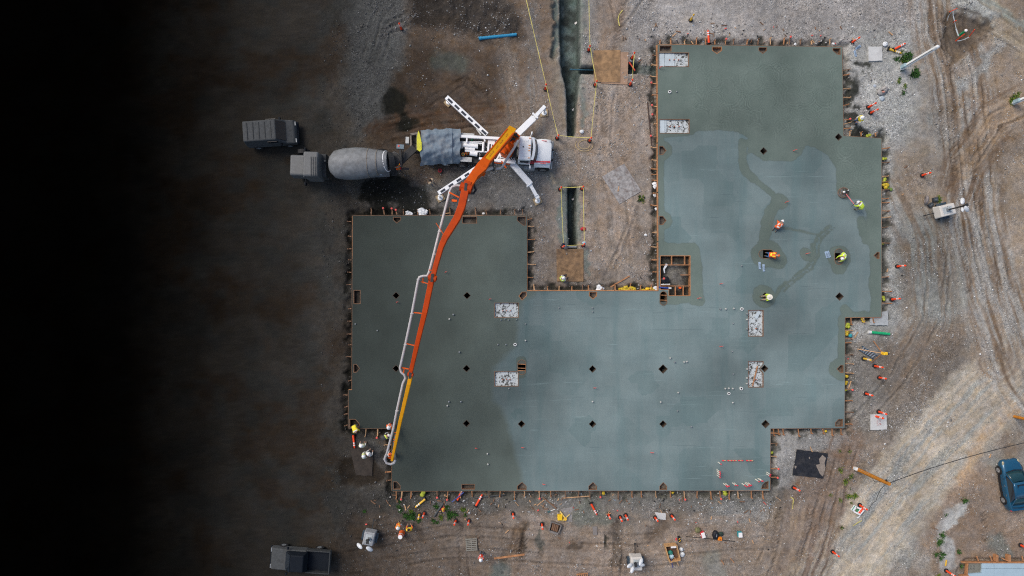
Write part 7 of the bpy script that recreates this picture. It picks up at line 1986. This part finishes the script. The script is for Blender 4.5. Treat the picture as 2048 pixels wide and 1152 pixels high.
for lab, px, py, r, m_, n in [
    ('crumpled yellow plastic lining the middle form, leftmost heap', 1242, 578.5, .24, YB, 2), ('crumpled yellow plastic lining the middle form, second heap from left', 1252, 579, .34, YB, 3), ('crumpled yellow plastic lining the middle form, heap right of a stake', 1264, 579, .34, YB, 3),
    ('crumpled yellow plastic lining the middle form, small third heap', 1284, 580, .24, YB, 2), ('smooth yellow sheet folded against the middle form near the pit', 1294, 578.5, .30, mat('case_yellow', (.80, .50, .01), .45), 1), ('crumpled yellow plastic beside the white bag at the pit corner', 1304, 579, .26, YB, 2),
    ('lime plastic tucked behind the top right edge form step', 1736, 271.5, .24, GB, 2), ('lime plastic rolled upright near the top of the right edge form', 1768, 318, .22, GB, 2),
    ('lime plastic between stakes on the right edge form, upper piece', 1768, 361, .24, GB, 2), ('yellow sheet wrapped on a stake of the right edge form', 1770, 372, .30, YB, 3), ('green plastic clump outside the right edge form', 1779, 378, .22, mat('dull_green_plastic', (.12, .19, .04), .7, vary=.4), 2),
    ('small lime scrap low on the right edge form of the wide wing', 1765, 488, .16, GB, 1), ('lime scrap on the last stakes of the right edge form', 1766, 597, .24, GB, 2), ('yellow coil around a stake under the wide wing corner', 1725, 640, .22, YB, 2),
    ('lime bundle at the inner corner of the lower right form', 1694, 652, .26, GB, 3), ('yellow bundle against the lower right form by the turquoise bag', 1691, 666, .30, YB, 3), ('yellow strip on the lower right form below the notch', 1690.5, 752, .22, YB, 2), ('yellow strip on the lower right form, second below the notch', 1691, 766, .22, YB, 2), ('lime strip on the lower right form, third below the notch', 1691, 780, .2, GB, 1),
    ('yellow scrap under the bottom form at the second row of openings', 1207, 986, .24, YB, 1), ('yellow scrap under the bottom form near the striped caps', 1345, 985, .2, YB, 1), ('lime scrap under the bottom form right of the last opening', 1449, 984, .3, GB, 2), ('lime scrap behind the outer form of the lower right corner', 1543, 905, .2, GB, 1),
    ('yellow scrap under the lower right form corner', 1651, 862, .2, YB, 1), ('yellow plastic strip under the bottom form above the weeds', 846, 986, .3, GB, 2)]:
    sack(lab, px, py, r * .78, m_, 'plastic_bundle', 'plastic bundle', .55, n, random.random() * 6)
sack('turquoise bag beside the lower right edge form', 1700, 671, .2, mat('turquoise_plastic', (.03, .30, .34), .4), 'bag', 'bag')
for lab, px, py, r in [('white bag left of the first upper stake on the middle form', 1199, 578, .28), ('white bag at the corner of the middle form and the pit', 1312, 579.5, .26), ('white bag standing on the upper left wing form, left one', 817, 428, .26), ('white bag standing on the upper left wing form, right one', 845, 426.5, .34), ('small white bottle on the upper left wing form near the corner opening', 967, 427, .14),
    ('long white bag lying beside the left form of the right wing', 1311, 371, .22), ('white bag below the long one by the left form of the right wing', 1309, 391, .17), ('small white scrap lower by the left form of the right wing', 1312, 418, .18), ('small white scrap on the ground west of the pit', 1291, 470, .14), ('white capped stake on the top edge form left of the corner', 1590, 89, .14), ('white bottle on the top edge form near the right corner', 1666, 88, .18), ('white cloth beside the placing hose at the boom tip', 793, 906, .28)]:
    sack(lab, px, py, r, WBAG, 'white_bag', 'bag', .4, 3 if r > .2 else 1, jit=.3)

# ---------------------------------------------------------------- second small slab in the corner
S2 = thing('small_slab', 'small pale blue-grey concrete slab with saw cuts in the corner of the frame', 'slab')
S2.location = W(1935, 1125, 0); o2 = tuple(S2.location)
del S2['category'], S2['label']; S2['kind'] = 'structure'
PALEC = mat('pale_blue_concrete', (.34, .45, .51), .8, vary=.08, scale=1.2, dirt=.25, dirtcol=(.27, .37, .42), bump=.1)
z = .26
def slabpoly(p, nm='slab_panel', m=PALEC, zt=z): MB().prism([W2(x, y, zt) for x, y in p], -.1, zt).build(nm, [m], S2, origin=o2)
slabpoly([(1964, 1126.2), (1987.7, 1126.2), (1987.7, 1137), (1964, 1137)]); slabpoly([(1988.3, 1126.2), (2110, 1126.2), (2110, 1137), (1988.3, 1137)])
slabpoly([(1936, 1147.5), (1963, 1146), (1964, 1137.6), (1987.7, 1137.6), (1987.7, 1250), (1936, 1250)]); slabpoly([(1988.3, 1137.6), (2110, 1137.6), (2110, 1250), (1988.3, 1250)])
slabpoly([(1936, 1126.2), (1963.4, 1126.2), (1963.4, 1143), (1961, 1146), (1936, 1147)], 'sunken_corner', mat('sunken_grey_concrete', (.17, .165, .135), .9, vary=.3, scale=4), .12)
for x in (1937, 1942, 1948): 
    for y in (1132, 1138): MB().box(W(x, y, .123), (.11, .05, .006), -.6).build('bolt_mark', [DARK], S2, origin=o2)
F2 = thing('corner_formwork', 'fresh orange edge boards and stakes round the small pale slab', 'formwork', W(1935, 1125, 0))
def f2(p0, p1, w, h, zc, nm): MB().beam([W(*p0, zc), W(*p1, zc)], w, h).build(nm, [LUM], F2, origin=o2)
f2((1923, 1124), (2110, 1124.4), .10, .28, z - .1, 'form_board'); f2((1933.5, 1126), (1932, 1149), .10, .28, z - .1, 'form_board'); f2((1919, 1151), (1935, 1150), .12, .28, z - .1, 'form_board')
for p0, p1 in (((1957, 1122), (1953, 1112)), ((1984, 1122), (1979.5, 1112)), ((2016, 1122), (2003, 1116)), ((2046, 1122), (2044, 1112))): f2(p0, p1, .09, .07, z - .02, 'kicker_stake')
for x in (1994.5, 2019.5): MB().prism([W2(q, y, z + .12) for q, y in [(x - 2.5, 1110.5), (x + 2.5, 1110.5), (x + 2.5, 1123.6), (x - 2.5, 1123.6)]], .02, z + .12).build('form_cleat', [LUM], F2, origin=o2)
o = thing('slatted_crate', 'orange slatted timber frame cut by the bottom frame edge', 'crate', W(1164, 1149, 0), R(6))
for k in range(6): MB().box((-.42 + k * .17, -.1, .2), (.07, .6, .04)).build('slat', [LUM], o)
MB().box((0, .16, .24), (1.0, .09, .06)).build('frame_rail', [LUM], o); MB().box((0, -.42, .24), (1.0, .09, .06)).build('frame_rail', [LUM], o)

# stakes with flagging in the hollow of the north-east corner
STK = [((1899, 24), (1914, 17), 'orange flagged stake at the top of the dug hollow'), ((1906, 45), (1912, 41), 'short orange flagged stake in the middle of the dug hollow'), ((1911, 82), (1929, 68), 'orange flagged stake left of the green capped pipe'), ((1938, 74), (1949, 59), 'orange flagged stake right of the green capped pipe')]
for p0, p1, lab in STK:
    a = W(*p0, 0); b_ = W(p1[0], p1[1], .9)
    o = thing('flagged_stake', lab, 'stake', a)
    MB().beam([a, b_], .07, .05).build('lath', [ORANGE], o, origin=tuple(a)); q = a.lerp(b_, .7); MB().box(q, (.14, .05, .10), .6).build('flagging', [PINK], o, origin=tuple(a))
G0 = W(1920, 70, 0); o = thing('green_riser', 'green pipe riser with a white cap standing in the dug hollow', 'pipe', G0)
gt = W(1932, 61, 1.0); MB().tube([G0, gt], .10, 14).build('riser_pipe', [GREENP], o, origin=tuple(G0)); MB().ell(gt, (.13, .13, .1), 12, 6).build('riser_cap', [REFL], o, origin=tuple(G0))
FL = mat('pale_grey_flagging', (.42, .46, .46), .7)
tape('pale grey flagging tape between the stakes in the dug hollow', [(1906, 22, .8), (1909, 42, .6), (1917, 72, .6)], m=FL, name='flagging_tape', w=.09, sag=.05)
tape('pale flagging tail hanging from the top stake of the hollow', [(1904, 22, .7), (1897, 32, .3), (1894, 42, .05)], m=FL, name='flagging_tape', w=.06, sag=0)
tape('pale flagging tape running right below the green riser', [(1915, 82, .2), (1928, 79, .3), (1938, 74, .5)], m=FL, name='flagging_tape', w=.06, sag=.05)

# ---------------------------------------------------------------- builders' debris along the forms
DEB = [LUM_D, LUM_P, PIPE_M, PINK, mat('bluish_scrap', (.25, .36, .46), .7), BLACK, mat('pale_scrap', (.55, .55, .53), .7)]
random.seed(21)
mb = MB(); k = 0
sdn = lambda x, y: float(sd_poly(np.array([x]), np.array([y]), OUT)[0])
while k < 330:
    if k % 3: x, y = random.uniform(700, 1830), random.choice([random.uniform(985, 1050), random.uniform(40, 88), random.uniform(100, 980)])
    else: x, y = random.uniform(700, 1560), random.uniform(984, 1130)
    d = sdn(x, y)
    if not 4 < d < (45 if random.random() < .85 else 120) or (820 < x < 1110 and 190 < y < 410) or (1115 < x < 1170 and y < 505): continue
    k += 1
    z = .02 if d > 16 else -.12
    mi = random.choices(range(7), [5, 3, 2, 1.2, 1, 3, 3])[0]
    ln = random.uniform(.08, .5) if mi < 2 else random.uniform(.06, .2)
    mb.box(W(x, y, z) + Vector((0, 0, .03)), (ln, random.uniform(.03, .09), random.uniform(.02, .08)), random.uniform(0, 3.1), mi, M=Matrix.Rotation(random.uniform(0, 3.1), 4, 'Z') @ Matrix.Rotation(random.uniform(-.25, .25), 4, 'Y'))
o = mb.build('debris', DEB); o['kind'] = 'stuff'; o['label'] = 'small timber offcuts and scraps littering the ground along the slab forms'; o['category'] = 'debris'

# ---------------------------------------------------------------- weeds
LEAF = [mat('weed_leaf_green', (.045, .13, .018), .6, vary=.5, scale=10), mat('weed_leaf_dark', (.022, .065, .014), .6, vary=.5, scale=10), mat('weed_leaf_yellow', (.17, .21, .025), .6, vary=.4, scale=10)]
def weed_mesh(seed, tone):
    random.seed(seed); mb = MB(); n = 60
    for i in range(n):
        a = random.uniform(0, 6.28); r0 = random.uniform(.02, .2); r1 = r0 + random.uniform(.12, .26); z0 = random.uniform(.02, .10); z1 = z0 + random.uniform(-.02, .20)
        w = random.uniform(.025, .06); d = Vector((math.cos(a), math.sin(a), 0)); s = Vector((-d.y, d.x, 0)) * w
        c = Vector((random.gauss(0, .14), random.gauss(0, .14), 0))
        p, q = c + d * r0 * .5 + Vector((0, 0, z0)), c + d * r1 + Vector((0, 0, z1)); m_ = p.lerp(q, .55) + Vector((0, 0, .06))
        mb.add([p, m_ - s, q, m_ + s], [(0, 1, 2), (0, 2, 3)], random.choice([tone, tone, (tone + 1) % 3]))
    mb.tube([(0, 0, -.02), (0.01, 0, .12)], .012, 5, 1)
    return mb.mesh('weed', LEAF)
WM = [weed_mesh(s, t) for s, t in ((1, 0), (2, 0), (3, 1), (4, 2))]
random.seed(5)
def weeds(label, group, pts):
    order = {p: i for i, p in enumerate(sorted(pts))}
    ORD_ = 'leftmost,second from the left,third from the left,fourth from the left,fifth from the left,sixth from the left,seventh from the left,eighth from the left,ninth from the left,tenth from the left,eleventh from the left,twelfth from the left,thirteenth from the left,fourteenth from the left'.split(',')
    for x, y, s in pts:
        o = bpy.data.objects.new('weed_plant', WM[2 if s < 0 else random.choice([0, 1, 0, 3]) if 'yellow' not in label else 3]); COL.objects.link(o)
        o.location = W(x, y, -.03); o.rotation_euler = (0, 0, random.uniform(0, 6)); k = abs(s) * .68; o.scale = (k, k, k); tag(o, label if len(pts) == 1 else label + ', ' + ORD_[order[(x, y, s)]], 'weed', group)
weeds('low green weed round the white light pole foot', 'weeds by the white light pole', [(1792, 119, 1.0), (1807, 115, 1.3), (1812, 121, 1.4), (1817, 112, 1.2), (1806, 122, 1.1), (1803, 105, .7), (1829, 144, 1.3), (1826, 151, 1.2), (1832, 150, 1.1), (1797, 164, .7), (1799, 157, .5), (1809, 173, .8), (1806, 186, .8), (1803, 141, .6)])
WW = [(818, 1032, 1.3), (826, 1032, 1.2), (810, 1030, .8), (801, 1020, .8), (797, 1012, .7), (822, 1022, .8), (836, 1010, .7), (873, 1013, .9), (894, 1015, .9), (897, 1025, .8), (903, 1029, 1.0), (898, 1034, .9), (911, 1028, .9), (882, 1034, .9), (927, 1019, .9), (931, 1030, .6), (838, 1041, .8), (867, 1041, .8), (729, 1022, .6), (875, 1045, .6), (800, 1003, .6)]
weeds('green weed below the slab near the two workers', 'weeds below the west part of the slab', sorted(WW)[:11])
weeds('green weed below the slab around the red cone', 'weeds below the west part of the slab', sorted(WW)[11:])
weeds('yellow-green weed near the utility pole and barricade', 'yellow weeds beside the haul road', [(1680, 940, .9), (1690, 963, 1.0), (1696, 992, 1.0), (1707, 992, .9), (1680, 1000, .7), (1711, 990, .7), (1660, 990, .6)])
weeds('dark green weed near the utility pole and barricade', 'dark weeds beside the haul road', [(1679, 902, -.5), (1699, 903, -.6), (1701, 953, -.8), (1698, 976, -.5), (1683, 1055, -.6), (1702, 1006, -.5), (1704, 948, -.5)])
weeds('green weed along the pale spill by the small slab', 'weeds along the pale spill', [(1884, 1070, 1.0), (1879, 1082, 1.1), (1877, 1088, .8), (1929, 1001, 1.0), (1891, 1029, .6), (1872, 1108, .9), (1884, 1108, 1.0), (1881, 1116, .8), (1917, 1103, .8), (1922, 1132, .7), (1876, 1151, .7)])
weeds('dry yellow weed at the white pole in the frame edge', 'weeds at the edge pole', [(2024, 199, 1.0), (2030, 193, .9), (2022, 205, .9), (2036, 188, .7)])
weeds('yellow green weed by the boxes next to the raised light tower', 'weed by the boxes', [(1876, 399, 1.1)])
weeds('dark tangled weed below the muddy grey panel', 'dark weed by the panel', [(1282, 398, -1.2)])
